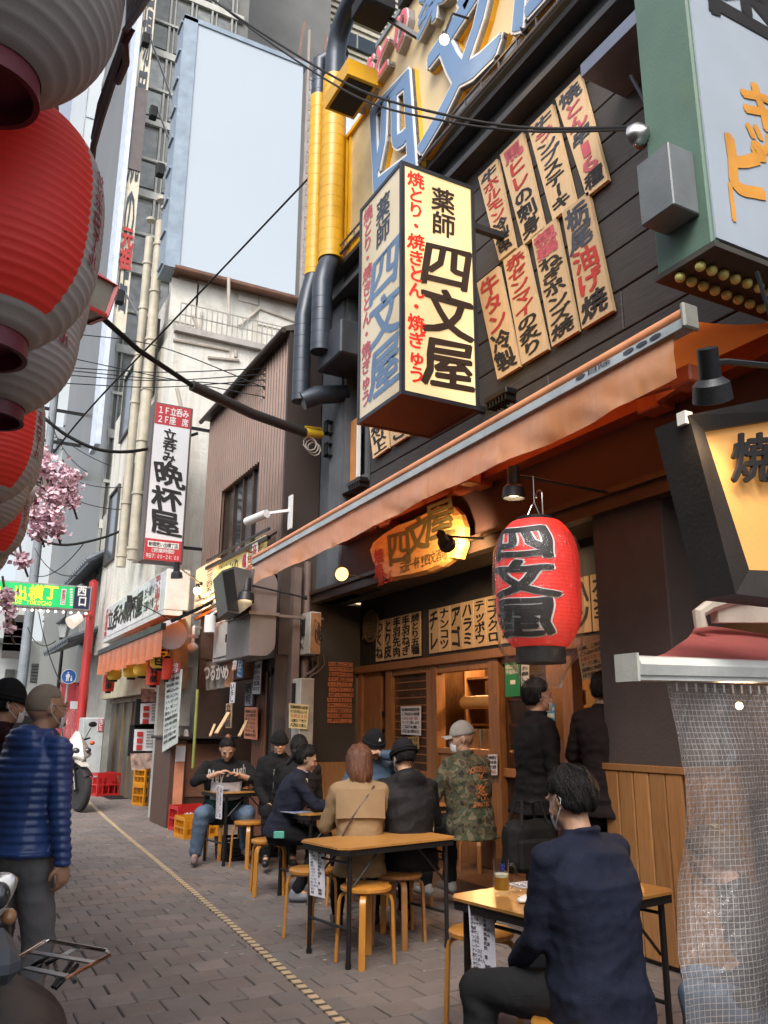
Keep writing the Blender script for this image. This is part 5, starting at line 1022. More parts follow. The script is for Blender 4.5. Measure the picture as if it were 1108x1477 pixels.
for (x, y, tx, ty, lb, e) in ((187, 877, 258, 900, 'warm spot lamp on a long pale rod in front of the far shop sign', 14), (255, 833, 290, 842, 'silver spot lamp under the tall vertical sign', 8)):
    p = P(x, y, X=2.7); spot(lb, p, P(tx, ty, X=3.3), (.1, .1, -1), 1.25, e, 12)
lamp_globe('bare_lamp', 'warm bare bulb in front of the glowing cream panel under the brown house', P(285, 852, X=3.3), .06, 25, light=10, arm=[P(285, 852, X=3.3), P(288, 862, X=3.4), P(300, 866, X=3.6)])
signx('cream_panel', 'glowing cream sign panel with a column of black marks beside the yellow signboard', XB-.08, (283, 822), (309, 872), mat('panel_lit', (.7, .5, .3), .5, emit=(1, .6, .3), es=.35), (('一二三四五六七', .6, .85, .05, .95, True, BLACK),))
signx('cream_panel', 'pale yellow slanted sign behind the exhaust hood reading 大', XB-.12, (310, 825), (326, 860), mat('panel_yel', (.6, .5, .2), .5, emit=(.9, .7, .25), es=.2), (('大', .2, .8, .1, .5, True, BLACK),))
m_ = MB()
for k in range(4): a = P(283, 893-k*9, X=3.45); b_ = P(345, 862-k*9, X=3.45); m_.bar(a, b_, .05, .04)
tag(ob('awning_rods', m_, mat('rod_pale', (.4, .38, .33), .5)), 'folded pale rods of a rolled awning over the white cabinet', 'rods')
# menu boards & white sheet at the far shop
smallsign('tall white menu sheet with rows of black writing beside the far shop counter', ((240, 970), (262, 965), (255, 1072), (234, 1085)), 3.1, mat('sheet_greenish', (.45, .5, .47), .6), ['日替肴', '刺身各', '煮込み', '生ビル', 'ハイボ', 'レモン', '酎ハイ', '焼酎割', '日本酒', 'ワイン', '枝豆冷', '奴漬物'], 'g', BLACK)
smallsign('red header board above the tall white menu sheet', ((243, 959), (259, 954), (258, 969), (242, 974)), 3.08, RS, '晩酌', True)
q = [P(x, y, Y=13.6) for x, y in ((262, 960), (279, 962), (276, 1048), (255, 1048))]; m_ = MB(); m_.bbox(q[0].x, q[1].x, 13.6, 13.75, q[2].z, q[0].z, .01); tag(ob('white_cupboard', m_, mat('cup_white', (.42, .45, .43), .5)), 'narrow pale cupboard door right of the tall menu sheet', 'cupboard')
for (cs, lb, m__, fr2) in ((((203, 1015), (232, 1013), (231, 1044), (202, 1044)), 'upper framed menu with white sheets at the far shop', PAPER, True), (((194, 1052), (226, 1052), (224, 1083), (192, 1083)), 'lower framed menu with white sheets at the far shop', PAPER, True), (((203, 993), (227, 994), (230, 1012), (204, 1013)), 'food photo sheet above the upper framed menu', mat('food_photo', (.3, .18, .16), .5, var=.9, scale=12), False), (((188, 1087), (220, 1086), (221, 1108), (190, 1111)), 'food photo poster under the lower framed menu', mat('food_photo2', (.42, .3, .25), .5, var=.8, scale=8), False)):
    q = [P(*c, Y=15.0) for c in cs]; t = thing('menu_stand', lb, 'menu'); m_ = MB()
    if fr2:
        a, b_ = q[0], q[2]; m_.bbox(a.x-.08, b_.x+.08, 15.0, 15.05, b_.z-.08, a.z+.08, .01); ob('frame', m_, BLKPL, t)
    mm_ = MB(); mm_.slab([q[3]+Vector((0, -.01, 0)), q[2]+Vector((0, -.01, 0)), q[1]+Vector((0, -.01, 0)), q[0]+Vector((0, -.01, 0))], (0, -1, 0), .008); ob('sheet', mm_, m__, t)
    if fr2:
        mm_ = MB(); 
        for k in range(3): mm_.box(q[0].x+.05, q[0].x+.15, 14.975, 14.98, q[0].z-.12-k*.11, q[0].z-.04-k*.11)
        ob('photo', mm_, RED, t); mm_ = MB(); f = quadmap(*[p+Vector((0, -.01, 0)) for p in q], lift=.004)
        for k in range(6): htext(mm_, '枝豆冷奴酎', f, .55, .95, .85-k*.14, .93-k*.14, .02)
        ob('lettering', mm_, BLACK, t)
# ================================================================== far buildings
def tower(name, label, x0, x1, y0, y1, z1, wallm, cat='building'): 
    t = thing(name, label, cat); m_ = MB(); m_.box(x0, x1, y0, y1, 0, z1); ob('wall', m_, wallm, t); return t
# glass grid tower behind the billboard: front (-Y) face
YT = 24.
xa = P(186, 300, Y=YT).x; xb = P(352, 10, Y=YT).x
t = tower('glass_tower', 'tall grey tower with a grid of white lines behind the billboard', xa, xb+.2, YT, YT+12, 60, mat('tower_glass', (.17, .17, .155), .35, .2, var=.35, scale=.25, bump=0))
m_ = MB()
z290, z402 = P(220, 290, Y=YT).z, P(220, 402, Y=YT).z; zz = z402-3*(z290-z402)
k = 0
while zz < 60:
    m_.box(xa, xb, YT-.12, YT, zz, zz+(.26 if k % 2 == 0 else .09)); zz += (z290-z402)/2; k += 1
ob('floor_line', m_, mat('line_white', (.55, .55, .5), .5), t)
m_ = MB(); nn = int((xb-xa)/.72)
for k in range(nn+1): m_.box(xa+k*.72, xa+k*.72+.07, YT-.1, YT, 4, 60); m_.box(xa+k*.72+.17, xa+k*.72+.22, YT-.08, YT, 4, 60)
ob('mullion', m_, mat('mull_grey', (.34, .35, .33), .4, .3), t)
for k in range(14):
    for j in range(4): m2 = MB(); m2.box(xa+.24+j*.72, xa+.7+j*.72, YT-.04, YT-.01, z402+.4+(k-4)*(z290-z402), z402-.2+(k-3)*(z290-z402)); ob('window', m2, mat('tower_win', (.2, .21, .2), .15, .5, var=.3, bump=0, rnd=.5), t)
# vertical signage strip (pale) on its street corner
m_ = MB(); xc = P(176, 300, Y=23).x; xd = P(192, 300, Y=23).x; m_.box(xc-.12, xd-.3, 22.8, 23.9, 9, 60); ob('corner_fin', m_, mat('fin_pale', (.55, .62, .72), .5), t)
sg = thing('tower_sign', 'long cream vertical sign strip with brush characters running up the grey tower', 'sign')
m_ = MB(); zb_ = P(190, 480, Y=22.8).z; m_.box(xd-.3, xd+.1, 22.9, 23.0, zb_, 40); ob('board', m_, mat('strip_cream', (.62, .57, .45), .6), sg)
f = quadmap(*quad_y(22.9, xd-.3, xd+.1, zb_, 40), lift=.01); m_ = MB(); vtext(m_, '炭火焼居酒屋酒場串焼の店', f, .15, .85, .98, .02, .04, wob=.6); ob('lettering', m_, INKG, sg)
m_ = MB(); m_.box(xd-.3, xd+.1, 22.86, 22.9, 18, 21); ob('dark_band', m_, mat('strip_dark', (.12, .1, .1), .5), sg)
m_ = MB(); vtext(m_, '元祖', quadmap(*quad_y(22.86, xd-.3, xd+.1, 14.5, 16), lift=.01), .1, .9, .98, .02, .06); ob('red_lettering', m_, RED, sg)
# projecting lights on rods
for k, (x, y) in enumerate(((210, 57), (221, 162), (231, 245), (173, 428))):
    c = P(x, y, Y=21.5); t = thing('rod_light', 'black sign light on a white rod, %s on the grey tower' % ['topmost', 'second from the top', 'third from the top', 'lowest'][k], 'light fixture', group='sign lights on rods up the tower'); m_ = MB(); m_.bbox(c.x-.1, c.x+.12, 21.4, 21.65, c.z-.2, c.z+.2, .03); ob('housing', m_, BLKPL, t); m_ = MB(); m_.bar(c+Vector((.1, 0, .2)), c+Vector((1.6, 2.4, -.2)), .05); ob('rod', m_, mat('rod_white', (.6, .62, .65), .4), t)
# beige corrugated building top centre
YC = 32.; xa2, xb2 = xb+.25, P(575, 10, Y=YC).x
t = tower('beige_building', 'beige horizontally ribbed building with a dark strip window at the top of the photo', xa2, xb2+10, YC, YC+14, 70, mat('beige_metal', (.42, .39, .31), .5, .1, var=.05, scale=.5, bump=0))
m_ = MB(); z = 8.
while z < 68: m_.hexa([(xa2, YC-.1, z), (xb2+10, YC-.1, z), (xb2+10, YC, z), (xa2, YC, z), (xa2, YC-.02, z+.3), (xb2+10, YC-.02, z+.3), (xb2+10, YC, z+.3), (xa2, YC, z+.3)]); z += .42
ob('siding', m_, mat('beige_siding', (.50, .46, .37), .45, .1), t)
a = P(446, 45, Y=YC); b_ = P(540, 65, Y=YC); m_ = MB(); m_.box(a.x, b_.x+3, YC-.16, YC-.1, b_.z, a.z); w_ = ob('window', m_, mat('strip_window', (.03, .045, .06), .1, .3), t)
m_ = MB()
for k in range(5): m_.box(a.x+k*1.3, a.x+k*1.3+.08, YC-.2, YC-.16, b_.z, a.z)
ob('mullion', m_, mat('mull_grey', (.34, .35, .33), .4, .3), w_)
m_ = MB(); c = P(444, 200, Y=YC-.1); m_.box(c.x, c.x+.04, YC-.14, YC-.1, 10, 69); ob('joint', m_, mat('joint_dark', (.2, .19, .16), .6), t)
# ribbed tower on the street line farther back
XR = 4.6
ya, yb_ = P(178, 300, X=XR).y, P(122, 420, X=XR).y
t = thing('ribbed_tower', 'very tall narrow tower with vertical grey ribs and diagonal seeming floor lines', 'building')
yfar = P(83, 837, X=XR).y if P(83, 837, X=XR).y > 0 else 70
y0t, y1t = P(150, 700, X=4.2).y, P(92, 700, X=4.2).y
XR = 4.2
m_ = MB(); m_.box(XR, XR+8, y0t, y1t, 0, 95); ob('wall', m_, mat('rib_base', (.17, .17, .16), .5, .2, var=.3, scale=.3, bump=0), t)
m_ = MB(); n = 13
for k in range(n): y = y0t+(y1t-y0t)*k/n; m_.box(XR-.25, XR, y, y+(y1t-y0t)/n*.45, 0, 95)
ob('rib', m_, mat('rib_grey', (.40, .39, .36), .4, .3), t)
m_ = MB()
z = 6.
while z < 95: m_.box(XR-.3, XR-.05, y0t, y1t, z, z+.12); m_.box(XR-.3, XR-.05, y0t, y1t, z+.3, z+.38); z += 4.2
ob('floor_line', m_, mat('line_white', (.55, .55, .5), .5), t)
# pale blue tower on the left of it
t = thing('pale_tower', 'plain pale blue white tower block at the end of the alley', 'building')
YP = 75.; xa, xb = P(-60, 700, Y=YP).x, P(93, 700, Y=YP).x
xlo = P(48, 800, Y=YP).x
m_ = MB(); m_.box(xlo, xb+6, YP, YP+20, 0, 120); ob('wall', m_, mat('pale_wall', (.58, .64, .68), .7, var=.05, scale=.1, bump=0), t)
m_ = MB()
for k in range(8): m_.box(xlo+.2, xb+6, YP-.08, YP, 12+k*12, 12.2+k*12)
for j in range(4): m_.box(xlo+2.4*j, xlo+2.4*j+.1, YP-.08, YP, 0, 120)
ob('joint', m_, mat('pale_joint', (.5, .55, .6), .6), t)
for k in range(3): c = P([97, 84, 72][k], [607, 626, 640][k], Y=YP); m_ = MB(); m_.box(c.x-.3, c.x+.5, YP-.6, YP, c.z-.6, c.z+.5); ob('vent', m_, mat('vent_grey', (.3, .33, .36), .5), t)
# louvred dark-windowed block far left
t = thing('louvred_block', 'low pale building with dark slatted openings at the far left end of the alley', 'building')
YF = 48.; xa, xb = P(-40, 900, Y=YF).x, P(84, 900, Y=YF).x; zt = P(60, 925, Y=YF).z
m_ = MB(); m_.box(xa-6, xb+5, YF, YF+10, 0, zt); ob('wall', m_, mat('block_pale', (.50, .53, .53), .7, var=.08, scale=.4, dirt=.2), t)
for (x, y, x2, y2) in ((9, 925, 32, 945), (46, 957, 62, 985), (8, 965, 20, 980)):
    a, b_ = P(x, y, Y=YF-.05), P(x2, y2, Y=YF-.05); m_ = MB()
    for k in range(6): z = a.z+(b_.z-a.z)*k/6; m_.box(a.x, b_.x, YF-.12, YF-.03, z-.12, z)
    m_.box(a.x, b_.x, YF-.03, YF-.01, b_.z, a.z); ob('louvre', m_, mat('louvre_grey', (.16, .17, .17), .5), t)
a, b_ = P(10, 880, Y=YF-3), P(30, 935, Y=YF-3); m_ = MB(); m_.box(a.x-.5, b_.x, YF-3, YF, zt-.2, P(20, 858, Y=YF-3).z); ob('stair_box', m_, mat('block_pale', (.5, .5, .5)), t); m_ = MB()
for k in range(5): z = a.z+(b_.z-a.z)*k/5; m_.box(a.x, b_.x+.02, YF-3.1, YF-3, z-.9, z-.2)
ob('dark_opening', m_, mat('opening', (.06, .055, .05), .6), t)
# japanese house with tiled eaves between gate and white building
t = thing('tiled_house', 'old house with dark tiled eaves and white ribbed shutters behind the gate pole', 'building')
XH = 3.3; h0, h1 = 20.8, 26.0
m_ = MB(); m_.box(XH+.3, 9, h0, h1, 0, 7.2); ob('wall', m_, mat('house_wall', (.42, .42, .38), .7, dirt=.3), t)
TILE = mat('roof_tile', (.09, .11, .13), .4, .1, var=.3)
def tiledroof(z, xo, y0, y1, drop=.7, nm='roof_tile'):
    m_ = MB(); m_.hexa([(xo, y0, z-drop), (XH+.6, y0, z-.05), (XH+.6, y1, z-.05), (xo, y1, z-drop), (xo, y0, z-drop+.08), (XH+.6, y0, z+.05), (XH+.6, y1, z+.05), (xo, y1, z-drop+.08)])
    n = int((y1-y0)/.3)
    for k in range(n+1): y = y0+k*(y1-y0)/n; m_.cyl((xo-.03, y, z-drop+.08), (XH+.6, y, z+.06), .075, n=6)
    ob('roof', m_, TILE, t)
tiledroof(5.9, 2.85, 20.6, 26.2); tiledroof(3.9, 2.6, 20.8, 25.5, .6)
m_ = MB()
for k in range(16): m_.box(XH+.2, XH+.3, h0+k*.32, h0+k*.32+.16, 3.8, 5.4)
ob('shutter_rib', m_, mat('shutter_white', (.5, .5, .47), .5), t)
# ------------------------------------------------------------------ gate sign over the street
YG = 20.; pz = P(135, 846, Y=YG); pb = P(115, 1070, Y=YG)
gt = thing('alley_gate', 'red post and green overhead sign reading 思い出横丁 across the end of the alley', 'gate')
GRED = mat('gate_red', (.38, .02, .02), .4, var=.1, coat=.3)
m_ = MB(); m_.cyl((pz.x, YG, 0), (pz.x, YG, pz.z+.1), .1, n=16); m_.cyl((pz.x, YG, pz.z+.1), (pz.x, YG, pz.z+.16), .11, .03, n=16); ob('post', m_, GRED, gt, True)
m_ = MB(); m_.cyl((-1.6, YG, 0), (-1.6, YG, pz.z+.1), .1, n=16); ob('post', m_, GRED, gt, True)
za, zb_ = P(60, 878, Y=YG).z, P(60, 842, Y=YG).z; xr = P(131, 860, Y=YG).x
m_ = MB(); m_.bbox(-1.5, xr, YG-.12, YG+.12, za, zb_, .015); ob('box', m_, mat('box_grey', (.3, .31, .3), .4, .4), gt)
def seg(x0_, x1_): return P(x0_, 860, Y=YG-.13).x, P(x1_, 860, Y=YG-.13).x
xg, _ = seg(107, 107); m_ = MB(); m_.box(-1.45, xg, YG-.13, YG-.12, za+.04, zb_-.04); ob('green_face', m_, mat('sign_green', (.01, .30, .08), .35, emit=(.01, .6, .15), es=.35, bump=0), gt)
m_ = MB(); m_.box(xg, xr-.04, YG-.13, YG-.12, za+.04, zb_-.04); ob('navy_face', m_, mat('sign_navy', (.02, .02, .06), .35, bump=0), gt)
YLE = mat('letter_yellow', (.7, .6, .03), .4, emit=(1, .9, .05), es=.4, bump=0)
f = quadmap(*quad_y(YG-.13, 0, 1, 0, 1), lift=.01)
def put_px(mb_, ch, x0_, x1_, y0_, y1_, off=.05, **k):
    a = P(x0_, y1_, Y=YG-.14); b_ = P(x1_, y0_, Y=YG-.14); put(mb_, ch, quadmap(*quad_y(YG-.14, a.x, b_.x, a.z, b_.z), lift=.004), 0, 1, 0, 1, off, **k)
m_ = MB()
for ch, x0_, x1_ in (('思', -30, -8), ('い', -4, 17), ('出', 20, 39), ('横', 42, 62), ('丁', 64, 84)): put_px(m_, ch, x0_, x1_, 846, 864, .05, wob=.6)
x0_, x1_ = seg(0, 76); f2 = quadmap((x0_, YG-.14, za+.16), (x1_, YG-.14, za+.16), (x1_, YG-.14, za+.06), (x0_, YG-.14, za+.06), .004); htext(m_, 'OMOIDE YOKOCHO', f2, 0, 1, 0, 1, .03); ob('yellow_lettering', m_, YLE, gt)
m_ = MB(); put_px(m_, '西', 112, 125, 846, 859, .05); put_px(m_, '口', 113, 125, 861, 874, .05); x0_, x1_ = seg(88, 95); m_.box(x0_, x1_, YG-.145, YG-.135, za+.1, zb_-.1)
for k in range(7): a = P(103, 849+k*3.7, Y=YG-.14); m_.box(a.x-.03, a.x+.03, YG-.145, YG-.135, a.z-.04, a.z)
ob('white_lettering', m_, WHITE, gt)
m_ = MB(); a, b_ = P(89, 864, Y=YG-.15), P(95, 848, Y=YG-.15); vtext(m_, '新宿西口', quadmap(*quad_y(YG-.15, a.x, b_.x, za+.12, zb_-.12), lift=.003), 0, 1, 1, 0, .03); ob('red_lettering', m_, RED, gt)
m_ = MB()
for k in range(26): m_.ell((-1.3+k*.165, YG-.05, za-.05), .028, 6)
ob('bulb', m_, emis('string_bulb', (1, .7, .45), 3), gt, kind='stuff')
t = thing('gate_light', 'small white floodlight on a red arm at the gate post', 'light fixture'); c = P(116, 890, Y=YG-.4); m_ = MB(); m_.cyl(c, c+Vector((-.22, -.1, -.16)), .1, .15, n=12); ob('housing', m_, mat('lamp_white', (.6, .58, .55), .4, emit=(1, .8, .6), es=.3), t, True); m_ = MB(); m_.bar(c, (pz.x, YG-.1, c.z+.1), .06); ob('arm', m_, GRED, t)
# street lamp, round sign, pole, red wall
Ysl = 26.; c = P(93, 905, Y=Ysl); b0 = P(84, 1010, Y=Ysl)
t = thing('street_lamp', 'thin black street lamp with a lantern head left of the red post', 'street lamp', (c.x, Ysl, 0)); m_ = MB(); m_.cyl((0, 0, 0), (0, 0, c.z-.3), .06, .045, n=10); m_.cyl((0, 0, 0), (0, 0, .5), .11, .08, n=10); ob('pole', m_, DMETAL, t); m_ = MB(); m_.cyl((0, 0, c.z-.3), (0, 0, c.z+.1), .1, .2, n=6); ob('lantern_glass', m_, mat('lamp_glass', (.4, .42, .42), .2), t); m_ = MB(); m_.cyl((0, 0, c.z+.1), (0, 0, c.z+.32), .26, .04, n=6); m_.cyl((0, 0, c.z+.32), (0, 0, c.z+.5), .02, n=5); m_.cyl((0, 0, c.z-.36), (0, 0, c.z-.3), .12, n=6); ob('cap', m_, DMETAL, t)
Yr = 22.; c = P(99, 976, Y=Yr); r = 10.5*((c-CAM).dot(cf))/F_PX
t = thing('round_sign', 'round blue sign with a white walking adult and child by the gate', 'traffic sign'); m_ = MB(); m_.cyl(c, c+Vector((0, -.02, 0)), r, n=28); ob('disc', m_, mat('sign_blue2', (.02, .12, .42), .4, bump=0), t)
m_ = MB(); m_.lathe([(r*.93, 0), (r, 0), (r, .01), (r*.93, .01)], c+Vector((0, -.035, 0)), 28, M=Matrix.Rotation(PI/2, 3, 'X'), caps=False)
W = lambda x, z: c+Vector((x*r, -.03, z*r))
m_.ell(W(-.1, .52), (r*.11, .01, r*.12)); m_.add([W(-.28, .36), W(.1, .36), W(.16, -.08), W(.04, -.1), W(.02, -.62), W(-.12, -.62), W(-.14, -.15), W(-.2, -.62), W(-.34, -.62), W(-.3, -.05), W(-.42, -.02)], [tuple(range(11))[::-1]]); m_.ell(W(.36, .02), (r*.09, .01, r*.1)); m_.add([W(.26, -.12), W(.48, -.12), W(.5, -.6), W(.24, -.6)], [(3, 2, 1, 0)]); ob('symbol', m_, WHITE, t)
m_ = MB(); m_.cyl((c.x, Yr+.03, 0), (c.x, Yr+.03, c.z+r), .03, n=8); ob('pole', m_, mat('pole_grey', (.3, .3, .3), .4, .4), t)
Yu = 30.; c = P(32, 980, Y=Yu); ct = P(40, 860, Y=Yu); t = thing('utility_pole', 'grey utility pole at the left end of the alley with tangled cables', 'utility pole', (c.x, Yu, 0)); m_ = MB(); m_.cyl((0, 0, 0), (.0, 0, 15), .17, .13, n=14); ob('pole', m_, mat('pole_concrete', (.22, .25, .28), .6), t)
m_ = MB(); 
for k in range(3): m_.bar((-1, 0, 10+k*1.2), (1.2, 0, 10+k*1.2), .1)
for k in range(8): m_.cyl((-.9+k*.28, 0, 10), (-.9+k*.28, 0, 10.3), .05)
ob('crossarm', m_, DMETAL, t)
a = P(90, 990, Y=24.); b_ = P(117, 990, Y=24.); m_ = MB(); m_.box(a.x, b_.x, 24, 24.5, 0, P(100, 984, Y=24).z); m_.box(a.x+.35, b_.x+.2, 23.6, 24, 0, P(100, 984, Y=24).z-.1); t = ob('red_booth', m_, mat('booth_red', (.36, .05, .06), .5)); tag(t, 'red painted booth wall between the street lamp and the gate post', 'booth')
m_ = MB(); c = P(107, 1017, Y=23.58); m_.box(c.x-.1, c.x+.1, 23.57, 23.6, c.z-.1, c.z+.1); ob('paper', m_, PAPER, t)
# white cabinet at the gate foot with red tag
q = [P(x, y, Y=19.) for x, y in ((121, 1035), (152, 1035), (150, 1090), (119, 1090))]; m_ = MB(); m_.bbox(q[0].x, q[1].x, 19, 19.6, 0, q[0].z, .02); t = ob('white_fridge', m_, mat('fridge_white', (.42, .46, .47), .4)); tag(t, 'white refrigerator cabinet behind the scooter at the foot of the red post', 'refrigerator')
m_ = MB(); a = P(143, 1037, Y=18.98); b_ = P(148, 1055, Y=18.98); m_.box(a.x, b_.x, 18.98, 19, b_.z, a.z); ob('red_label', m_, RS, t)
m_ = MB(); vtext(m_, '生ビル', quadmap((a.x, 18.975, a.z), (b_.x, 18.975, a.z), (b_.x, 18.975, b_.z), (a.x, 18.975, b_.z), .003), .1, .9, .97, .03, .04); ob('lettering', m_, WHITE, t)
# ------------------------------------------------------------------ cherry blossom decoration
t = thing('blossom_garland', 'bunches of artificial pink cherry blossom hanging behind the lanterns', 'blossom')
PKB = mat('blossom_pink', (.86, .62, .70), .7, var=.2, scale=14, bump=0, sss=0); m_ = MB(); br = MB(); rr = random.Random(3)
for (x, y, r, n) in ((62, 672, 16, 300), (58, 655, 12, 120), (95, 690, 17, 240), (78, 715, 16, 260), (72, 745, 15, 240), (104, 725, 9, 90), (50, 745, 12, 160), (80, 762, 13, 160), (56, 765, 12, 150), (32, 808, 9, 90), (8, 860, 10, 110), (14, 880, 9, 90), (12, 905, 6, 60), (100, 708, 8, 80)):
    c = P(x, y, Y=9.); s = (c-CAM).dot(cf)/F_PX
    for _ in range(n):
        d = Vector((rr.gauss(0, 1), rr.gauss(0, 1), rr.gauss(0, 1)))*.55*r*s; p = c+d; e1 = Vector((rr.gauss(0, 1), rr.gauss(0, 1), rr.gauss(0, 1))).normalized(); e2 = e1.orthogonal().normalized(); q_ = s*rr.uniform(2.6, 5.0)
        m_.add([p+e1*q_, p+e2*q_, p-e1*q_+e1.cross(e2)*q_*.6, p-e2*q_], [(0, 1, 2, 3)])
    br.tube([c+Vector((-.05, 0, .2)), c, c+Vector((.08, .1, -.15))], .012, 5)
ob('blossom', m_, PKB, t, kind='stuff'); ob('twig', br, mat('twig', (.1, .07, .05), .8), t)
m_ = MB(); p0 = Vector((-.3, 9., 5.6)); 
for (x, y) in ((62, 672), (95, 690), (78, 715), (72, 745), (50, 745), (80, 762), (32, 808), (8, 860), (14, 880)): m_.tube([P(x, y, Y=9.), P(x-30, y-20, Y=9.), p0], .012, 4)
ob('branch', m_, mat('twig', (.1, .07, .05), .8), t)
# ================================================================== lantern row, left foreground
LW = mat('lantern_white', (.43, .39, .375), .75, var=.1, scale=2, bump=.08, bscale=200, dirt=.15, dirtcol=(.35, .3, .28))
LR = mat('lantern_row_red', (.58, .03, .022), .6, var=.12, scale=3, bump=.08, emit=(.8, .03, .02), es=.05)
MAROON = mat('collar_maroon', (.16, .02, .035), .5)
def rowlan(label, px_, py_, rpx, red, R=.25, H=.66, txt='サッポロビール', tcol=None, ta_=.85):
    c = CAM+ray(px_, py_)*(F_PX*R/rpx); t = thing('paper_lantern', label, 'paper lantern', c, group='paper lanterns strung along the left of the alley')
    sq = .42; rings = 27; prof = []; m2 = rings*3
    for k in range(m2+1):
        v = k/m2*2-1; r = R*(1-abs(v)**3.2*(1-sq)); prof.append((r+.006*abs(math.sin(PI*k/3)), v*H/2))
    m_ = MB(); m_.lathe(prof, (0, 0, 0), 48, caps=False)
    if red:
        # two colour bands: white outside a red front panel
        tc_ = math.atan2(CAM.y-c.y, CAM.x-c.x)-.42; ms = []
        for fc in m_.f:
            a = m_.v[fc[0]]; th_ = (math.atan2(a[1], a[0])-tc_+PI) % (2*PI)-PI; zz_ = a[2]/(H/2)
            ms.append(0 if abs(th_) < 1.28 and abs(zz_) < .86 else 1)
        m_.m = ms; ob('paper_body', m_, [LR, LW], t, 'all')
    else: ob('paper_body', m_, LW, t, 'all')
    for s in (-1, 1):
        m_ = MB(); m_.lathe([(R*sq*.98, s*H/2), (R*sq*1.02, s*(H/2+.05)), (R*sq*.9, s*(H/2+.05)), (R*sq*.9, s*(H/2+.012)), (.001, s*(H/2+.012))][::s], n=32, caps=False); ob('collar', m_, MAROON, t, True)
    if not red: m_ = MB(); m_.cyl((.04, .02, -H/2-.0), (.04, .02, -H/2+.01), .018, n=10); ob('vent_hole', m_, WHITE, t)
    m_ = MB(); m_.cyl((0, 0, H/2+.01), (0, 0, H/2+.35), .008, n=6); ob('cord', m_, BLKPL, t)
    if txt:
        ta = math.atan2(CAM.y-c.y, CAM.x-c.x)+ta_+(.22 if red else 0)
        m_ = MB(); vtext(m_, txt, lanmap(Vector((0, 0, 0)), R+.003, H, ta, .24 if tcol is None else .42, sq, .004), .1, .9, .72, .3, .04, wob=.3); ob('lettering', m_, tcol or mat('ink_crimson', (.3, .02, .05), .6, bump=0), t)
    return t
rowlan('nearest white paper lantern with a maroon base at the top left', 10, -72, 163, False)
rowlan('big red paper lantern with a white side panel hanging second from the viewer', 0, 320, 138, True)
rowlan('white paper lantern with a maroon collar just beyond the big red one', 5, 458, 104, False)
rowlan('fourth lantern of the row, red with ribbed white side', -22, 622, 78, True)
rowlan('fifth lantern of the row, white and smaller', -25, 682, 63, False)
rowlan('sixth lantern of the row, red and partly hidden', -20, 734, 57, True)
rowlan('seventh white lantern of the row low at the left edge', -34, 775, 46, False)
rowlan('white lantern with black letters hanging behind the big red one', 45, 400, 82, False, R=.27, H=.95, txt='ジンジャード', tcol=BLACK, ta_=.75)
rowlan('white lantern with black letters below the blossoms', 2, 640, 56, False, R=.24, H=.8, txt='こだわり仕込せ', tcol=BLACK, ta_=.75)
rowlan('small white lantern in front of the pink blossoms', 50, 692, 23, False, R=.22, H=.6, txt='酒', tcol=BLACK, ta_=.3)
# beam and cables they hang from
m_ = MB(); pts = [CAM+ray(x, y)*(F_PX*.25/r)+Vector((0, 0, .66)) for x, y, r in ((12, -48, 163), (0, 320, 138), (5, 458, 104), (-22, 622, 78), (-25, 682, 63), (-20, 734, 57), (-34, 775, 46))]
m_.tube(pts, .018, 6); tag(ob('lantern_cable', m_, BLKPL), 'black cable strung above the row of paper lanterns', 'cable')
CABM = mat('cable_maroon', (.07, .02, .025), .5)
tt = thing('cable_bundle', 'bundle of dark twisted cables hanging beside the nearest lanterns', 'cable')
for k in range(5):
    m_ = MB(); P0 = [(215-k*7, -6), (198-k*3, 20), (180+k, 45), (165-k*1, 100), (150-k*2, 150), (140-k*2, 200)]
    m_.tube([PD(x, y, 2.2+.05*k+.2*i) for i, (x, y) in enumerate(P0[:3+(k % 4)])], .008, 6); ob('cable', m_, CABM, tt, True)
m_ = MB(); m_.tube([PD(180, 55, 2.6), PD(165, 110, 2.8), PD(146, 170, 3.0), PD(135, 210, 3.2), PD(128, 280, 3.5)], .011, 6); m_.tube([PD(190, 40, 2.6), PD(180, 60, 2.6), PD(182, 90, 2.7), PD(170, 118, 2.8)], .011, 6); ob('cable', m_, CABM, tt, True)
# left facade behind the lanterns (outside the picture) with eave
t = thing('left_building', 'dark shop building with an eave on the left side of the alley above the lanterns', 'building'); m_ = MB(); m_.box(-2.2, -2.0, -4, 9, 0, 6.5); ob('wall', m_, mat('left_wall', (.16, .14, .12), .7, dirt=.3), t); m_ = MB(); m_.box(-2.0, -.4, -3, 8, 4.6, 4.7); ob('eave', m_, DBROWN, t)
# red framed lantern box
q = [P(x, y, Y=9.) for x, y in ((113, 400), (158, 400), (130, 478), (113, 478))]
c = P(128, 428, Y=7.5); s = (c-CAM).dot(cf)/F_PX
t = thing('red_lantern_box', 'red framed street lantern with grey panes under a red roof behind the paper lanterns', 'lantern', (c.x-.0, 7.5, c.z)); A_, B_ = 24*s, 28*s
m_ = MB(); m_.lathe([(A_*1.75, B_*.75), (A_*.3, B_*1.5), (A_*.25, B_*2.6)], n=4, M=Matrix.Rotation(PI/4+.5, 3, 'Z')); ob('roof', m_, mat('gate_red', (.38, .02, .02), .4), t)
m_ = MB(); R4 = Matrix.Rotation(.5, 3, 'Z')
cor = [R4 @ Vector((a*A_, b*A_, 0)) for a, b in ((-1, -1), (1, -1), (1, 1), (-1, 1))]
for k in range(4):
    a, b_ = cor[k], cor[(k+1) % 4]; m_.bar(a*.8+Vector((0, 0, -B_)), a*1.1+Vector((0, 0, B_*.75)), .035); m_.bar(a*.8+Vector((0, 0, -B_)), b_*.8+Vector((0, 0, -B_)), .035)
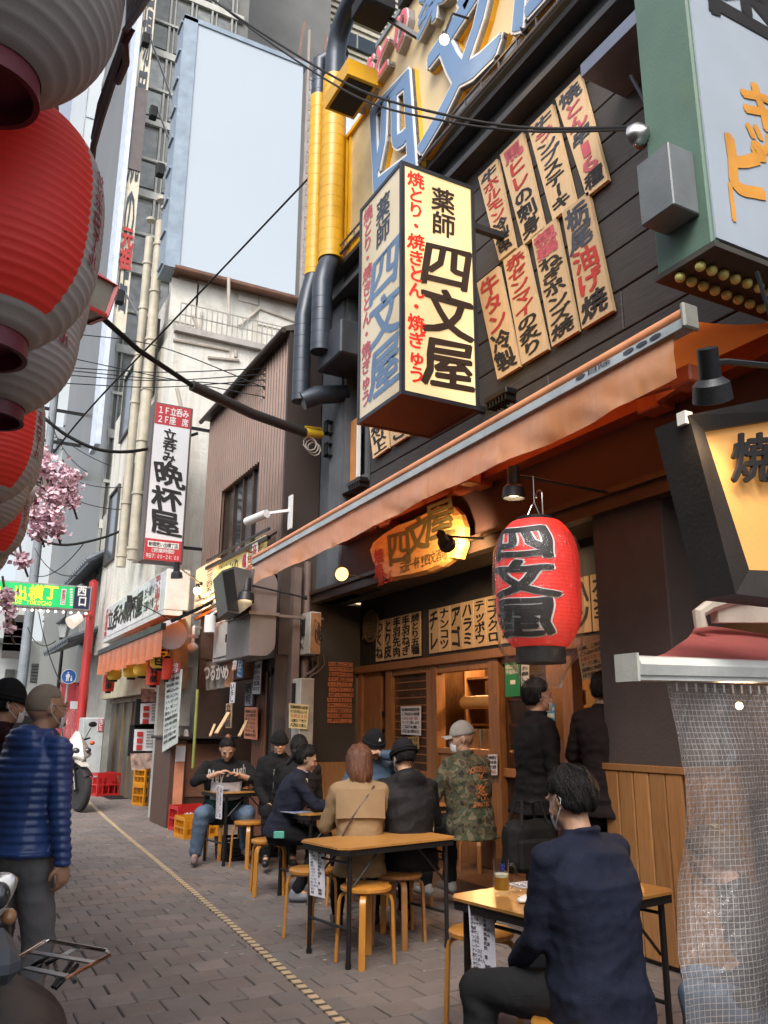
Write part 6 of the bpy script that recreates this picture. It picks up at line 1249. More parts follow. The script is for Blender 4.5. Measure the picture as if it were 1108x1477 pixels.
ob('frame', m_, GRED, t); m_ = MB(); m_.lathe([(A_*1.05, -B_*.98), (A_*1.45, B_*.74)], n=4, M=Matrix.Rotation(PI/4+.5, 3, 'Z')); ob('pane', m_, mat('pane_grey', (.22, .23, .21), .3), t)
m_ = MB(); m_.bar((-.1, .1, -B_*1.0), (-.14, .14, -B_*1.8), .03); m_.bar((0, 0, B_*2.5), (-.6, .3, B_*2.8), .04); ob('bracket', m_, GRED, t)
# ================================================================== overhead cables
def wire(label, pts, r=.012, n=18, m=None, cat='cable', name='overhead_cable', sag=0):
    """pts: control points in space, smooth curve through them"""
    m_ = MB(); out = []
    P_ = [Vector(p) for p in pts]
    if len(P_) == 2:
        a, b_ = P_
        out = [a+(b_-a)*k/n-Vector((0, 0, sag*4*(k/n)*(1-k/n))) for k in range(n+1)]
    else:
        ext = [P_[0]*2-P_[1]]+P_+[P_[-1]*2-P_[-2]]
        for i in range(1, len(ext)-2):
            p0_, p1, p2, p3 = ext[i-1:i+3]
            for k in range(8): t_ = k/8; out.append(.5*((2*p1)+(-p0_+p2)*t_+(2*p0_-5*p1+4*p2-p3)*t_*t_+(-p0_+3*p1-3*p2+p3)*t_**3))
        out.append(P_[-1])
    m_.tube(out, r, 5); return tag(ob(name, m_, m or BLKPL, None, 'all'), label, cat)
wire('upper strand of the pair cable crossing from the top left to the green sign', [P(295, -8, Y=9), P(400, 62, Y=8), P(520, 130, Y=6.8), P(640, 165, Y=5.6), P(760, 184, Y=4.7), P(935, 183, Y=3.1)], .014)
wire('lower strand of the pair cable crossing under the beige sign to the green sign', [P(298, -8, Y=9.05), P(396, 66, Y=8), P(520, 142, Y=6.8), P(640, 174, Y=5.6), P(760, 189, Y=4.7), P(935, 186, Y=3.1)], .012)
wire('straight thin cable climbing to the right in front of the blank billboard', [P(0, 760, Y=16), P(110, 612, Y=14.5), P(245, 468, Y=13), P(446, 256, Y=9.9)], .016)
t = thing('sleeved_cable', 'thick black sleeved cable with a yellow end running to the grey pilaster', 'cable')
a, b_, c_ = P(136, 448, Y=7.6), P(277, 556, Y=8.6), P(440, 624, Y=9.2)
m_ = MB(); m_.tube([a, P(200, 505, Y=8.1), b_], .028, 8); ob('bare_cable', m_, BLKPL, t, True); m_ = MB(); m_.tube([b_, (b_+c_)/2+Vector((0, 0, -.04)), c_], .062, 14); ob('sleeve', m_, mat('sleeve_black', (.022, .02, .02), .6), t, True)
e_ = P(464, 627, Y=9.25); m_ = MB(); m_.tube([c_, e_], .06, 12, rs=[.065, .05]); m_.tube([c_+Vector((0, 0, .08)), e_+Vector((0, 0, .08)), e_], .015, 6); ob('yellow_end', m_, mat('cap_yellow', (.6, .42, .02), .45), t, True)
m_ = MB(); 
for k in range(3): cc = P(447+k*4, 640+k*3, Y=9.2); m_.tube([cc+Vector((.09*math.cos(u*.7+k), .02*k, .09*math.sin(u*.7+k))) for u in range(10)], .008, 5)
ob('loop', m_, mat('cable_pale', (.45, .42, .38), .5), t, True); m_ = MB()
for z in (618, 650): cc = P(470, z, Y=9.28); m_.box(cc.x-.02, cc.x+.12, 9.2, 9.3, cc.z-.09, cc.z-.07); m_.box(cc.x-.02, cc.x+.12, 9.2, 9.3, cc.z+.07, cc.z+.09); m_.box(cc.x-.02, cc.x, 9.2, 9.3, cc.z-.09, cc.z+.09)
ob('bracket', m_, DMETAL, t)
wire('thick sagging cable looping behind the tall vertical sign', [P(60, 600, Y=14), P(100, 630, Y=14), P(150, 650, Y=14), P(210, 648, Y=14.2), P(285, 625, Y=14.4)], .03)
wire('thick cable crossing low from the blossoms to the tiled eave', [P(45, 775, Y=19), P(90, 786, Y=19), P(140, 778, Y=19), P(185, 762, Y=19)], .03)
for k, (y0_, y1_, y2) in enumerate(((480, 508, 575), (530, 532, 530), (541, 545, 537), (534, 548, 560), (515, 560, 580), (553, 552, 545))):
    wire('dark wire before the white building, %s' % ['steepest one', 'topmost of the level wires', 'second level wire', 'gently falling one', 'falling one nearest the vertical sign', 'lowest level wire'][k], [P(95, y0_, Y=13.4), P(230, (y0_+y1_)/2+6, Y=13), P(420, y2, Y=10.2)], .009)
for k, (a, b_) in enumerate((((70, 600), (125, 680)), ((100, 640), (260, 690)), ((75, 675), (200, 700)), ((50, 850), (90, 990)), ((40, 905), (80, 925)), ((50, 790), (110, 830)), ((50, 830), (120, 785)), ((60, 690), (190, 735)))):
    wire('thin wire near the pale tower, %s' % ['dropping steeply beside the blossoms', 'crossing the ribbed tower high', 'crossing the ribbed tower above the eave', 'hanging past the street lamp', 'short one by the utility pole', 'falling left of the gate sign', 'rising over the gate sign', 'crossing the ribbed tower low'][k], [P(*a, Y=24), P(*b_, Y=18)], .012, sag=.25)
# ================================================================== right edge signs
GRN = mat('sign_post_green', (.085, .15, .115), .6, var=.15, scale=1.5, dirt=.35, dirtcol=(.22, .26, .06))
Yg = 2.3; gx1 = P(1028, 350, Y=Yg).x; gx0 = gx1; yf = P(948, 395, X=gx1).y; zr = P(1028, 350, Y=Yg).z
t = thing('green_box_sign', 'big green framed box sign with a white panel and yellow bulbs underneath', 'sign')
x2 = gx1+1.4
m_ = MB(); m_.bbox(gx1, gx1+.06, Yg, yf, zr, 6.5, .01); m_.box(gx1+.06, x2, Yg+.06, yf-.02, zr+.02, 6.5); ob('frame', m_, GRN, t)
m_ = MB(); m_.box(gx1+.02, x2, Yg-.01, Yg+.058, zr+.03, 6.5); ob('white_panel', m_, mat('panel_white', (.34, .39, .45), .6, spec=.2, bump=0, var=.04), t)
m_ = MB(); m_.box(gx1-.012, x2, Yg-.02, yf+.01, zr-.03, zr); ob('soffit', m_, mat('soffit_dark', (.05, .045, .035), .6), t)
BULB = mat('bulb_yellow', (.75, .68, .2), .3, coat=.4, bump=0)
for r_ in range(2):
    for k in range(9): mb2 = MB(); p = P(*([(1010+k*17, 384+k*6.2), (981+k*16.8, 400+k*6.4)][r_]), Z=zr-.055); mb2.ell(p, .027, 10); ob('bulb', mb2, BULB, t, True)
q_ = lambda x0_, x1_, y0_, y1_: quadmap(*quad_y(Yg-.01, P(x0_, (y0_+y1_)/2, Y=Yg).x, P(x1_, (y0_+y1_)/2, Y=Yg).x, P((x0_+x1_)/2, y1_, Y=Yg).z, P((x0_+x1_)/2, y0_, Y=Yg).z), lift=.004)
m_ = MB(); put(m_, '園', q_(1022, 1122, -84, 42), 0, 1, 0, 1, .045, wob=.8); ob('lettering', m_, BLACK, t)
m_ = MB(); put(m_, 'キ', q_(1070, 1120, 130, 190), 0, 1, 0, 1, .07, wob=1); put(m_, 'ッ', q_(1072, 1112, 175, 228), 0, 1, 0, 1, .07, wob=1); put(m_, 'ピ', q_(1044, 1100, 205, 285), 0, 1, 0, 1, .08, wob=1); put(m_, 'ー', q_(1040, 1064, 268, 318), 0, 1, 0, 1, .09, rot=True); ob('orange_lettering', m_, mat('ink_orange', (.6, .27, .04), .5, bump=0), t)
t = thing('grey_box', 'grey metal junction box mounted on the green sign post', 'junction box'); Yb2 = P(1005, 260, X=gx1).y; bx1 = P(968, 250, Y=Yb2).x; byf = P(920, 270, X=bx1).y
m_ = MB(); m_.bbox(bx1, gx1-.002, Yb2, byf, P(968, 292, Y=Yb2).z, P(968, 205, Y=Yb2).z, .006); ob('box', m_, mat('box_grey2', (.15, .165, .17), .5, .2, var=.2, dirt=.3), t)
c = P(934, 185, X=gx1-.03); m_ = MB(); m_.lathe([(.001, 0), (.03, .01), (.065, .04), (.075, .08)], c, 20, M=Matrix.Rotation(-PI/2, 3, 'X'), caps=False); tag(ob('reflector', m_, STEEL, None, 'all'), 'small chrome reflector lamp at the left edge of the green sign', 'lamp')
# right hand framed sign
Ys = 2.0
fr_ = [(985, 602), (1120, 556), (1130, 868), (1052, 858)]; inn = [(1016, 621), (1120, 588), (1130, 812), (1081, 822)]
t = thing('framed_sign', 'tilted orange lit sign in a thick black frame reading 焼 at the right edge', 'sign')
Qf = [P(*p, Y=Ys) for p in fr_]; Qi = [P(*p, Y=Ys-.0) for p in inn]
ex = Vector((.45, 0, 0)); Qf[1] += ex+Vector((0, 0, .1)); Qf[2] += ex; Qi[1] += ex+Vector((0, 0, .08)); Qi[2] += ex
m_ = MB(); D_ = Vector((0, .14, 0))
for k in range(4):
    a, b_, c_, d_ = Qf[k], Qf[(k+1) % 4], Qi[(k+1) % 4], Qi[k]
    m_.hexa([a+D_, b_+D_, c_+D_, d_+D_, a-D_*.2, b_-D_*.2, c_, d_])
ob('frame', m_, mat('frame_black', (.022, .02, .02), .55), t)
m_ = MB(); Qb = [p+Vector((0, .03, 0)) for p in Qi]; m_.slab([Qb[3], Qb[2], Qb[1], Qb[0]], (0, -1, 0), .02); ob('face', m_, mat('face_orange', (.66, .36, .12), .45, var=.05, emit=(1, .42, .1), es=.12), t)
f = lambda u, v, w_: P(1056+(1106-1056)*u, 696-(696-630)*v, Y=Ys+.01)-Vector((0, w_+.012, 0))
m_ = MB(); put(m_, '焼', f, 0, 1, 0, 1, .034, .006, wob=.3); ob('lettering', m_, BLACK, t)
m_ = MB(); put(m_, '鳥', lambda u, v, w_: f(u, v, w_)+Vector((.19, 0, .03)), 0, 1, 0, 1, .034, .006, wob=.3); ob('lettering', m_, BLACK, t)
m_ = MB(); m_.box(Qf[0].x-.01, Qf[0].x+.03, Ys-.02, Ys+.02, Qf[0].z-.03, Qf[0].z+.02); ob('clip', m_, WHITE, t); m_ = MB(); m_.bar(Qf[1]+Vector((-.2, .1, 0)), Qf[1]+Vector((-.2, .2, .6)), .015); ob('hanger', m_, DMETAL, t)
p = P(1028, 574, Y=1.85); spot('big black ribbed spot lamp lighting the orange framed sign at the right', p, P(1110, 512, Y=1.9)+Vector((.3, 0, 0)), (.45, .35, -.9), 1.05, 16, 9, size=1.7, armr=.012)
c = P(1052, 850, Y=2.3); t = thing('intercom', 'small dark device with a round light beside the framed sign', 'device'); a, b_ = P(1030, 798, Y=2.5), P(1055, 842, Y=2.5); m_ = MB(); m_.bbox(a.x, b_.x, 2.5, 2.56, b_.z, a.z, .015); ob('body', m_, mat('device_grey', (.05, .055, .065), .4), t); m_ = MB(); c = P(1039, 823, Y=2.49); m_.cyl(c, c+Vector((0, -.012, 0)), .012, n=12); ob('button', m_, mat('button_pale', (.6, .7, .7), .3, emit=(.8, 1, 1), es=.4), t)
# ------------------------------------------------------------------ red awning with white roll bar, clear curtain
Yr = 2.15; ra = P(920, 962, Y=Yr); z0_, z1_ = P(930, 981, Y=Yr).z, P(930, 944, Y=Yr).z; xe = 4.6
t = thing('red_awning', 'faded red awning with a white metal front bar at the right edge', 'awning')
hb_ = (z1_-z0_); d3 = -.02
prof = [(0, 0), (0, hb_*.15), (-.01, hb_*.2), (-.02, hb_*.6), (.0, hb_*.9), (.05, hb_), (.1, hb_), (.1, 0)]
m_ = MB(); m_.loft([[(ra.x, Yr+a, z0_+b) for a, b in prof], [(xe, Yr+.0+a+.12, z0_+.05+b) for a, b in prof]]); ob('front_bar', m_, mat('bar_white', (.56, .58, .56), .35, coat=.3), t, True)
m_ = MB(); m_.box(ra.x-.012, ra.x, Yr-.01, Yr+.1, z0_-.004, z1_+.004); ob('end_cap', m_, mat('cap_cream', (.45, .46, .42), .4), t)
m_ = MB(); yt = 3.15
blx = P(1012, 880, Y=3.15).x
def cl(u, v): xl = ra.x+.1+(blx-ra.x-.1)*v; x = xl+(xe-xl)*u; return (x, Yr+.05+(yt-Yr)*v, z1_-.01+(P(1015, 900, Y=3.15).z-z1_)*v-.03*math.sin(PI*v)+.01*math.sin(x*7)*v)
m_.grid(cl, 24, 8); ob('canopy_cloth', m_, mat('faded_red_cloth', (.36, .085, .075), .8, var=.2, scale=3, bump=.3, bscale=150, dirt=.4, dirtcol=(.2, .07, .06)), t)
m_ = MB(); a = P(1012, 905, Y=3.0); b_ = P(1022, 875, Y=3.0); m_.tube([a, P(1008, 885, Y=3.0), b_, P(1050, 866, Y=3.0), P(1130, 850, Y=3.0), P(1130, 850, Y=3.0)+Vector((1, 0, .05))], .035, 8); m_.bar(P(1030, 885, Y=3.02), P(1130, 870, Y=3.02)+Vector((1, 0, 0)), .05, .1); ob('cassette', m_, mat('cassette_cream', (.5, .45, .38), .45), t, True)
def gridpvc():
    m, nt, b = nodes('mesh_pvc'); L = nt.links; uv = N(nt, 'ShaderNodeUVMap'); sx = N(nt, 'ShaderNodeSeparateXYZ'); L.new(uv.outputs[0], sx.inputs[0]); outs = []
    for i in (0, 1):
        f_ = N(nt, 'ShaderNodeMath', operation='FRACT'); L.new(sx.outputs[i], f_.inputs[0]); g_ = N(nt, 'ShaderNodeMath', operation='LESS_THAN'); g_.inputs[1].default_value = .13; L.new(f_.outputs[0], g_.inputs[0]); outs.append(g_.outputs[0])
    mx = N(nt, 'ShaderNodeMath', operation='MAXIMUM'); L.new(outs[0], mx.inputs[0]); L.new(outs[1], mx.inputs[1])
    tc = N(nt, 'ShaderNodeTexCoord'); n1 = N(nt, 'ShaderNodeTexNoise'); n1.inputs['Scale'].default_value = 7; n1.inputs['Detail'].default_value = 5; n1.inputs['Distortion'].default_value = 1.4; L.new(tc.outputs['Object'], n1.inputs[0]); n6 = N(nt, 'ShaderNodeTexNoise'); n6.inputs['Scale'].default_value = 55; L.new(tc.outputs['Object'], n6.inputs[0]); ad = N(nt, 'ShaderNodeMath', operation='MULTIPLY_ADD'); ad.inputs[1].default_value = .25; L.new(n6.outputs[0], ad.inputs[0]); L.new(n1.outputs[0], ad.inputs[2])
    bp = N(nt, 'ShaderNodeBump'); bp.inputs['Strength'].default_value = .75; bp.inputs['Distance'].default_value = .035; L.new(ad.outputs[0], bp.inputs['Height'])
    tr = N(nt, 'ShaderNodeBsdfTransparent'); tr.inputs[0].default_value = (.95, .93, .92, 1); df = N(nt, 'ShaderNodeBsdfDiffuse'); df.inputs[0].default_value = (.62, .58, .57, 1)
    m1 = N(nt, 'ShaderNodeMixShader'); m1.inputs[0].default_value = .17; L.new(tr.outputs[0], m1.inputs[1]); L.new(df.outputs[0], m1.inputs[2])
    th = N(nt, 'ShaderNodeBsdfDiffuse'); th.inputs[0].default_value = (.55, .52, .5, 1); m2 = N(nt, 'ShaderNodeMixShader'); mm = N(nt, 'ShaderNodeMath', operation='MULTIPLY'); mm.inputs[1].default_value = .42; L.new(mx.outputs[0], mm.inputs[0]); L.new(mm.outputs[0], m2.inputs[0]); L.new(m1.outputs[0], m2.inputs[1]); L.new(th.outputs[0], m2.inputs[2])
    gl = N(nt, 'ShaderNodeBsdfGlossy'); gl.inputs['Roughness'].default_value = .09; L.new(bp.outputs[0], gl.inputs['Normal']); fr2 = lw(nt, bp, .06, .75, 1.8); m3 = N(nt, 'ShaderNodeMixShader'); L.new(fr2, m3.inputs[0]); L.new(m2.outputs[0], m3.inputs[1]); L.new(gl.outputs[0], m3.inputs[2]); L.new(m3.outputs[0], nt.nodes['Material Output'].inputs[0]); return m
cu0 = P(965, 984, Y=Yr+.05); cu1 = P(975, 1477, Y=Yr+.05)
def curt(u, v):
    zt_ = z0_+.005; zb2 = .12; z = zt_+(zb2-zt_)*v; kk = v*3.2
    x = cu0.x+.05*math.sin(min(1, v*1.6)*PI)+(4.2-cu0.x)*u
    amp = .010+.022*min(1, v*2); ph = u*24+1.2*math.sin(v*2.4+u*3)
    y = Yr+.06+amp*math.sin(ph)+.05*noise.noise((u*3, v*3, 0))+.006*noise.noise((u*14, v*14, 1))
    return (x+.01*math.sin(v*6), y, z)
tcu = thing('clear_curtain', 'clear plastic curtain reinforced with a white thread grid hanging at the right edge', 'curtain')
m_ = MB(); NU, NV = 130, 90; m_.grid(curt, NU, NV); me = m_.mesh('sheet', gridpvc(), 'all'); uvl = me.uv_layers.new(name='UVMap'); Wc = (4.2-cu0.x)/.021; Hc = 1.55/.021
uv = np.empty(len(me.loops)*2); li = np.empty(len(me.loops), int); me.loops.foreach_get('vertex_index', li); uv[0::2] = (li % (NU+1))/NU*Wc; uv[1::2] = (li//(NU+1))/NV*Hc; uvl.data.foreach_set('uv', uv); link('sheet', me, tcu)
m_ = MB(); 
for k in range(24): x = cu0.x+.05+k*.05; m_.cyl((x, Yr+.06, z0_-.03), (x, Yr+.06, z0_), .004, n=5)
ob('ring', m_, STEEL, tcu, kind='stuff')
l = bpy.data.lights.new('stall_lamp', 'POINT'); l.energy = 7; l.color = (1, .65, .35); l.shadow_soft_size = .08; lo = bpy.data.objects.new('stall_lamp', l); COL.objects.link(lo); lo.location = (3.4, 2.75, 1.5)
t = thing('stall_bulb', 'warm bulb glowing behind the top of the clear curtain', 'lamp', (3.4, 2.75, 1.5)); m_ = MB(); m_.ell((0, 0, .05), .018, 10); ob('bulb', m_, emis('warm_bulb', (1, .6, .25), 12), t, True); m_ = MB(); m_.cyl((0, 0, .08), (0, 0, .28), .008); ob('cord', m_, BLKPL, t)
# ================================================================== people
def fuse(mb_, vox, m, name, smooth=3, disp=None, clampz=None):
    me = bpy.data.meshes.new('tmp'); me.from_pydata([tuple(v) for v in mb_.v], [], mb_.f); o = bpy.data.objects.new('tmp', me); COL.objects.link(o)
    r = o.modifiers.new('r', 'REMESH'); r.mode = 'VOXEL'; r.voxel_size = vox; r.use_smooth_shade = True
    if smooth: s = o.modifiers.new('s', 'SMOOTH'); s.iterations = smooth; s.factor = .5
    dg = bpy.context.evaluated_depsgraph_get(); dg.update(); out = bpy.data.meshes.new_from_object(o.evaluated_get(dg)); bpy.data.objects.remove(o); bpy.data.meshes.remove(me)
    out.name = name; out.materials.clear(); out.materials.append(m)
    n = len(out.vertices)
    if disp or clampz is not None:
        co = np.empty(n*3); out.vertices.foreach_get('co', co); co = co.reshape(-1, 3)
        if disp:
            nr = np.empty(n*3); out.vertices.foreach_get('normal', nr); nr = nr.reshape(-1, 3); co = co+nr*np.array([disp(p) for p in co])[:, None]
        if clampz is not None: co[:, 2] = np.maximum(co[:, 2], clampz)
        out.vertices.foreach_set('co', co.ravel())
    out.polygons.foreach_set('use_smooth', [True]*len(out.polygons)); out.update(); return out
def wrinkle(a=.006, f=9, seed=0):
    def d(p):
        q = (p[0]*f*.8+seed, p[1]*f*.8, p[2]*f*1.5); return a*(1-2*abs(noise.noise(q)))-a*.4+a*.4*noise.noise((p[0]*30, p[1]*30, p[2]*34+seed))
    return d
def ring(c, w_, d_, s, f, n=20, pw=2.5):
    """superellipse ring: centre c, half width w along x, half depth d along f (perp to spine s)"""
    out = []
    for k in range(n):
        t = 2*PI*k/n; a, b = math.cos(t), math.sin(t); out.append(c+Vector((1, 0, 0))*w_*math.copysign(abs(a)**(2/pw), a)+f*d_*math.copysign(abs(b)**(2/pw), b))
    return out
def ik(a, b, l1, l2, pole):
    d = b-a; L = min(d.length, (l1+l2)*.999); d = d.normalized(); x = (l1*l1-l2*l2+L*L)/(2*L); h = math.sqrt(max(0, l1*l1-x*x)); p = pole-d*pole.dot(d); p = p.normalized() if p.length > 1e-4 else d.orthogonal(); return a+d*x+p*h, a+d*L
SKIN = mat('skin', (.50, .29, .19), .5, var=.08, scale=20, bump=.06, bscale=120, sss=.15, rnd=.06)
SKIN2 = mat('skin_tan', (.42, .24, .15), .5, var=.1, scale=16, bump=.06, bscale=120, sss=.15)
LIP = mat('lip', (.33, .12, .09), .45, bump=0); EYE = mat('eye_dark', (.015, .012, .01), .2, bump=0)
HAIR = mat('hair_black', (.009, .008, .008), .55, spec=.25, var=.5, scale=30, bump=.8, bscale=60, stretch=(3, 3, .4)); HAIRB = mat('hair_brown', (.13, .05, .025), .4, var=.5, scale=26, bump=.8, bscale=60, stretch=(3, 3, .3)); HAIRG = mat('hair_stubble', (.2, .16, .12), .7, var=.15, scale=20, bump=.2, bscale=300)
def cloth(name, col, rough=.9, bump=.25, bs=170, **k): return mat('cloth_'+name, tuple(c*.7 for c in col), rough, spec=.15, bump=bump, bscale=bs, var=k.pop('var', .15), scale=k.pop('scale', 6), **k)
MASKM = mat('mask_white', (.66, .68, .70), .8, var=.03, bump=.1, bscale=80)
def hand(mb_, w_, d, pn, side, curl=.5, k=1.):
    """w wrist, d direction of the hand, pn palm normal, side +1/-1 where the thumb is"""
    d = d.normalized(); pn = (pn-d*pn.dot(d)).normalized(); sd = d.cross(pn)*side; M = Matrix((sd, d, pn)).transposed()
    mb_.ell(w_+d*.045*k, (.038*k, .052*k, .016*k), 12, M)
    L = [.033, .037, .034, .026]; 
    for i in range(4):
        b = w_+d*.082*k+sd*(.029-.0195*i)*k; a0 = curl*.5
        dd = d; p = b-d*.02*k; r = .0092*k-.0006*i*k; ang = 0
        for j, f in enumerate((1.25, .85, .65)):
            ang += curl*(.55 if j == 0 else .85); dd = (d*math.cos(ang)+pn*math.sin(ang)).normalized(); q = p+dd*L[i]*f*k; mb_.caps(p, q, r, r*.9, 8); p = q; r *= .92
    b = w_+d*.02*k+sd*.03*k; q = b+(d*.6+sd*.7+pn*.3).normalized()*.038*k; mb_.caps(b, q, .013*k, .011*k, 8); mb_.caps(q, q+(d*.85+sd*.1+pn*.45).normalized()*.03*k, .011*k, .009*k, 8)
def person(label, x, y, rz, pose='sit', floor=0., seat=.46, lean=.15, k=1., fat=1., hy=0., hp=.1, L=None, R=None, top=None, bot=None, hair='short', hairm=None, shoe=None, skin=None, hem=-.1, mask=False, knees=None, feet=None, legs=True, coat=0, extra=None, vox=.0095, jdisp=None, curl=.6, wide=1., hood=False, cuff=.0, collar=True, polL=None, polR=None, twist=0.):
    skin = skin or SKIN; rt = thing('person', label, 'person', (x, y, floor), rz)
    sit = pose == 'sit'; pel = Vector((0, 0, (seat+.10)/k if sit else .93))*k
    s = Vector((0, math.sin(lean), math.cos(lean))); f = Vector((0, math.cos(lean), -math.sin(lean))); X = Vector((1, 0, 0))
    neck = pel+s*.50*k; ch = pel+s*.3*k
    hl = lean*.35+hp*.5; hs = Vector((0, math.sin(hl), math.cos(hl))); hc = neck+hs*.152*k+Vector((0, .015, 0))*k
    body = MB(); j = MB(); tr = MB()
    prof = [(-.09, .155, .11), (0, .165, .115), (.1, .15, .105), (.2, .155, .11), (.3, .172, .118), (.39, .182, .11), (.45, .155, .092), (.49, .09, .07), (.53, .055, .056)]
    F = lambda t: fat if t < .33 else 1+(fat-1)*.4
    body.loft([ring(pel+s*t*k, w_*k*.93*wide, d_*k*.93*F(t), s, f) for t, w_, d_ in prof])
    body.caps(neck-s*.03*k, hc-hs*.04*k, .056*k, .05*k, 14)
    # head
    Mh = Matrix.Rotation(hy, 3, 'Z') @ Matrix.Rotation(-hp, 3, 'X'); H = lambda a, b, c: hc+Mh @ (Vector((a, b, c))*k)
    e = lambda mbx, a, b, c, r, n=16: mbx.ell(H(a, b, c), tuple(q*k for q in r), n, Mh)
    e(body, 0, -.008, .022, (.077, .096, .098), 24); e(body, 0, .022, -.045, (.058, .070, .068), 20); e(body, 0, .03, -.015, (.066, .066, .07), 20)
    body.caps(H(0, .088, .012), H(0, .106, -.022), .009*k, .0145*k, 10); e(body, 0, .1, -.028, (.018, .01, .009), 10)
    for q in (-1, 1): e(body, q*.077, -.006, -.008, (.009, .02, .031), 12); e(body, q*.03, .082, .022, (.024, .014, .009), 10); e(body, q*.036, .068, -.03, (.024, .022, .024), 10)
    e(body, 0, .09, -.058, (.024, .012, .011), 10); e(body, 0, .082, -.088, (.024, .016, .016), 10)
    # arms
    hands = []
    for q, tgt, pole in ((-1, L, polL), (1, R, polR)):
        sh = neck-s*.055*k+X*q*.17*k*wide
        if tgt is None: tgt = (q*.24, .0, pel.z/k-.12) if not sit else (q*.13, .30, seat/k+.14)
        wr = Vector(tgt)*k; el, wr = ik(sh, wr, .275*k, .25*k, Vector(pole) if pole else Vector((q*.5, -.8, -.35)))
        dwr = (wr-el).normalized(); body.caps(sh, el, .047*k, .038*k); body.caps(el, wr, .037*k, .026*k)
        pn = Vector((-q, .0, -.1)) if not sit else Vector((-q*.4, .1, -1)); hd = dwr if sit else Vector((0, .05, -1))
        hand(body, wr, (dwr*.7+hd*.3), pn, 1 if q < 0 else -1, curl, k); hands.append((wr, dwr))
        sj = wr-dwr*cuff*k; jr = .062*k*(1+(fat-1)*.4)
        j.caps(neck-s*.02*k+X*q*.03*k, sh+s*.008*k, .062*k, .055*k, 12); j.caps(sh, el, jr, .052*k, 12); j.caps(el, sj-dwr*.01, .05*k, .041*k, 12)
    # jacket
    jp = [(t, w_*1.07+.008, d_*1.08+.012) for t, w_, d_ in prof if t > -.05 and t < .5]
    rings_ = []
    if coat: rings_.append(ring(Vector((0, -.03*k, seat-.02 if sit else pel.z-coat)), .205*k*wide, .16*k, s, Vector((0, 1, 0))))
    rings_.append(ring(pel+s*hem*k+(Vector((0, -.0, 0))), .185*k*wide, .14*k*fat, s, f)); 
    if sit and not coat: pass
    rings_ += [ring(pel+s*t*k, w_*k*wide, d_*k*F(t)*1.03, s, f) for t, w_, d_ in jp]; rings_ += [ring(pel+s*.50*k, .085*k, .078*k, s, f), ring(pel+s*.545*k, .062*k, .064*k, s, f)]; j.loft(rings_)
    if collar: 
        for q in range(16): t = 2*PI*q/16; t2 = 2*PI*(q+1)/16; c_ = neck+s*.038*k; j.caps(c_+X*math.cos(t)*.062*k+f*math.sin(t)*.064*k, c_+X*math.cos(t2)*.062*k+f*math.sin(t2)*.064*k, .017*k, n=8)
    if hood: j.ell(neck-f*.085*k-s*.02*k, (.125*k, .065*k, .085*k), 16); j.ell(neck-f*.06*k+s*.015*k, (.10*k, .06*k, .05*k), 16)
    # legs
    kz = seat/1+.06
    an = []
    for q, i in ((-1, 0), (1, 1)):
        hip = pel+X*q*.09*k-Vector((0, 0, .02))
        if sit:
            kn = Vector(knees[i])*k if knees else Vector((q*.13*k, .42*k, seat+.06)); ak = Vector(feet[i]) if feet else Vector((q*.13*k, .42*k, .09))
        else:
            kn = Vector(knees[i])*k if knees else Vector((q*.095, .02, .49))*k; ak = Vector(feet[i])*k if feet else Vector((q*.10, -.02, .09))*k
        body.caps(hip, kn, .07*k, .05*k); body.caps(kn, ak, .046*k, .033*k); an.append((kn, ak))
        tf = 1+(fat-1)*.6; tr.caps(hip, kn, .088*k*tf, .068*k*tf, 14); tr.caps(kn, ak+(kn-ak).normalized()*.02, .066*k*tf, .052*k*tf, 14)
        fd = Vector((0, 1, 0)) if not sit else Vector((q*.12, 1, 0)).normalized()
        body.caps(ak, ak+fd*.12*k-Vector((0, 0, .04)), .032*k, .025*k)
    tr.loft([ring(pel+Vector((0, 0, z)), w_*k*wide, d_*k*fat, s, Vector((0, 1, 0))) for z, w_, d_ in ((-.12*k, .14, .10), (-.05*k, .172, .125), (.05*k, .165, .12), (.11*k, .15, .11))])
    link('body', fuse(body, vox, skin, 'body', 2), rt)
    if top:
        link('jacket', fuse(j, .0115 if vox > .008 else .0085, top, 'jacket', 3, jdisp or wrinkle(.009, 8, x*3+y)), rt)
    link('trousers', fuse(tr, .0135, bot or cloth('black', (.018, .018, .02)), 'trousers', 3, wrinkle(.008, 8, y)), rt)
    for q, (kn, ak) in zip((-1, 1), an):
        sb = MB(); fd = Vector((0, 1, 0)) if not sit else Vector((q*.12, 1, 0)).normalized(); c = Vector((ak.x, ak.y, ak.z-.09+.045)); sb.caps(c-fd*.03*k, c+fd*.15*k, .042*k, .036*k, 12); sb.caps(c-fd*.02*k+Vector((0, 0, .03)), c+fd*.02*k+Vector((0, 0, .05)), .042*k, .04*k, 12)
        link('shoe', fuse(sb, .01, shoe or mat('shoe_black', (.02, .018, .018), .4), 'shoe', 2, None, ak.z-.09), rt)
    # face bits
    fb = MB()
    for q in (-1, 1): e(fb, q*.031, .0905, .008, (.0105, .005, .0032), 10)
    ob('eyes', fb, EYE, rt, True); fb = MB()
    for q in (-1, 1): fb.tube([H(q*.014, .1, .026), H(q*.03, .1, .031), H(q*.047, .09, .027)], .0035*k, 5)
    ob('eyebrows', fb, HAIR, rt, True); fb = MB(); e(fb, 0, .099, -.0575, (.02, .006, .0045), 10); ob('lips', fb, LIP, rt, True)
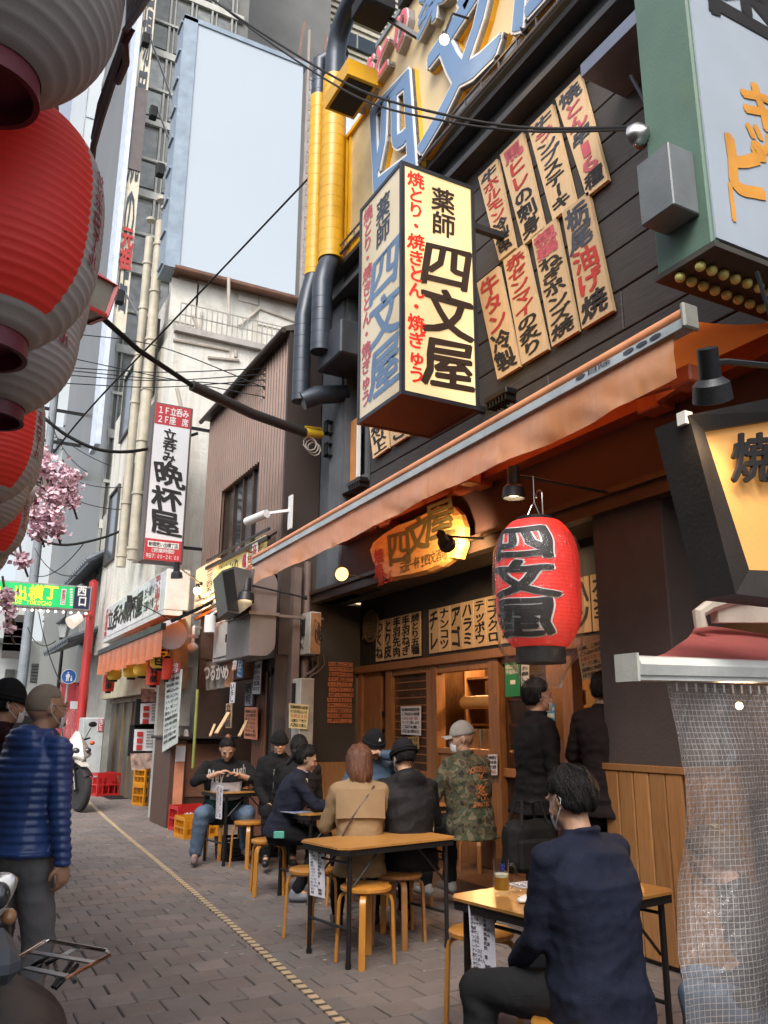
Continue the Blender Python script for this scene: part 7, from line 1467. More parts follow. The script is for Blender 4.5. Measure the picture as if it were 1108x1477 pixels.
    # hair / hats
    def shell(mask, r, off=(0, -.008, .022), nz=.004, mt=HAIR, name='hair', n=56, inner=.82, fr=22, dropf=None):
        hb = MB(); vs = []; nv = 40
        def g(u, v):
            th = 2*PI*u; ph = PI*v; d = Vector((math.sin(ph)*math.sin(th), math.sin(ph)*math.cos(th), math.cos(ph)))
            w_ = mask(d); w_ = max(0, min(1, w_)); rr = inner+(1-inner)*w_
            nn = 1+nz*14*noise.noise((th*fr/6, d.z*2.2, k*7+x))*w_
            p = Vector((d.x*r[0], d.y*r[1], d.z*r[2]))*rr*nn+Vector(off)
            if dropf: p = dropf(p, d, w_)
            return H(*p)
        hb.grid(g, n, nv)
        if name == 'hair' and mt is not HAIRG:
            rs_ = random.Random(int(x*99))
            for _ in range(900):
                u, v = rs_.random(), math.acos(1-1.75*rs_.random())/PI; th = 2*PI*u; ph = PI*v
                if mask(Vector((math.sin(ph)*math.sin(th), math.sin(ph)*math.cos(th), math.cos(ph)))) < .9: continue
                pts_ = []; dv_, du_, lf = .035+.03*rs_.random(), rs_.uniform(-.012, .012), rs_.uniform(.02, .08)
                for j in range(4):
                    p = g(u+du_*j, min(v+dv_*j, .8)); pts_.append(hc+(p-hc)*(1.012+lf*j/3*(.6 if dropf else 1)))
                sd = (pts_[3]-pts_[0]).cross(pts_[0]-hc).normalized()*.0032*k
                hb.add([p+sd*(1-.25*j) for j, p in enumerate(pts_)]+[p-sd*(1-.25*j) for j, p in enumerate(pts_)], [(j, j+1, j+5, j+4) for j in range(3)])
        return ob(name, hb, mt, rt, 'all')
    sm = lambda v, a, b: (v-a)/(b-a)
    hm = hairm or HAIR
    if hair in ('short', 'bun'):
        shell(lambda d: min(sm(d.z, -.86, -.74) if d.y < .0 else sm(d.z, -.45, -.3), sm(.42-d.y+d.z*.75, 0, .12) if d.z < .7 else 1, 1 if d.y < .05 or d.z > .12 else sm(.12-d.y, -.02, .1)), (.087, .108, .112), mt=hm, nz=.007)
    if hair == 'bun': hb = MB(); e(hb, 0, -.115, .03, (.035, .04, .035), 12); link('ponytail', fuse(hb.caps(H(0, -.11, .02), H(0, -.15, -.09), .03*k, .018*k, 10), .008, hm, 'ponytail', 1), rt)
    if hair == 'topknot':
        shell(lambda d: min(sm(d.z, -.2, -.05) if d.y < .1 else 1, sm(.42-d.y+d.z*.75, 0, .12) if d.z < .7 else 1, 1 if d.y < .05 or d.z > .12 else sm(.12-d.y, -.02, .1)), (.082, .102, .106), mt=hm)
        hb = MB(); e(hb, 0, -.04, .12, (.032, .035, .03), 14); ob('topknot', hb, mat('hair_auburn', (.16, .06, .03), .5, var=.4, scale=30), rt, True)
    if hair == 'bob':
        shell(lambda d: 1 if d.y < -.05 else min(1, sm(.5-d.y+d.z*.7, 0, .15)), (.098, .116, .118), mt=hm, nz=.010, inner=.7, dropf=lambda p, d, w_: Vector((p.x*(1+.12*max(0, -d.z)), p.y-.01*max(0, -d.z), p.z-(.095*max(0, -d.z+.2)*w_))), n=72, fr=40)
    if hair == 'stubble': shell(lambda d: min(sm(d.z, -.55, -.4), sm(.45-d.y+d.z*.55, 0, .1), 1 if d.y < .0 or d.z > .25 else 0), (.0795, .0985, .1005), mt=HAIRG, nz=0)
    if hair in ('beanie', 'beanie_long'):
        KN = cloth('knit_black', (.016, .016, .018), .95, .5, 90); shell(lambda d: sm(d.z+d.y*.12, -.10, -.02), (.091, .111, .124), mt=KN, name='beanie', nz=.003, inner=.8); hb = MB()
        pts = [H(.093*math.sin(t), .113*math.cos(t)-.008, .022+.0-.012*math.cos(t)) for t in np.linspace(0, 2*PI, 30)]
        hb.tube(pts, .012*k, 6); hb.tube([p+Mh @ Vector((0, 0, .018*k)) for p in pts], .012*k, 6); ob('beanie_cuff', hb, KN, rt, 'all')
        shell(lambda d: min(sm(d.z, -.75, -.6), 1 if d.y < .15 else 0), (.083, .104, .108), mt=hm)
    if hair == 'cap':
        CP = cloth('cap_grey', (.42, .40, .36), .8, .2, 120); shell(lambda d: sm(d.z+d.y*.06, .0, .06), (.089, .110, .125), mt=CP, name='cap', nz=.002, inner=.8); hb = MB()
        hb.grid(lambda u, v: H((u-.5)*.15*(1-.25*v*v), .085+.085*v*(1-(u-.5)**2*1.6), .04-.006*v-.10*(u-.5)**2), 14, 8); hb.grid(lambda u, v: H((.5-u)*.15*(1-.25*v*v), .085+.085*v*(1-(u-.5)**2*1.6), .036-.006*v-.10*(u-.5)**2), 14, 8); ob('brim', hb, CP, rt, 'all')
    if mask:
        mm_ = MB(); mm_.grid(lambda u, v: H(*(lambda a, c: (.069*math.sin(a)*(1-.25*abs(c)), .012+.098*math.cos(a)*(1-.12*c*c)+.006*math.sin(v*9)*.3, -.052+.046*c))((u-.5)*2.0, 1-2*v)), 18, 12); ob('face_mask', mm_, MASKM, rt, 'all')
        mm_ = MB()
        for q in (-1, 1):
            mm_.tube([H(q*.058, .065, -.02), H(q*.076, .03, .0), H(q*.084, -.005, .02), H(q*.086, -.018, .0)], .0017*k, 5); mm_.tube([H(q*.055, .065, -.085), H(q*.074, .03, -.06), H(q*.084, .0, -.035), H(q*.086, -.018, .0)], .0017*k, 5)
        ob('mask_loop', mm_, MASKM, rt)
    if extra: extra(rt, locals())
    return rt
def loc(px_, dist): p = PD(px_, 1046, dist); return p.x, p.y
R_ = math.radians
BLKC = cloth('black', (.016, .016, .018)); NAVY = cloth('navy_suit', (.022, .026, .045), .8); DENIM = cloth('denim', (.13, .19, .28), .85, .3, 200, var=.3, scale=5); GREYT = cloth('grey_trousers', (.20, .20, .21), .8); BEIGEC = cloth('trench_beige', (.40, .27, .15), .75); 
PUFF = mat('puffer_navy', (.022, .055, .19), .42, var=.15, scale=4, bump=.15, bscale=60, coat=.15)
def camo():
    m, nt, b = nodes('camouflage'); Lk = nt.links; tc = N(nt, 'ShaderNodeTexCoord'); n1 = N(nt, 'ShaderNodeTexNoise'); n1.inputs['Scale'].default_value = 11; n1.inputs['Detail'].default_value = 2.5; Lk.new(tc.outputs['Object'], n1.inputs[0]); cr_ = N(nt, 'ShaderNodeValToRGB'); cr_.color_ramp.interpolation = 'CONSTANT'; e = cr_.color_ramp.elements; e[0].color = (.02, .018, .012, 1); e[1].position = .42; e[1].color = (.075, .06, .03, 1)
    for p, c in ((.5, (.035, .05, .025, 1)), (.57, (.13, .105, .06, 1)), (.66, (.05, .035, .02, 1))): x_ = e.new(p); x_.color = c
    Lk.new(n1.outputs[0], cr_.inputs[0]); Lk.new(cr_.outputs[0], b.inputs['Base Color']); b.inputs['Roughness'].default_value = .8
    n3 = N(nt, 'ShaderNodeTexNoise'); n3.inputs['Scale'].default_value = 22; n3.inputs['Detail'].default_value = 5; Lk.new(tc.outputs['Object'], n3.inputs[0]); bp = N(nt, 'ShaderNodeBump'); bp.inputs['Strength'].default_value = .6; bp.inputs['Distance'].default_value = .012; Lk.new(n3.outputs[0], bp.inputs['Height']); Lk.new(bp.outputs[0], b.inputs['Normal']); return m
CAMO = camo()
def face_pos(px_, dist, lean, k, rz, pose='sit', back=.0):
    """body root so that the head (lean forward) projects at px"""
    x, y = loc(px_, dist); o = (.5*math.sin(lean)+.03)*k; return x+math.sin(rz)*o, y-math.cos(rz)*o
def puffd(p): z = p[2]+.006*noise.noise((p[0]*9, p[1]*9, 5)); return (.008+.004*noise.noise((p[0]*6, p[1]*6, z*5)))*abs(math.sin(z*PI/.035+.5*noise.noise((p[0]*5, p[1]*5, z*3))))-.004+.005*noise.noise((p[0]*14, p[1]*14, z*22))
# 1 blue puffer man
rz = R_(-62); x, y = face_pos(66, 4.55, .06, .97, rz)
def ex1(rt, v):
    H, k = v['H'], v['k']; g = MB()
    for q in (-1, 1):
        pts = [H(q*.033+.022*math.cos(t), .106-.004*abs(math.cos(t)), .006+.017*math.sin(t)) for t in np.linspace(0, 2*PI, 16)]; g.tube(pts, .0018, 5); g.tube([H(q*.055, .1, .01), H(q*.082, .03, .012), H(q*.084, -.01, .01)], .0016, 5)
    g.tube([H(-.011, .106, .01), H(.011, .106, .01)], .0018, 5); ob('glasses', g, mat('glasses_rim', (.25, .2, .15), .3, .8), rt)
person('man with a shaved head in a quilted blue down jacket and grey trousers', x, y, rz, 'stand', lean=.06, k=.965, fat=1.18, hy=-.12, hp=.02, top=PUFF, bot=GREYT, hair='stubble', mask=True, hem=-.06, coat=.02, jdisp=puffd, wide=1.08, R=(.27, .06, .78), L=(-.27, .05, .8), extra=ex1, skin=SKIN2, shoe=mat('shoe_grey', (.1, .1, .1), .6), hood=True, curl=.7, knees=((-.1, -.02, .48), (.1, .08, .48)), feet=((-.1, -.12, .09), (.1, .02, .09)), vox=.0075)
# 2 beanie man behind
rz = R_(-75); x, y = face_pos(9, 5.2, .05, .98, rz)
person('man in a black knit cap and mask behind the man in the blue jacket', x, y, rz, 'stand', lean=.04, k=.985, hy=-.1, top=cloth('maroon', (.035, .012, .015)), hair='beanie', mask=True, skin=SKIN2)
# 3 sweatshirt man
rz = R_(168); SW = cloth('sweat_black', (.018, .018, .02)); x, y = face_pos(330, 9.75, .3, 1.08, rz)
def ex3(rt, v):
    pel, s, f, k = v['pel'], v['s'], v['f'], v['k']
    def fm(u, vv, w_): a = (u-.5)*1.9; c = pel+s*(.20+.30*vv)*k; return c+Vector((-math.sin(a)*.24*k, 0, 0))+f*((.245-.02*vv)*math.cos(a)*k+.015)
    m_ = MB(); m_.grid(lambda u, vv: fm(.12+.76*u, -.08+.60*vv, 0), 14, 8); ob('white_print', m_, mat('print_white', (.5, .52, .58), .8), rt, 'all')
    m_ = MB(); m_.grid(lambda u, vv: fm(.02+.96*u, -.34+.24*vv, 0)+f*.004, 14, 4); ob('green_hem', m_, cloth('dark_green', (.015, .04, .04)), rt, 'all')
    m_ = MB(); htext(m_, 'Pley', lambda u, vv, w_: fm(u, vv, w_)+f*.008, .0, .42, .52, .92, .06); htext(m_, 'ugh', lambda u, vv, w_: fm(u, vv, w_)+f*.008, .62, 1., .75, 1.1, .06); htext(m_, 'A', lambda u, vv, w_: fm(u, vv, w_)+f*.012, .66, .9, .1, .5, .05); ob('lettering', m_, WHITE, rt)
person('heavy man with a topknot in a black and white lettered sweatshirt looking down', x, y, rz, 'sit', lean=.22, k=1.06, fat=1.38, wide=1.18, hp=.62, hy=-.05, top=SW, bot=DENIM, hair='topknot', seat=.42, L=(-.12, .34, .86), R=(.1, .36, .88), extra=ex3, knees=((-.22, .36, .48), (.24, .36, .48)), feet=((-.24, .3, .16), (.3, .34, .11)), shoe=mat('sandal_mauve', (.22, .15, .15), .6), skin=SKIN, polL=(-1, -.2, -.4), polR=(1, -.2, -.4), cuff=.12)
# 4 beanie man facing
rz = R_(165); x, y = face_pos(404, 9.4, .15, 1., rz)
def ex4(rt, v):
    pel, s, f, k = v['pel'], v['s'], v['f'], v['k']; m_ = MB(); m_.grid(lambda u, vv: pel+s*(.2+.2*vv)*k+Vector(((u-.5)*.12, 0, 0))+f*(.142)*k, 6, 6); ob('print_patch', m_, mat('print_bw', (.35, .34, .32), .8, var=.95, scale=40), rt, 'all')
person('man in a black beanie and black hoodie facing us left of the suited woman', x, y, rz, 'sit', lean=.15, hp=.2, floor=.05, top=BLKC, hair='beanie', L=(-.05, .3, .78), hood=True, extra=ex4, skin=SKIN)
# 5 dark back behind the suit woman
rz = R_(-25); x, y = face_pos(432, 8.75, .1, 1., rz)
person('person with short black hair seen from behind past the woman in the suit', x, y, rz, 'sit', lean=.12, k=1.02, top=BLKC, hair='short')
# 6 suit woman
rz = R_(-112); x, y = face_pos(437, 7.7, .32, .95, rz)
def ex6(rt, v):
    H = v['H']; pel, s, f, k, neck = v['pel'], v['s'], v['f'], v['k'], v['neck']
    m_ = MB()
    for q in (-1, 1): m_.tube([neck+Vector((q*.06, -.03, .02)), neck+Vector((q*.055, .07, -.03)), pel+s*.3*k+f*.155*k+Vector((q*.02, 0, 0)), pel+s*.05*k+f*.2*k], .006, 5)
    ob('lanyard', m_, mat('lanyard_cream', (.55, .5, .3), .6), rt)
    m_ = MB(); c = pel+Vector((.185, .0, -.02)); m_.bbox(c.x-.008, c.x+.008, c.y-.045, c.y+.045, c.z-.03, c.z+.03, .006); ob('pocket_pouch', m_, mat('pouch_teal', (.1, .4, .3), .6), rt)
    m_ = MB(); 
    for q in range(10): t = 2*PI*q/10; c_ = neck+s*.03*k; m_.caps(c_+Vector((math.cos(t)*.052, math.sin(t)*.055, 0)), c_+Vector((math.cos(t+.63)*.052, math.sin(t+.63)*.055, 0)), .018, n=8)
    link('scarf', fuse(m_, .008, mat('scarf_pale', (.35, .4, .5), .8), 'scarf', 1), rt)
person('woman in a navy suit with a lanyard and ponytail leaning over the middle table', x, y, rz, 'sit', lean=.34, k=.96, wide=.92, hp=.3, hy=.05, top=NAVY, bot=BLKC, hair='bun', L=(-.12, .52, .80), R=(.10, .56, .80), extra=ex6, knees=((-.08, .42, .52), (.14, .40, .52)), feet=((-.08, .3, .09), (.16, .16, .09)), hem=-.08, shoe=mat('shoe_greyblue', (.2, .22, .26), .6), vox=.0085)
# 7 trench woman
rz = R_(-22); x, y = face_pos(519, 6.35, .22, .96, rz)
def ex7(rt, v):
    pel, s, f, k, neck = v['pel'], v['s'], v['f'], v['k'], v['neck']
    m_ = MB(); m_.tube([neck+Vector((.10, -.09, -.01)), pel+s*.40*k-f*.150*k+Vector((.05, 0, 0)), pel+s*.25*k-f*.160*k+Vector((-.06, 0, 0)), pel+s*.08*k-f*.155*k+Vector((-.15, .02, 0))], .007, 6); ob('bag_strap', m_, mat('strap_brown', (.07, .04, .025), .5), rt)
    m_ = MB(); m_.grid(lambda u, vv: pel+s*(.24+.2*vv)*k+Vector(((u-.5)*.36*k, 0, 0))-f*(.155-.05*(2*u-1)**2+(.01*(1-vv)))*k, 12, 5); ob('storm_flap', m_, BEIGEC, rt, 'all')
person('woman with a brown bob in a beige trench coat seen from behind at the table', x, y, rz, 'sit', lean=.2, k=.97, wide=.98, hp=.25, hy=.12, top=BEIGEC, bot=BLKC, hair='bob', hairm=HAIRB, coat=.1, hem=-.05, L=(-.14, .38, .78), R=(.12, .40, .78), extra=ex7)
# 8 beanie man facing viewer, hand to mouth
rz = R_(168); x, y = face_pos(539, 7.55, .2, 1., rz)
def ex8(rt, v):
    H = v['H']; m_ = MB(); m_.add([H(-.012, .125, .075), H(.012, .125, .075), H(0, .118, .105)], [(0, 1, 2)]); ob('beanie_emblem', m_, WHITE, rt)
person('young man in a black beanie facing the viewer with a hand raised to his mouth', x, y, rz, 'sit', floor=.08, lean=.2, hp=.28, hy=.1, top=mat('cloth_denim_jacket', (.05, .09, .15), .8, var=.3, scale=5), hair='beanie', L=(-.02, .26, 1.13), R=(.15, .3, .78), extra=ex8, cuff=.03, polL=(-1, 0, -.3), vox=.0085)
# 9 black jacket man
rz = R_(-8); x, y = face_pos(583, 6.5, .18, 1., rz)
person('man in a black hooded jacket and black cap between the trench coat and the camouflage', x, y, rz, 'sit', lean=.16, hp=.3, hy=.1, k=1.02, wide=1.06, fat=1.1, top=cloth('parka_black', (.02, .019, .021), .6), hair='beanie', hood=True, L=(-.12, .38, .8), R=(.14, .36, .8), coat=.1, mask=True)
# 10 camo man
rz = R_(8); x, y = face_pos(666, 7.1, .12, 1., rz)
def ex10(rt, v):
    pel, s, f, k = v['pel'], v['s'], v['f'], v['k']; OE = mat('embroidery_orange', (.45, .15, .04), .7, bump=.3); 
    def bm(u, vv, w_): return pel+s*(.08+.34*vv)*k+Vector(((u-.5)*.30*k, 0, 0))-f*(.165-.05*(2*u-1)**2)*k
    m_ = MB()
    for i, ch in enumerate('YOKOSUKA'): a = -.9+1.8*i/7; m_2 = lambda u, vv, w_, a=a: bm(.5+.36*math.sin(a)+(u-.5)*.11, .80+.14*math.cos(a)+(vv-.5)*.13, w_); put(m_, ch, m_2, 0, 1, 0, 1, .05)
    for i, ch in enumerate('JAPAN TIGER'): a = -.9+1.8*i/10; m_2 = lambda u, vv, w_, a=a: bm(.5+.38*math.sin(a)+(u-.5)*.09, .20-.06*math.cos(a)+(vv-.5)*.1, w_); put(m_, ch, m_2, 0, 1, 0, 1, .05)
    ob('orange_lettering', m_, OE, rt); m_ = MB(); rr = random.Random(2)
    for _ in range(40): u, vv = rr.gauss(.5, .08), rr.uniform(.3, .75); c = bm(u, vv, 0); e1 = Vector((rr.uniform(-1, 1), -.1, rr.uniform(-1, 1))).normalized(); m_.tube([c, c+e1*.02, c+e1*.035+Vector((.008, 0, .008))], .004, 4)
    ob('embroidery', m_, OE, rt)
person('man in a camouflage jacket with orange embroidery and a grey cap', x, y, rz, 'sit', floor=.1, lean=.12, k=1.0, wide=1.1, fat=1.2, hy=.95, hp=.12, top=CAMO, bot=cloth('charcoal', (.025, .025, .028)), hair='cap', hem=-.1, coat=.1, L=(-.16, .36, .8), R=(.12, .36, .8), extra=ex10, mask=True, seat=.5, skin=SKIN2, shoe=mat('shoe_white', (.4, .4, .4), .6))
# 11 businessman
rz = R_(-103); x, y = loc(771, 6.35)
def ex11(rt, v):
    m_ = MB(); H, neck, s = v['H'], v['neck'], v['s']
    for q in range(12): t = 2*PI*q/12; c_ = neck+s*.035; m_.caps(c_+Vector((math.cos(t)*.056, math.sin(t)*.058, 0)), c_+Vector((math.cos(t+.53)*.056, math.sin(t+.53)*.058, 0)), .012, n=8)
    link('shirt_collar', fuse(m_, .007, WHITE, 'shirt_collar', 1), rt); m_ = MB(); a, d = v['hands'][1]; m_.cyl(a-d*.0, a-d*.05, .043, n=14); ob('cuff', m_, WHITE, rt, True)
person('businessman in a black suit and mask standing before the glass door holding a bag', x, y, rz, 'stand', floor=.02, lean=.03, k=1.04, hy=-.1, hp=.0, top=cloth('suit_black', (.014, .013, .015), .75), bot=BLKC, hair='short', mask=True, R=(.25, .06, .80), coat=.14, hem=-.02, extra=ex11, curl=.9, cuff=.03)
c = Vector((x, y, 0))
# his bag
t = thing('briefcase', 'large black soft briefcase hanging from the standing businessman', 'bag')
cb = P(760, 1212, Y=y-.3); m_ = MB(); m_.bbox(cb.x-.19, cb.x+.21, cb.y-.1, cb.y+.08, cb.z-.2, cb.z+.13, .05); bm_ = m_; link('bag_body', fuse(m_, .016, cloth('bag_black', (.017, .017, .018), .7), 'bag_body', 4, wrinkle(.01, 7)), t)
m_ = MB(); m_.bbox(cb.x-.15, cb.x+.17, cb.y-.13, cb.y-.09, cb.z-.17, cb.z+.02, .02); ob('pocket', m_, cloth('bag_black', (.017, .017, .018), .7), t)
m_ = MB(); hx = P(765, 1150, Y=y-.3)
for q in (-.08, .06): m_.tube([(cb.x-.1, cb.y+q, cb.z+.1), (cb.x-.06, cb.y+q*.5, cb.z+.25), (hx.x, cb.y+.02, hx.z-.04), (cb.x+.08, cb.y+q*.5, cb.z+.25), (cb.x+.12, cb.y+q, cb.z+.1)], .011, 6)
ob('handle', m_, BLKPL, t, True)
m_ = MB(); m_.tube([(cb.x-.18, cb.y, cb.z+.1), (cb.x-.05, cb.y-.12, cb.z-.05), (cb.x+.1, cb.y-.14, cb.z-.25), (cb.x+.21, cb.y, cb.z+.08)], .009, 6); ob('shoulder_strap', m_, BLKPL, t, True)
# 12 coat man in the door
rz = R_(-50); x, y = loc(872, 6.3)
person('man in a dark coat standing in the doorway partly hidden by the pillar', x, y, rz, 'stand', floor=.13, lean=.02, k=1.0, top=cloth('coat_dark', (.022, .018, .02), .8), hair='short', coat=.22, hem=-.02, L=(-.2, .25, .98), R=(.2, .25, .98))
# 13 near seated man
rz = R_(8); x, y = face_pos(820, 3.42, .10, 1.0, rz)
NSH = cloth('shirt_indigo', (.020, .025, .048), .78, .4, 260, var=.2)
person('man in a dark indigo shirt sitting with his back to us at the nearest table', x, y, rz, 'sit', lean=.09, k=.985, wide=1.12, fat=1.1, hy=.06, hp=.28, top=NSH, bot=cloth('charcoal_trousers', (.035, .035, .038)), hair='short', hem=-.12, mask=True, L=(-.12, .30, .58), R=(.2, .34, .62), knees=((-.23, .40, .50), (.16, .42, .50)), feet=((-.26, .32, .09), (.2, .38, .09)), seat=.44, jdisp=wrinkle(.011, 6, 4.2), vox=.0075)
# 14 person behind the curtain
rz = R_(40); x, y = face_pos(1036, 3.75, .45, .9, rz)
person('person with light brown hair and jeans sitting behind the clear curtain at the right edge', x, y, rz, 'sit', lean=.5, k=.9, seat=.33, hp=.5, top=cloth('grey_top', (.05, .045, .05)), bot=DENIM, hair='short', hairm=mat('hair_light', (.16, .10, .055), .5, var=.3, scale=20), knees=((-.14, .44, .52), (.12, .44, .52)))
# ================================================================== stools, tables, crates, scooters
STW = wood('stool_wood', (.60, .27, .045), (.46, .18, .03), .35, (4, 4, 1.2), 6, .05, .15, .5)
STW2 = wood('stool_wood_dark', (.36, .16, .045), (.24, .10, .03), .45, (4, 4, 1.2), 6, .05, .2, .2)
TBT = wood('table_top_wood', (.47, .235, .06), (.35, .16, .04), .4, (.8, 5, 5), 7, .05, .15, .25)
def stool_proto(m, label, h=.455, R=.165):
    t = thing('stool', label, 'stool', (0, 0, 0), group='round bentwood stools'); m_ = MB(); m_.lathe([(R-.012, h-.03), (R, h-.024), (R, h-.006), (R-.008, h), (.001, h+.001)], n=36, caps=False); m_.lathe([(.001, h-.03), (R-.012, h-.03)], n=36, caps=False); ob('seat', m_, m, t, True)
    # bent leg in local x-z, joined under the seat
    pts = [(.05, h-.045), (.11, h-.045), (.14, h-.05), (.163, h-.07), (.172, h-.10), (.176, h-.2), (.186, .0)]
    m_ = MB(); n = len(pts); w_ = .021; th = .0105; rings = []
    for i, (a, b) in enumerate(pts):
        d = Vector((pts[min(i+1, n-1)][0]-pts[max(i-1, 0)][0], 0, pts[min(i+1, n-1)][1]-pts[max(i-1, 0)][1])).normalized(); nn = Vector((-d.z, 0, d.x)); c = Vector((a, 0, b)); ch = .004
        rings.append([c+nn*th+Vector((0, -w_+ch, 0)), c+nn*th+Vector((0, w_-ch, 0)), c+nn*(th-ch)+Vector((0, w_, 0)), c-nn*(th-ch)+Vector((0, w_, 0)), c-nn*th+Vector((0, w_-ch, 0)), c-nn*th+Vector((0, -w_+ch, 0)), c-nn*(th-ch)+Vector((0, -w_, 0)), c+nn*(th-ch)+Vector((0, -w_, 0))])
    m_.loft(rings); lm = m_.mesh('leg', m, True)
    for k in range(4): link('leg', lm, t, rz=PI/4+k*PI/2)
    return t
def at_seat(px_, py_, h=.455): p = P(px_, py_, Z=h); return (p.x, p.y, 0)
S = [((528, 1276), .2, 'stool nearest the viewer standing under the front of the empty middle table'), ((575, 1258), .5, 'darker worn stool under the middle table behind the front one'), ((560, 1243), .1, 'stool farther back under the right part of the middle table'), ((450, 1252), .35, 'stool at the left end of the middle table behind the hanging price list'), ((694, 1340), .0, 'stool at the left end of the nearest table'), ((360, 1184), .4, 'stool at the near end of the far table beside the black basket'), ((389, 1210), -.25, 'stool that the woman in the suit is sitting on'), ((690, 1203), .2, 'tall looking stool under the man in camouflage'), ((735, 1200), .3, 'stool between the camouflage man and the black briefcase'), ((505, 1222), .3, 'stool under the woman in the trench coat'), ((590, 1222), .3, 'stool under the man in the black jacket')]
pr_ = stool_proto(STW, S[0][2]); pr2 = stool_proto(STW2, S[1][2])
for i, (p, rz, lb) in enumerate(S):
    q = at_seat(*p); rz += 0
    if i == 0: pr_.location = q; pr_.rotation_euler.z = rz
    elif i == 1: pr2.location = q; pr2.rotation_euler.z = rz
    else: dup(pr_ if i not in (7, 8) else pr2, q, rz, lb)
xx, yy = loc(840, 3.2); dup(pr_, (xx, yy+.1, 0), .75, 'stool under the man in the indigo shirt at the bottom edge')
xx, yy = loc(334, 9.9); dup(pr_, (xx, yy+.1, 0), .3, 'stool under the heavy man in the sweatshirt')
# tables
TL = mat('table_leg_black', (.018, .016, .016), .4, .2)
def table(label, corner, rz, L=1.0, D=.58, h=.7):
    t = thing('folding_table', label, 'table', (corner[0], corner[1], corner[2] if len(corner) > 2 else 0), rz); m_ = MB(); c = .06
    pts = [(c, 0), (L-c, 0), (L, c), (L, D-c), (L-c, D), (c, D), (0, D-c), (0, c)]; m_.loft([[(a, b, z) for a, b in pts] for z in (h-.012, h)]); ob('tabletop', m_, TBT, t)
    m_ = MB(); i = .008; pts2 = [(min(max(a, i), L-i), min(max(b, i), D-i)) for a, b in pts]; m_.loft([[(a, b, z) for a, b in pts2] for z in (h-.05, h-.012)]); ob('apron', m_, TL, t)
    for ex, s in ((.09, 1), (L-.09, -1)):
        for ey in (.05, D-.05):
            m_ = MB(); m_.cyl((ex, ey, 0), (ex, ey, h-.05), .0155, n=10); m_.cyl((ex, ey, 0), (ex, ey, .03), .019, n=10); ob('leg', m_, TL, t, True)
        m_ = MB(); m_.cyl((ex, .05, .22), (ex, D-.05, .22), .010, n=8); m_.cyl((ex, .05, h-.1), (ex, D-.05, h-.1), .008, n=8)
        for ey in (.07, D-.07): m_.cyl((ex, ey, h-.28), (ex+s*.24, ey, h-.05), .007, n=6)
        ob('brace', m_, TL, t, True)
    return t
def onT(t, a, b, z): return t.matrix_basis @ Vector((a, b, z))
T2 = table('empty middle folding table with a bamboo cup and a hanging price list', (2.36, 4.95), R_(10), 1.0, .54)
T1 = table('nearest folding table with the beer mug in front of the man in the indigo shirt', (2.25, 2.9), R_(9), 1.0, .56)
T4 = table('middle row table where the women and the man in black are seated', (2.86, 6.75), R_(8), 1.25, .6, .72)
T3 = table('far folding table with plates of food in front of the heavy man', (P(322, 1100, Y=8.95).x, 8.95), R_(10), .9, .55, .74)
T5 = table('table hidden between the people with black caps', (3.75, 6.9), R_(6), .8, .5, .72)
# price lists hanging
MENU = ['もつ煮 だし', '枝豆 冷奴', '塩辛 漬物', '玉子焼 肉', 'ポテサラ 串', '鳥皮 手羽', '牛すじ 煮込', 'つくね 焼', 'ハラミ 刺身', 'レバー 酢', 'ナンコツ', '生ビール 酒', 'ハイボール', 'サワー 焼酎', '冷酒 梅酒']
def hanglist(label, cs, dist):
    q = [PD(*c, dist) for c in cs]; cx = [p for p in q]; t = thing('price_list', label, 'menu'); m_ = MB(); n = (q[1]-q[0]).cross(q[0]-q[3]).normalized(); m_.slab([q[3], q[2], q[1], q[0]], n, .003); ob('sheet', m_, mat('list_paper', (.46, .46, .52), .35, coat=.3), t)
    m_ = MB(); f = quadmap(*q, lift=.0015)
    for i, s in enumerate(MENU):
        a, b = (s.split(' ')+[''])[:2]; v1 = .97-i*.94/len(MENU); v0 = v1-.94/len(MENU)*.8
        htext(m_, a, f, .06, .06+.1*len(a), v0, v1, .04, wob=.6)
        if b: htext(m_, b, f, .55, .55+.12*len(b), v0, v1, .04, wob=.6)
    ob('lettering', m_, BLACK, t); return t
d2 = (P(447, 1215, Z=.69)-CAM).length; hanglist('handwritten price list hanging from the left corner of the middle table', ((446, 1216), (468, 1218), (469, 1296), (447, 1291)), d2-.03)
d1 = (P(680, 1296, Z=.69)-CAM).length; hanglist('handwritten price list hanging from the left corner of the nearest table', ((675, 1300), (713, 1306), (716, 1412), (681, 1402)), d1-.1)
d3 = (onT(T3, 0, 0, .73)-CAM).length; hanglist('pale blue price list hanging from the left corner of the far table', ((313, 1132), (322, 1134), (320, 1182), (311, 1180)), d3-.03)
# bamboo cup
p = P(620, 1199, Z=.7); t = thing('bamboo_cup', 'slanted cut bamboo chopstick cup at the back right of the middle table', 'cup', p); m_ = MB(); n = 20; rings = [[(.032*math.cos(2*PI*k/n), .032*math.sin(2*PI*k/n), z if z < .05 else .085+.022*math.cos(2*PI*k/n+2.2)) for k in range(n)] for z in (0, .1)]; rings += [[(.026*math.cos(2*PI*k/n), .026*math.sin(2*PI*k/n), z if z < .05 else .085+.022*math.cos(2*PI*k/n+2.2)) for k in range(n)] for z in (.1, .01)]; m_.loft(rings); ob('cup', m_, wood('bamboo', (.60, .45, .2), (.5, .36, .15), .4), t, True)
# beer mug

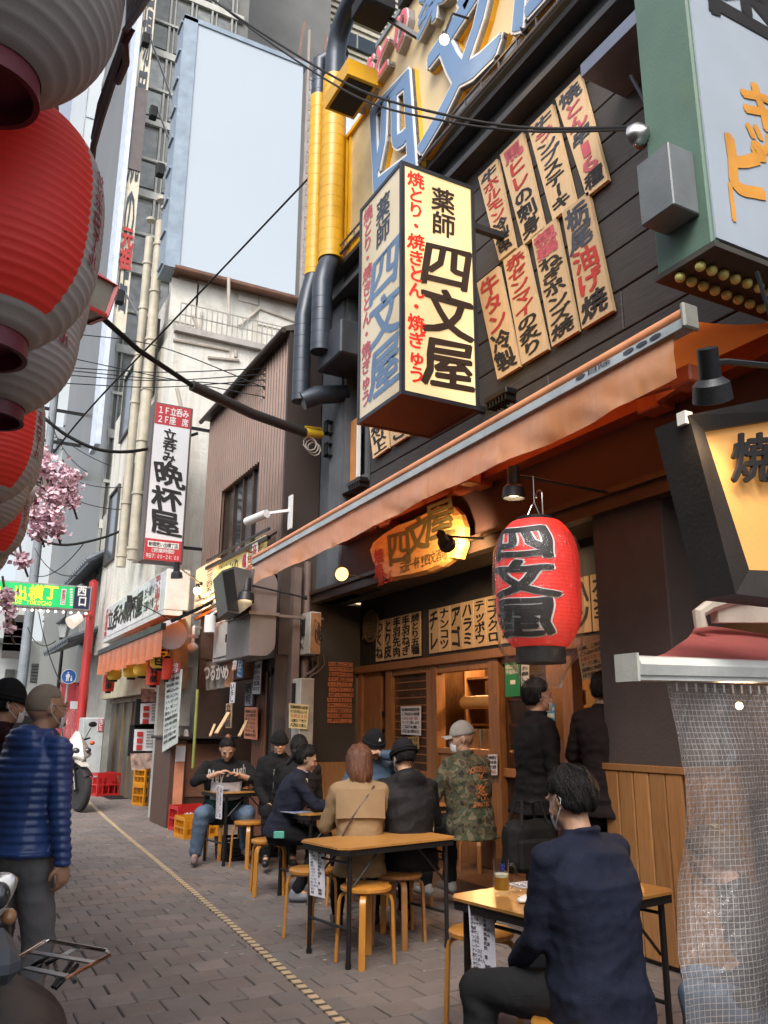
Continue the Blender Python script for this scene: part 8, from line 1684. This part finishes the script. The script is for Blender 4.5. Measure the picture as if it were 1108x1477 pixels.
def glassmat():
    m, nt, b = nodes('mug_glass'); bp = N(nt, 'ShaderNodeBump'); bp.inputs['Strength'].default_value = 0; fr_ = lw(nt, bp, .06, .75, 3); gl = N(nt, 'ShaderNodeBsdfGlossy'); gl.inputs['Roughness'].default_value = .05; tr = N(nt, 'ShaderNodeBsdfTransparent'); tr.inputs[0].default_value = (.93, .95, .95, 1); ms = N(nt, 'ShaderNodeMixShader'); nt.links.new(fr_, ms.inputs[0]); nt.links.new(tr.outputs[0], ms.inputs[1]); nt.links.new(gl.outputs[0], ms.inputs[2]); nt.links.new(ms.outputs[0], nt.nodes['Material Output'].inputs[0]); return m
GLASS = glassmat()

p = P(724, 1290, Z=.7); t = thing('beer_mug', 'half full glass beer mug with a handle on the nearest table', 'mug', p); m_ = MB(); m_.lathe([(.001, .0), (.036, 0), (.038, .01), (.037, .15), (.034, .15), (.033, .02), (.001, .018)], n=28, caps=False); ob('glass', m_, GLASS, t, True)
m_ = MB(); m_.lathe([(.001, .021), (.0322, .021), (.0325, .075), (.001, .075)], n=24, caps=False); ob('beer', m_, transl(mat('beer', (.62, .33, .03), .1, bump=0, var=.05), .6, (.95, .6, .06)), t, True)
m_ = MB(); m_.lathe([(.001, .0755), (.0325, .0755), (.033, .088), (.001, .09)], n=24, caps=False); ob('foam', m_, mat('foam', (.8, .76, .6), .8), t, True)
m_ = MB(); m_.tube([(.034, -.008, .125), (.058, -.014, .128), (.07, -.017, .105), (.07, -.017, .06), (.058, -.014, .038), (.034, -.008, .04)], .006, 8); ob('handle', m_, GLASS, t, True)
m_ = MB(); htext(m_, '生', lambda u, v, w_: Vector((-.0385*math.sin((u-.5)*.8+.5), -.0385*math.cos((u-.5)*.8+.5), .105+.03*v)), 0, 1, 0, 1, .05); ob('lettering', m_, mat('ink_navy', (.02, .04, .25), .5), t)
# towel, napkin, menu, chopstick case on nearest table
def plc(name, label, cat, px_, py_, z=.7): p = P(px_, py_, Z=z); return thing(name, label, cat, p)
t = plc('wet_towel', 'crumpled white hand towel on the nearest table in front of the man', 'towel', 760, 1302); m_ = MB(); m_.ell((0, 0, .012), (.05, .028, .014), 14); m_.ell((.02, .01, .018), (.03, .02, .015), 12); link('cloth', fuse(m_, .004, WHITE, 'cloth', 1, wrinkle(.005, 30)), t)
t = plc('plastic_wrapper', 'crumpled clear plastic wrapper beside the beer mug', 'wrapper', 750, 1287); m_ = MB(); m_.ell((0, 0, .015), (.045, .035, .015), 14); link('film', fuse(m_, .004, PLAS, 'film', 0, wrinkle(.01, 34)), t)
t = plc('menu_sheet', 'printed menu sheet lying on the nearest table behind the beer mug', 'menu', 764, 1277); m_ = MB(); m_.bar((-.09, 0, .004), (.09, .01, .004), .13, .003); ob('sheet', m_, PAPER, t); m_ = MB(); f = quadmap((-.085, .055, .006), (.085, .065, .006), (.085, -.05, .006), (-.085, -.06, .006), .001)
for k in range(6): htext(m_, '酎ハイ三五〇 冷酒', f, .05, .95, .05+k*.155, .15+k*.155, .03)
ob('lettering', m_, BLACK, t)
t = plc('chopsticks', 'pair of wooden chopsticks on the nearest table', 'chopsticks', 773, 1292); m_ = MB(); m_.bar((-.1, -.01, .006), (.1, .015, .006), .006); m_.bar((-.1, .0, .006), (.1, .026, .006), .006); ob('sticks', m_, SIGNWOOD, t)
t = plc('orange_cone', 'tiny orange paper cone on the right end of the nearest table', 'ornament', 926, 1286); m_ = MB(); m_.lathe([(.018, 0), (.001, .035)], n=4); ob('cone', m_, mat('cone_orange', (.6, .25, .05), .5), t)
# food on the far table
def plate(label, t0, a, b, foodcol, r=.1, h=.74):
    q = onT(t0, a, b, h); t = thing('plate', label, 'plate', q, group='plates of food on the far table'); m_ = MB(); m_.lathe([(.001, .004), (r*.6, .004), (r, .018), (r, .022), (r*.6, .01), (.001, .01)], n=24, caps=False); ob('dish', m_, mat('dish_dark', (.04, .05, .08), .25), t, True); m_ = MB(); rr = random.Random(a*100)
    for _ in range(16): m_.ell((rr.uniform(-.6, .6)*r, rr.uniform(-.6, .6)*r, .02+rr.random()*.015), (rr.uniform(.012, .025), rr.uniform(.01, .018), .012), 7)
    ob('food', m_, mat('food_%d' % int(foodcol[0]*100), foodcol, .4, var=.4, scale=50), t, True)
plate('dark plate with grey blue fish at the left end of the far table', T3, .15, .25, (.12, .16, .3), .09); plate('plate of grilled meat in the middle of the far table', T3, .42, .2, (.35, .12, .04), .12); plate('plate of brown skewers at the right side of the far table', T3, .68, .28, (.4, .22, .08), .11); plate('small plate of pale noodles at the front of the far table', T3, .66, .1, (.55, .38, .18), .08)
def tumbler(label, q, r=.035, h=.13, fill=None, cat='glass'):
    t = thing('tumbler', label, cat, q); m_ = MB(); m_.lathe([(.001, 0), (r*.85, 0), (r, h), (r*.93, h), (r*.8, .01), (.001, .01)], n=20, caps=False); ob('glass', m_, GLASS, t, True)
    if fill: m_ = MB(); m_.lathe([(.001, .012), (r*.79, .012), (r*.86, h*fill[1]), (.001, h*fill[1])], n=18, caps=False); ob('drink', m_, fill[0], t, True)
DRK = mat('drink_pale', (.6, .6, .55), .05, trans=.7, bump=0); AMB = mat('drink_amber', (.5, .25, .05), .05, trans=.5, bump=0)
tumbler('tall glass standing on the left half of the far table', onT(T3, .3, .3, .74), .045, .2, (DRK, .6)); tumbler('glass with an amber drink on the right of the far table', onT(T3, .62, .4, .74), .04, .14, (AMB, .6)); tumbler('pale glass in front of the woman in the suit', onT(T4, .25, .2, .72), .036, .13, (DRK, .7))
q = onT(T4, .08, .22, .722); t = thing('paper_mat', 'blue and white printed paper mat at the left end of the middle row table', 'menu', q, R_(15)); m_ = MB(); m_.box(-.14, .16, -.1, .1, 0, .003); ob('sheet', m_, mat('mat_blue', (.35, .38, .5), .5, var=.3, scale=14), t); m_ = MB(); f = quadmap((-.13, .09, .004), (.15, .09, .004), (.15, -.09, .004), (-.13, -.09, .004), .001); htext(m_, '営業中です', f, .1, .9, .5, .8, .03); htext(m_, '本日のお酒', f, .1, .9, .15, .4, .03); ob('lettering', m_, mat('ink_navy', (.02, .04, .25), .5), t)
# black basket under far table
p = P(325, 1240, Z=0); t = thing('basket', 'black plastic luggage basket on the paving under the far table', 'basket', (p.x+.12, p.y, 0), .15); m_ = MB()
W_, D_, Hb = .19, .16, .22
m_.box(-W_*.9, W_*.9, -D_*.9, D_*.9, .0, .01)
for z in np.linspace(.03, Hb, 6):
    s = .9+.1*z/Hb
    for a, b in (((-W_*s, -D_*s), (W_*s, -D_*s)), ((W_*s, -D_*s), (W_*s, D_*s)), ((W_*s, D_*s), (-W_*s, D_*s)), ((-W_*s, D_*s), (-W_*s, -D_*s))): m_.bar((*a, z), (*b, z), .008, .014 if z < Hb else .03)
for k in range(11):
    a = -1+2*k/10
    for s in (-1, 1): m_.bar((a*W_*.9, s*D_*.9, 0), (a*W_, s*D_, Hb), .008); m_.bar((s*W_*.9, a*D_*.9, 0), (s*W_, a*D_, Hb), .008)
ob('lattice', m_, BLKPL, t); m_ = MB(); m_.ell((0, 0, .1), (.13, .1, .08), 14); link('bag', fuse(m_, .012, BLKC, 'bag', 1, wrinkle(.012, 9)), t)
p = P(372, 1238, Z=0); t = thing('basket', 'second black basket with dark bags beside the stool of the far table', 'basket', (p.x+.25, p.y+.1, 0), .1); m_ = MB()
m_.box(-.18, .18, -.14, .14, 0, .01)
for z in (.05, .1, .15, .2):
    for a, b in (((-.18, -.14), (.18, -.14)), ((.18, -.14), (.18, .14)), ((.18, .14), (-.18, .14)), ((-.18, .14), (-.18, -.14))): m_.bar((*a, z), (*b, z), .008, .015)
for k in range(10):
    for s in (-1, 1): m_.bar((-.18+k*.04, s*.14, 0), (-.18+k*.04, s*.14, .2), .008)
ob('lattice', m_, BLKPL, t); m_ = MB(); m_.ell((0, 0, .15), (.15, .11, .12), 14); link('bag', fuse(m_, .014, BLKC, 'bag', 1, wrinkle(.015, 8)), t)
# beer crates
def crate(name, label, x, y, rz, m, w_=.36, d_=.30, h=.32, mark=None, group=None, z0=0, rows=2, markm=None):
    t = thing(name, label, 'crate', (x, y, z0), rz, group); m_ = MB(); th = .012
    for s in (-1, 1):
        for (zz0, zz1) in ((0, .05), (h*.46, h*.54), (h-.05, h)): m_.box(-w_/2, w_/2, s*d_/2-th/2, s*d_/2+th/2, zz0, zz1); m_.box(s*w_/2-th/2, s*w_/2+th/2, -d_/2+th/2, d_/2-th/2, zz0, zz1)
        for q in (-1, 1): m_.box(s*w_/2-.03 if s > 0 else s*w_/2-.008, s*w_/2+.008 if s > 0 else s*w_/2+.03, q*d_/2-.03 if q > 0 else q*d_/2-.008, q*d_/2+.008 if q > 0 else q*d_/2+.03, 0, h+.003)
        for k in range(1, 4): a = -w_/2+w_*k/4; m_.box(a-.006, a+.006, s*d_/2-th/2+.001, s*d_/2+th/2-.001, .05, h*.46)
        m_.box(-w_*.12, w_*.12, s*d_/2-th/2+.001, s*d_/2+th/2-.001, h*.54, h-.05) if rows > 1 else None
        for k in (1, 2): a = -d_/2+d_*k/3; m_.box(s*w_/2-th/2+.001, s*w_/2+th/2-.001, a-.006, a+.006, .05, h*.46)
    m_.box(-w_/2, w_/2, -d_/2, d_/2, .01, .02)
    for k in range(1, 4): m_.box(-w_/2+w_*k/4-.003, -w_/2+w_*k/4+.003, -d_/2, d_/2, .02, h*.8)
    for k in range(1, 3): m_.box(-w_/2, w_/2, -d_/2+d_*k/3-.003, -d_/2+d_*k/3+.003, .02, h*.8)
    ob('shell', m_, m, t)
    if mark:
        m_ = MB(); m_.box(-w_*.36, w_*.36, -d_/2-th/2-.003, -d_/2-th/2, h*.54, h-.06); ob('panel', m_, m, t); m_ = MB(); htext(m_, mark, quadmap(*quad_y(-d_/2-th/2-.003, -w_*.3, w_*.3, h*.56, h-.08), lift=.002), 0, 1, 0, 1, .05); ob('lettering', m_, markm or RED, t)
    return t
CY = mat('crate_yellow', (.62, .25, .012), .45, var=.12, dirt=.2, dirtcol=(.25, .1, .01)); CR = mat('crate_red', (.42, .018, .018), .45, var=.12, dirt=.2, dirtcol=(.15, .01, .01)); CB_ = mat('crate_blue', (.05, .19, .32), .45, var=.12)
p = P(216, 1162, Z=0)
crate('beer_crate', 'lower yellow crate of the pair with a maroon cushion before the far shop', p.x+.02, p.y+.2, .35, CY, .46, .38, .36, '☆'); crate('beer_crate', 'upper yellow crate directly under the maroon cushion', p.x+.02, p.y+.2, .35, CY, .46, .38, .30, None, z0=.362)
t = thing('seat_cushion', 'maroon padded board lying on top of the yellow crates', 'cushion', (p.x+.02, p.y+.2, .665), .35); m_ = MB(); m_.bbox(-.27, .27, -.23, .23, 0, .07, .025); ob('pad', m_, mat('cushion_maroon', (.14, .02, .025), .45), t)
pr = P(258, 1200, Z=0); crate('beer_crate', 'red beer crate standing behind the low yellow crate', pr.x+.18, pr.y+.22, .12, CR, .44, .34, .33, 'サッ', markm=WHITE)
py = P(262, 1210, Z=0); crate('beer_crate', 'low yellow beer crate in front of the red one beside the jeans leg', py.x+.22, py.y+.12, .1, CY, .46, .36, .27, 'ホッピー')
py = P(350, 1215, Z=0)
for k, (x, y, m__, lb, h) in enumerate(((150, 1150, CR, 'red crate under the left dark stool of the far shop', .45), (172, 1148, CR, 'red crate under the right dark stool of the far shop', .45))):
    p = P(x, y, Z=0); crate('beer_crate', lb, p.x+.1, p.y+.5, .2, m__, .5, .4, h)
for k, (x, y, lb) in enumerate(((160, 1135, 'lower blue plastic crate behind the far stools'), (168, 1135, 'second blue plastic crate stacked behind the far stools'), (165, 1135, 'top blue plastic crate of the far stack'))):
    p = P(x, y, Z=0); q = P(180+k, 1120, Y=20.4); crate('blue_crate', lb, q.x, 20.4+.1*k, .1*k, CB_, .62, .45, .38, None, z0=.39*k+.3)
# dark round stools far
for k, (x, y, lb, r) in enumerate(((148, 1092, 'dark padded stool left of the far crates', .2), (165, 1098, 'dark padded stool in front of the far shop', .24), (140, 1062, 'dark round table top behind the scooter', .24), (163, 1062, 'second dark round stool top near the blue crates', .2))):
    hz = .55 if k < 2 else .78; p = P(x, y, Z=hz); t = thing('dark_stool', lb, 'stool', (p.x, p.y, 0), group='dark padded stools of the far shop'); m_ = MB(); m_.lathe([(r-.02, hz-.06), (r, hz-.05), (r, hz-.02), (r-.03, hz), (.001, hz)], n=20, caps=False); ob('seat', m_, mat('vinyl_dark', (.04, .03, .028), .3, coat=.3), t, True)
    for q in range(4): a = PI/4+q*PI/2; m_ = MB(); m_.cyl((r*.6*math.cos(a), r*.6*math.sin(a), hz-.06), (r*.95*math.cos(a), r*.95*math.sin(a), 0), .014, n=6); ob('leg', m_, DMETAL, t)
q = P(140, 1062, Z=.78)
for (dx, c_, h, lb) in ((-.1, (.015, .02, .015), .26, 'dark green bottle on the round table behind the scooter'), (.12, (.4, .22, .08), .2, 'orange capped sauce bottle on the round table behind the scooter')):
    t = thing('bottle', lb, 'bottle', (q.x+dx, q.y, .78)); m_ = MB(); m_.lathe([(.001, 0), (.035, 0), (.035, h*.6), (.013, h*.8), (.013, h), (.001, h)], n=12, caps=False); ob('glass', m_, mat('bottle_%d' % int(c_[0]*1000), c_, .15), t, True)
# counter boards of the far shop
q = [P(x, y, Y=12.6) for x, y in ((247, 1062), (320, 1062), (316, 1150), (240, 1140))]
t = thing('counter', 'dark wooden standing counter with orange paper in front of the far shop', 'counter'); x0_ = q[0].x; m_ = MB(); m_.bbox(x0_, x0_+.25, 12.6, 13.6, 0, q[0].z-.04, .01); m_.bbox(x0_+.25, x0_+.95, 12.8, 13.6, 0, q[0].z-.06, .01); ob('body', m_, wood('counter_dark', (.10, .05, .035), (.05, .028, .02), .5), t); m_ = MB(); m_.bbox(x0_-.05, x0_+1.0, 12.5, 13.7, q[0].z-.04, q[0].z, .01); ob('top', m_, DBROWN, t)
m_ = MB(); m_.box(x0_+.08, x0_+.22, 12.585, 12.6, .25, q[0].z-.12); ob('orange_paper', m_, mat('paper_orange', (.58, .24, .14), .6), t); m_ = MB(); m_.box(x0_+.27, x0_+.9, 12.78, 12.8, .4, q[0].z-.12); ob('tan_board', m_, wood('tan_board', (.32, .15, .09), (.22, .1, .06), .5), t)
m_ = MB(); m_.box(x0_+.08, x0_+.22, 12.57, 12.585, q[0].z-.36, q[0].z-.14); ob('card', m_, PAPER, t)
for k in range(2): t = thing('white_cup', ['left', 'right'][k]+' white cup upside down on the far counter', 'cup', (x0_-.02+.14*k+.1, 12.6, q[0].z)); m_ = MB(); m_.lathe([(.05, 0), (.03, .09), (.001, .1)], n=14, caps=False); ob('cup', m_, WHITE, t, True)
# leaning poles near the entrance
t = thing('leaning_boards', 'wooden boards and poles leaning in the dark second entrance', 'boards'); m_ = MB()
for (a, b, w_) in (((312, 1058), (330, 1028), .05), ((345, 1062), (356, 1040), .04), ((303, 1062), (310, 1045), .03)): m_.bar(P(*a, Y=10.6), P(*b, Y=10.8), w_, .02)
ob('pole', m_, SIGNWOOD, t); m_ = MB(); c = P(283, 1030, Y=11); m_.cyl((c.x, 11, .9), (c.x, 11, 1.9), .02, n=8); ob('yellow_pole', m_, mat('pole_yg', (.22, .25, .06), .5), t)
# ------------------------------------------------------------------ scooters
def wheel(parent, c, r, ax, tw=.05, spokes=5):
    c = Vector(c); M = Vector(ax).normalized().to_track_quat('Z', 'Y').to_matrix(); m_ = MB(); m_.lathe([(r*.68, -tw*.75), (r*.86, -tw), (r*.97, -tw*.6), (r, 0), (r*.97, tw*.6), (r*.86, tw), (r*.68, tw*.75)], c, 40, M); w_ = ob('wheel', m_, mat('tyre', (.018, .018, .018), .8, bump=.4), parent, True)
    m_ = MB(); m_.lathe([(r*.66, -tw*.5), (r*.70, -tw*.6), (r*.70, tw*.6), (r*.66, tw*.5)], c, 32, M, caps=False); m_.cyl(c-M @ Vector((0, 0, tw)), c+M @ Vector((0, 0, tw)), r*.16, n=14)
    for k in range(spokes): a = 2*PI*k/spokes+.3; m_.bar(c, c+M @ Vector((math.cos(a), math.sin(a), 0))*r*.68, .03, .03)
    ob('rim', m_, mat('rim_dark', (.06, .06, .065), .35, .7), w_)
# parked white scooter behind the blue man; front end toward the viewer and right
pc = P(115, 1171, Z=0); sc_ = thing('parked_scooter', 'white and black scooter parked beyond the man in the blue jacket', 'scooter', (pc.x-.02, pc.y, 0), R_(14)); WP = mat('scooter_white', (.52, .5, .46), .25, coat=.6, var=.03, bump=0); BP = mat('scooter_black', (.02, .02, .022), .35, coat=.3)
wheel(sc_, (0, .0, .36), .36, (1, 0, 0), .06, 5)
wheel(sc_, (-.05, 1.5, .33), .33, (1, 0, 0), .06, 5)
m_ = MB(); m_.caps((-.09, .02, .36), (-.08, .25, .8), .035, .04); m_.caps((.09, .02, .36), (.08, .25, .8), .035, .04); ob('fork', m_, BP, sc_, True)
m_ = MB(); m_.grid(lambda u, v: (.08*(2*u-1), -.30+.62*v, .60+.16*math.sin(v*2.4)-.02*(2*u-1)**2), 8, 12); link('mudguard', m_.mesh('mudguard', BP, 'all'), sc_)
m_ = MB(); m_.loft([[(-.07, -.12, .74), (.07, -.12, .74), (.07, -.06, .77), (-.07, -.06, .77)], [(-.1, .3, .86), (.1, .3, .86), (.1, .3, .95), (-.1, .3, .95)]]); ob('fender_tip', m_, WP, sc_)
m_ = MB(); m_.loft([[(.02, -.02, .86), (.0, -.02, .92), (-.02, -.02, .86), (.0, .02, .82)], [(.2, .12, .92), (.0, .1, 1.12), (-.2, .12, .92), (.0, .18, .78)], [(.26, .32, .98), (.0, .28, 1.32), (-.26, .32, .98), (.0, .42, .6)], [(.2, .5, 1.0), (.0, .46, 1.34), (-.2, .5, 1.0), (.0, .6, .5)]]); link('front_cowl', fuse(m_, .02, WP, 'front_cowl', 3), sc_)
m_ = MB(); m_.loft([[(.2, .4, .3), (.22, .4, 1.1), (-.22, .4, 1.1), (-.2, .4, .3)], [(.2, .52, .3), (.2, .55, 1.1), (-.2, .55, 1.1), (-.2, .52, .3)]]); m_.loft([[(.18, .5, .25), (.18, .5, .38), (-.18, .5, .38), (-.18, .5, .25)], [(.18, 1.1, .25), (.18, 1.1, .38), (-.18, 1.1, .38), (-.18, 1.1, .25)]]); link('leg_shield', fuse(m_, .02, BP, 'leg_shield', 2), sc_)
m_ = MB(); m_.loft([[(.16, 1.0, .35), (.17, 1.0, .78), (-.17, 1.0, .78), (-.16, 1.0, .35)], [(.17, 1.4, .45), (.18, 1.4, .8), (-.18, 1.4, .8), (-.17, 1.4, .45)], [(.08, 1.9, .7), (.1, 1.9, .86), (-.1, 1.9, .86), (-.08, 1.9, .7)]]); link('rear_body', fuse(m_, .02, WP, 'rear_body', 3), sc_)
m_ = MB(); m_.ell((0, 1.3, .86), (.17, .42, .08), 18); link('seat', m_.mesh('seat', BP, 'all'), sc_)
m_ = MB(); m_.ell((.1, .12, 1.0), (.07, .09, .05), 12); m_.ell((-.1, .12, 1.0), (.07, .09, .05), 12); ob('headlight', m_, mat('headlight_glass', (.04, .045, .05), .08, spec=1), sc_, True)
m_ = MB(); m_.tube([(-.34, .62, 1.2), (-.15, .5, 1.16), (.15, .5, 1.16), (.34, .62, 1.2)], .018, 8); ob('handlebar', m_, BP, sc_, True)
m_ = MB(); m_.ell((-.26, .3, 1.12), (.05, .04, .04), 10); m_.ell((.26, .3, 1.12), (.05, .04, .04), 10); ob('indicator', m_, mat('indicator_orange', (.55, .1, .03), .25), sc_, True)
for s in (-1, 1): m_ = MB(); m_.tube([(s*.2, .5, 1.18), (s*.26, .42, 1.38)], .008, 6); m_.ell((s*.28, .40, 1.44), (.08, .015, .05), 12); ob('mirror', m_, BP, sc_, True)
m_ = MB(); m_.grid(lambda u, v: ((2*u-1)*.22*(1-.3*v), .36+.2*v-.06*(1-(2*u-1)**2), 1.2+.5*v), 10, 8); ob('windscreen', m_, PLAS, sc_, 'all')
# black canopy behind the two men
c = P(28, 1000, Y=8.6); t = thing('black_canopy', 'black domed canopy cover seen above the two men on the left', 'canopy')
bx = P(82, 1015, Y=8.6).x; tz = P(20, 977, Y=8.6).z; bz2 = P(82, 1012, Y=8.6).z
def dome(u, v): xx_ = -1.5+(bx+.05+1.5)*u; k_ = 1-max(0, (u-.25)/.75)**2.2; return (xx_, 8.3+1.2*v, bz2-.35+(tz-bz2+.35)*(k_**.6)*(1-.25*(2*v-1)**2)+.01*math.sin(u*20))
m_ = MB(); m_.grid(dome, 40, 12); m_.grid(lambda u, v: (dome(u, 0)[0], 8.3, dome(u, 0)[2]-.35*v*(1 if u < .9 else .2)), 40, 3); ob('cover', m_, mat('canopy_black', (.015, .015, .017), .4, bump=.1), t, 'all'); m_ = MB(); m_.bar(P(6, 1000, Y=8.28), P(15, 985, Y=8.28), .02); ob('strut', m_, STEEL, t)
m_ = MB()
for xx_ in (-1.2, .2): m_.cyl((xx_, 8.9, 0), (xx_, 8.9, bz2-.2), .025, n=8)
ob('post', m_, DMETAL, t)
# foreground scooter: seat, grab box, chrome rack
fs = thing('foreground_scooter', 'dark parked scooter with a brown grey seat and chrome rear rack at the bottom left', 'scooter')
zr = .82; rk = [P(x, y, Z=zr) for x, y in ((64, 1358), (72, 1357), (153, 1371), (158, 1378), (92, 1413))]
lft = P(8, 1392, Z=zr); m_ = MB(); m_.tube([lft, rk[0], rk[1], rk[2], rk[3], rk[4]], .0055, 8); link('rack_frame', m_.mesh('rack_frame', mat('chrome', (.62, .6, .57), .15, 1., bump=0), True), fs)
CH2 = mat('rack_plate', (.42, .43, .45), .3, .9, bump=.05)
def strap(a, b, w_=.024, nm='rack_plate'): m_ = MB(); m_.bar(P(*a, Z=zr-.006), P(*b, Z=zr-.006), w_, .004); ob(nm, m_, CH2, fs)
strap((44, 1373), (134, 1388)); strap((38, 1396), (106, 1410)); strap((113, 1366), (92, 1378), .02)
m_ = MB()
for (a, b) in (((40, 1398), (72, 1378)), ((50, 1400), (86, 1380)), ((76, 1424), (104, 1388)), ((80, 1426), (112, 1392)), ((60, 1384), (66, 1402)), ((78, 1384), (82, 1402)), ((100, 1400), (108, 1416))): m_.tube([P(*a, Z=zr-.05), P((a[0]+b[0])/2, (a[1]+b[1])/2, Z=zr-.03), P(*b, Z=zr-.02)], .006, 6)
ob('rack_stay', m_, DMETAL, fs, True)
m_ = MB(); ctr = P(10, 1440, Z=.74); c2 = P(60, 1445, Z=.74); m_.ell((ctr.x-.06, ctr.y-.1, .70), (.20, .42, .09), 24); m_.ell((ctr.x-.06, ctr.y-.25, .72), (.18, .3, .09), 24); link('seat', fuse(m_, .012, mat('seat_vinyl', (.03, .026, .026), .5, bump=.25, bscale=250), 'seat', 4), fs)
m_ = MB(); m_.ell((ctr.x-.05, ctr.y-.05, .50), (.21, .40, .22), 20); m_.ell((ctr.x-.05, ctr.y-.5, .40), (.2, .4, .2), 20); link('rear_body', fuse(m_, .014, BP, 'rear_body', 3), fs)
wheel(fs, (ctr.x-.05, ctr.y-.1, .24), .24, (1, 0, 0), .05)
bx_ = [P(x, y, Z=.98) for x, y in ((0, 1330), (32, 1356))]; m_ = MB(); m_.bbox(bx_[1].x-.42, bx_[1].x, bx_[1].y-.05, bx_[1].y+.22, .9, .97, .025); ob('tail_box', m_, mat('box_slate', (.07, .08, .1), .5, bump=.1), fs)
# silver cowling of another scooter at the left edge
t = thing('silver_scooter', 'silver front cowl and headlight of another scooter at the left edge', 'scooter'); cc = [PD(x, y, 2.6) for x, y in ((-10, 1258), (14, 1257), (28, 1266), (22, 1285), (2, 1322), (-12, 1330))]
dv = ray(10, 1290).normalized()*.10; m_ = MB(); m_.loft([cc[::-1], [p+dv for p in cc[::-1]]]); link('cowl', fuse(m_, .01, mat('silver_paint', (.55, .53, .52), .2, .6, coat=.6, bump=0), 'cowl', 3), t)
m_ = MB(); q = PD(-2, 1292, 2.6); m_.ell(q, (.03, .03, .035), 16); ob('headlight', m_, mat('headlight_glass', (.04, .045, .05), .08, spec=1), t, True); q = PD(12, 1322, 2.72); m_ = MB(); m_.ell(q, (.022, .03, .022), 12); ob('indicator', m_, mat('indicator_amber', (.5, .25, .12), .15, coat=.5), t, True)
q = PD(-10, 1330, 2.75); m_ = MB(); m_.cyl((q.x, q.y, 0), q, .05, n=10); m_.ell((q.x, q.y, .26), (.06, .26, .26), 20); ob('fork', m_, BP, t, True)
# ================================================================== tidy: put every group's Empty at the base of its parts
bpy.context.view_layer.update()
def allkids(o):
    out = []
    for c in o.children: out += [c]+allkids(c)
    return out
for o in [o for o in COL.objects if o.type == 'EMPTY' and o.parent is None and o.location.length < 1e-6 and o.rotation_euler.z == 0]:
    pts = [c.matrix_world @ Vector(b) for c in allkids(o) if c.type == 'MESH' for b in (c.bound_box[0], c.bound_box[6])]
    if not pts: continue
    lo_ = Vector([min(p[i] for p in pts) for i in range(3)]); hi = Vector([max(p[i] for p in pts) for i in range(3)])
    b = Vector(((lo_.x+hi.x)/2, (lo_.y+hi.y)/2, lo_.z)); o.location = b
    for c in o.children: c.matrix_parent_inverse = Matrix.Translation(-b)
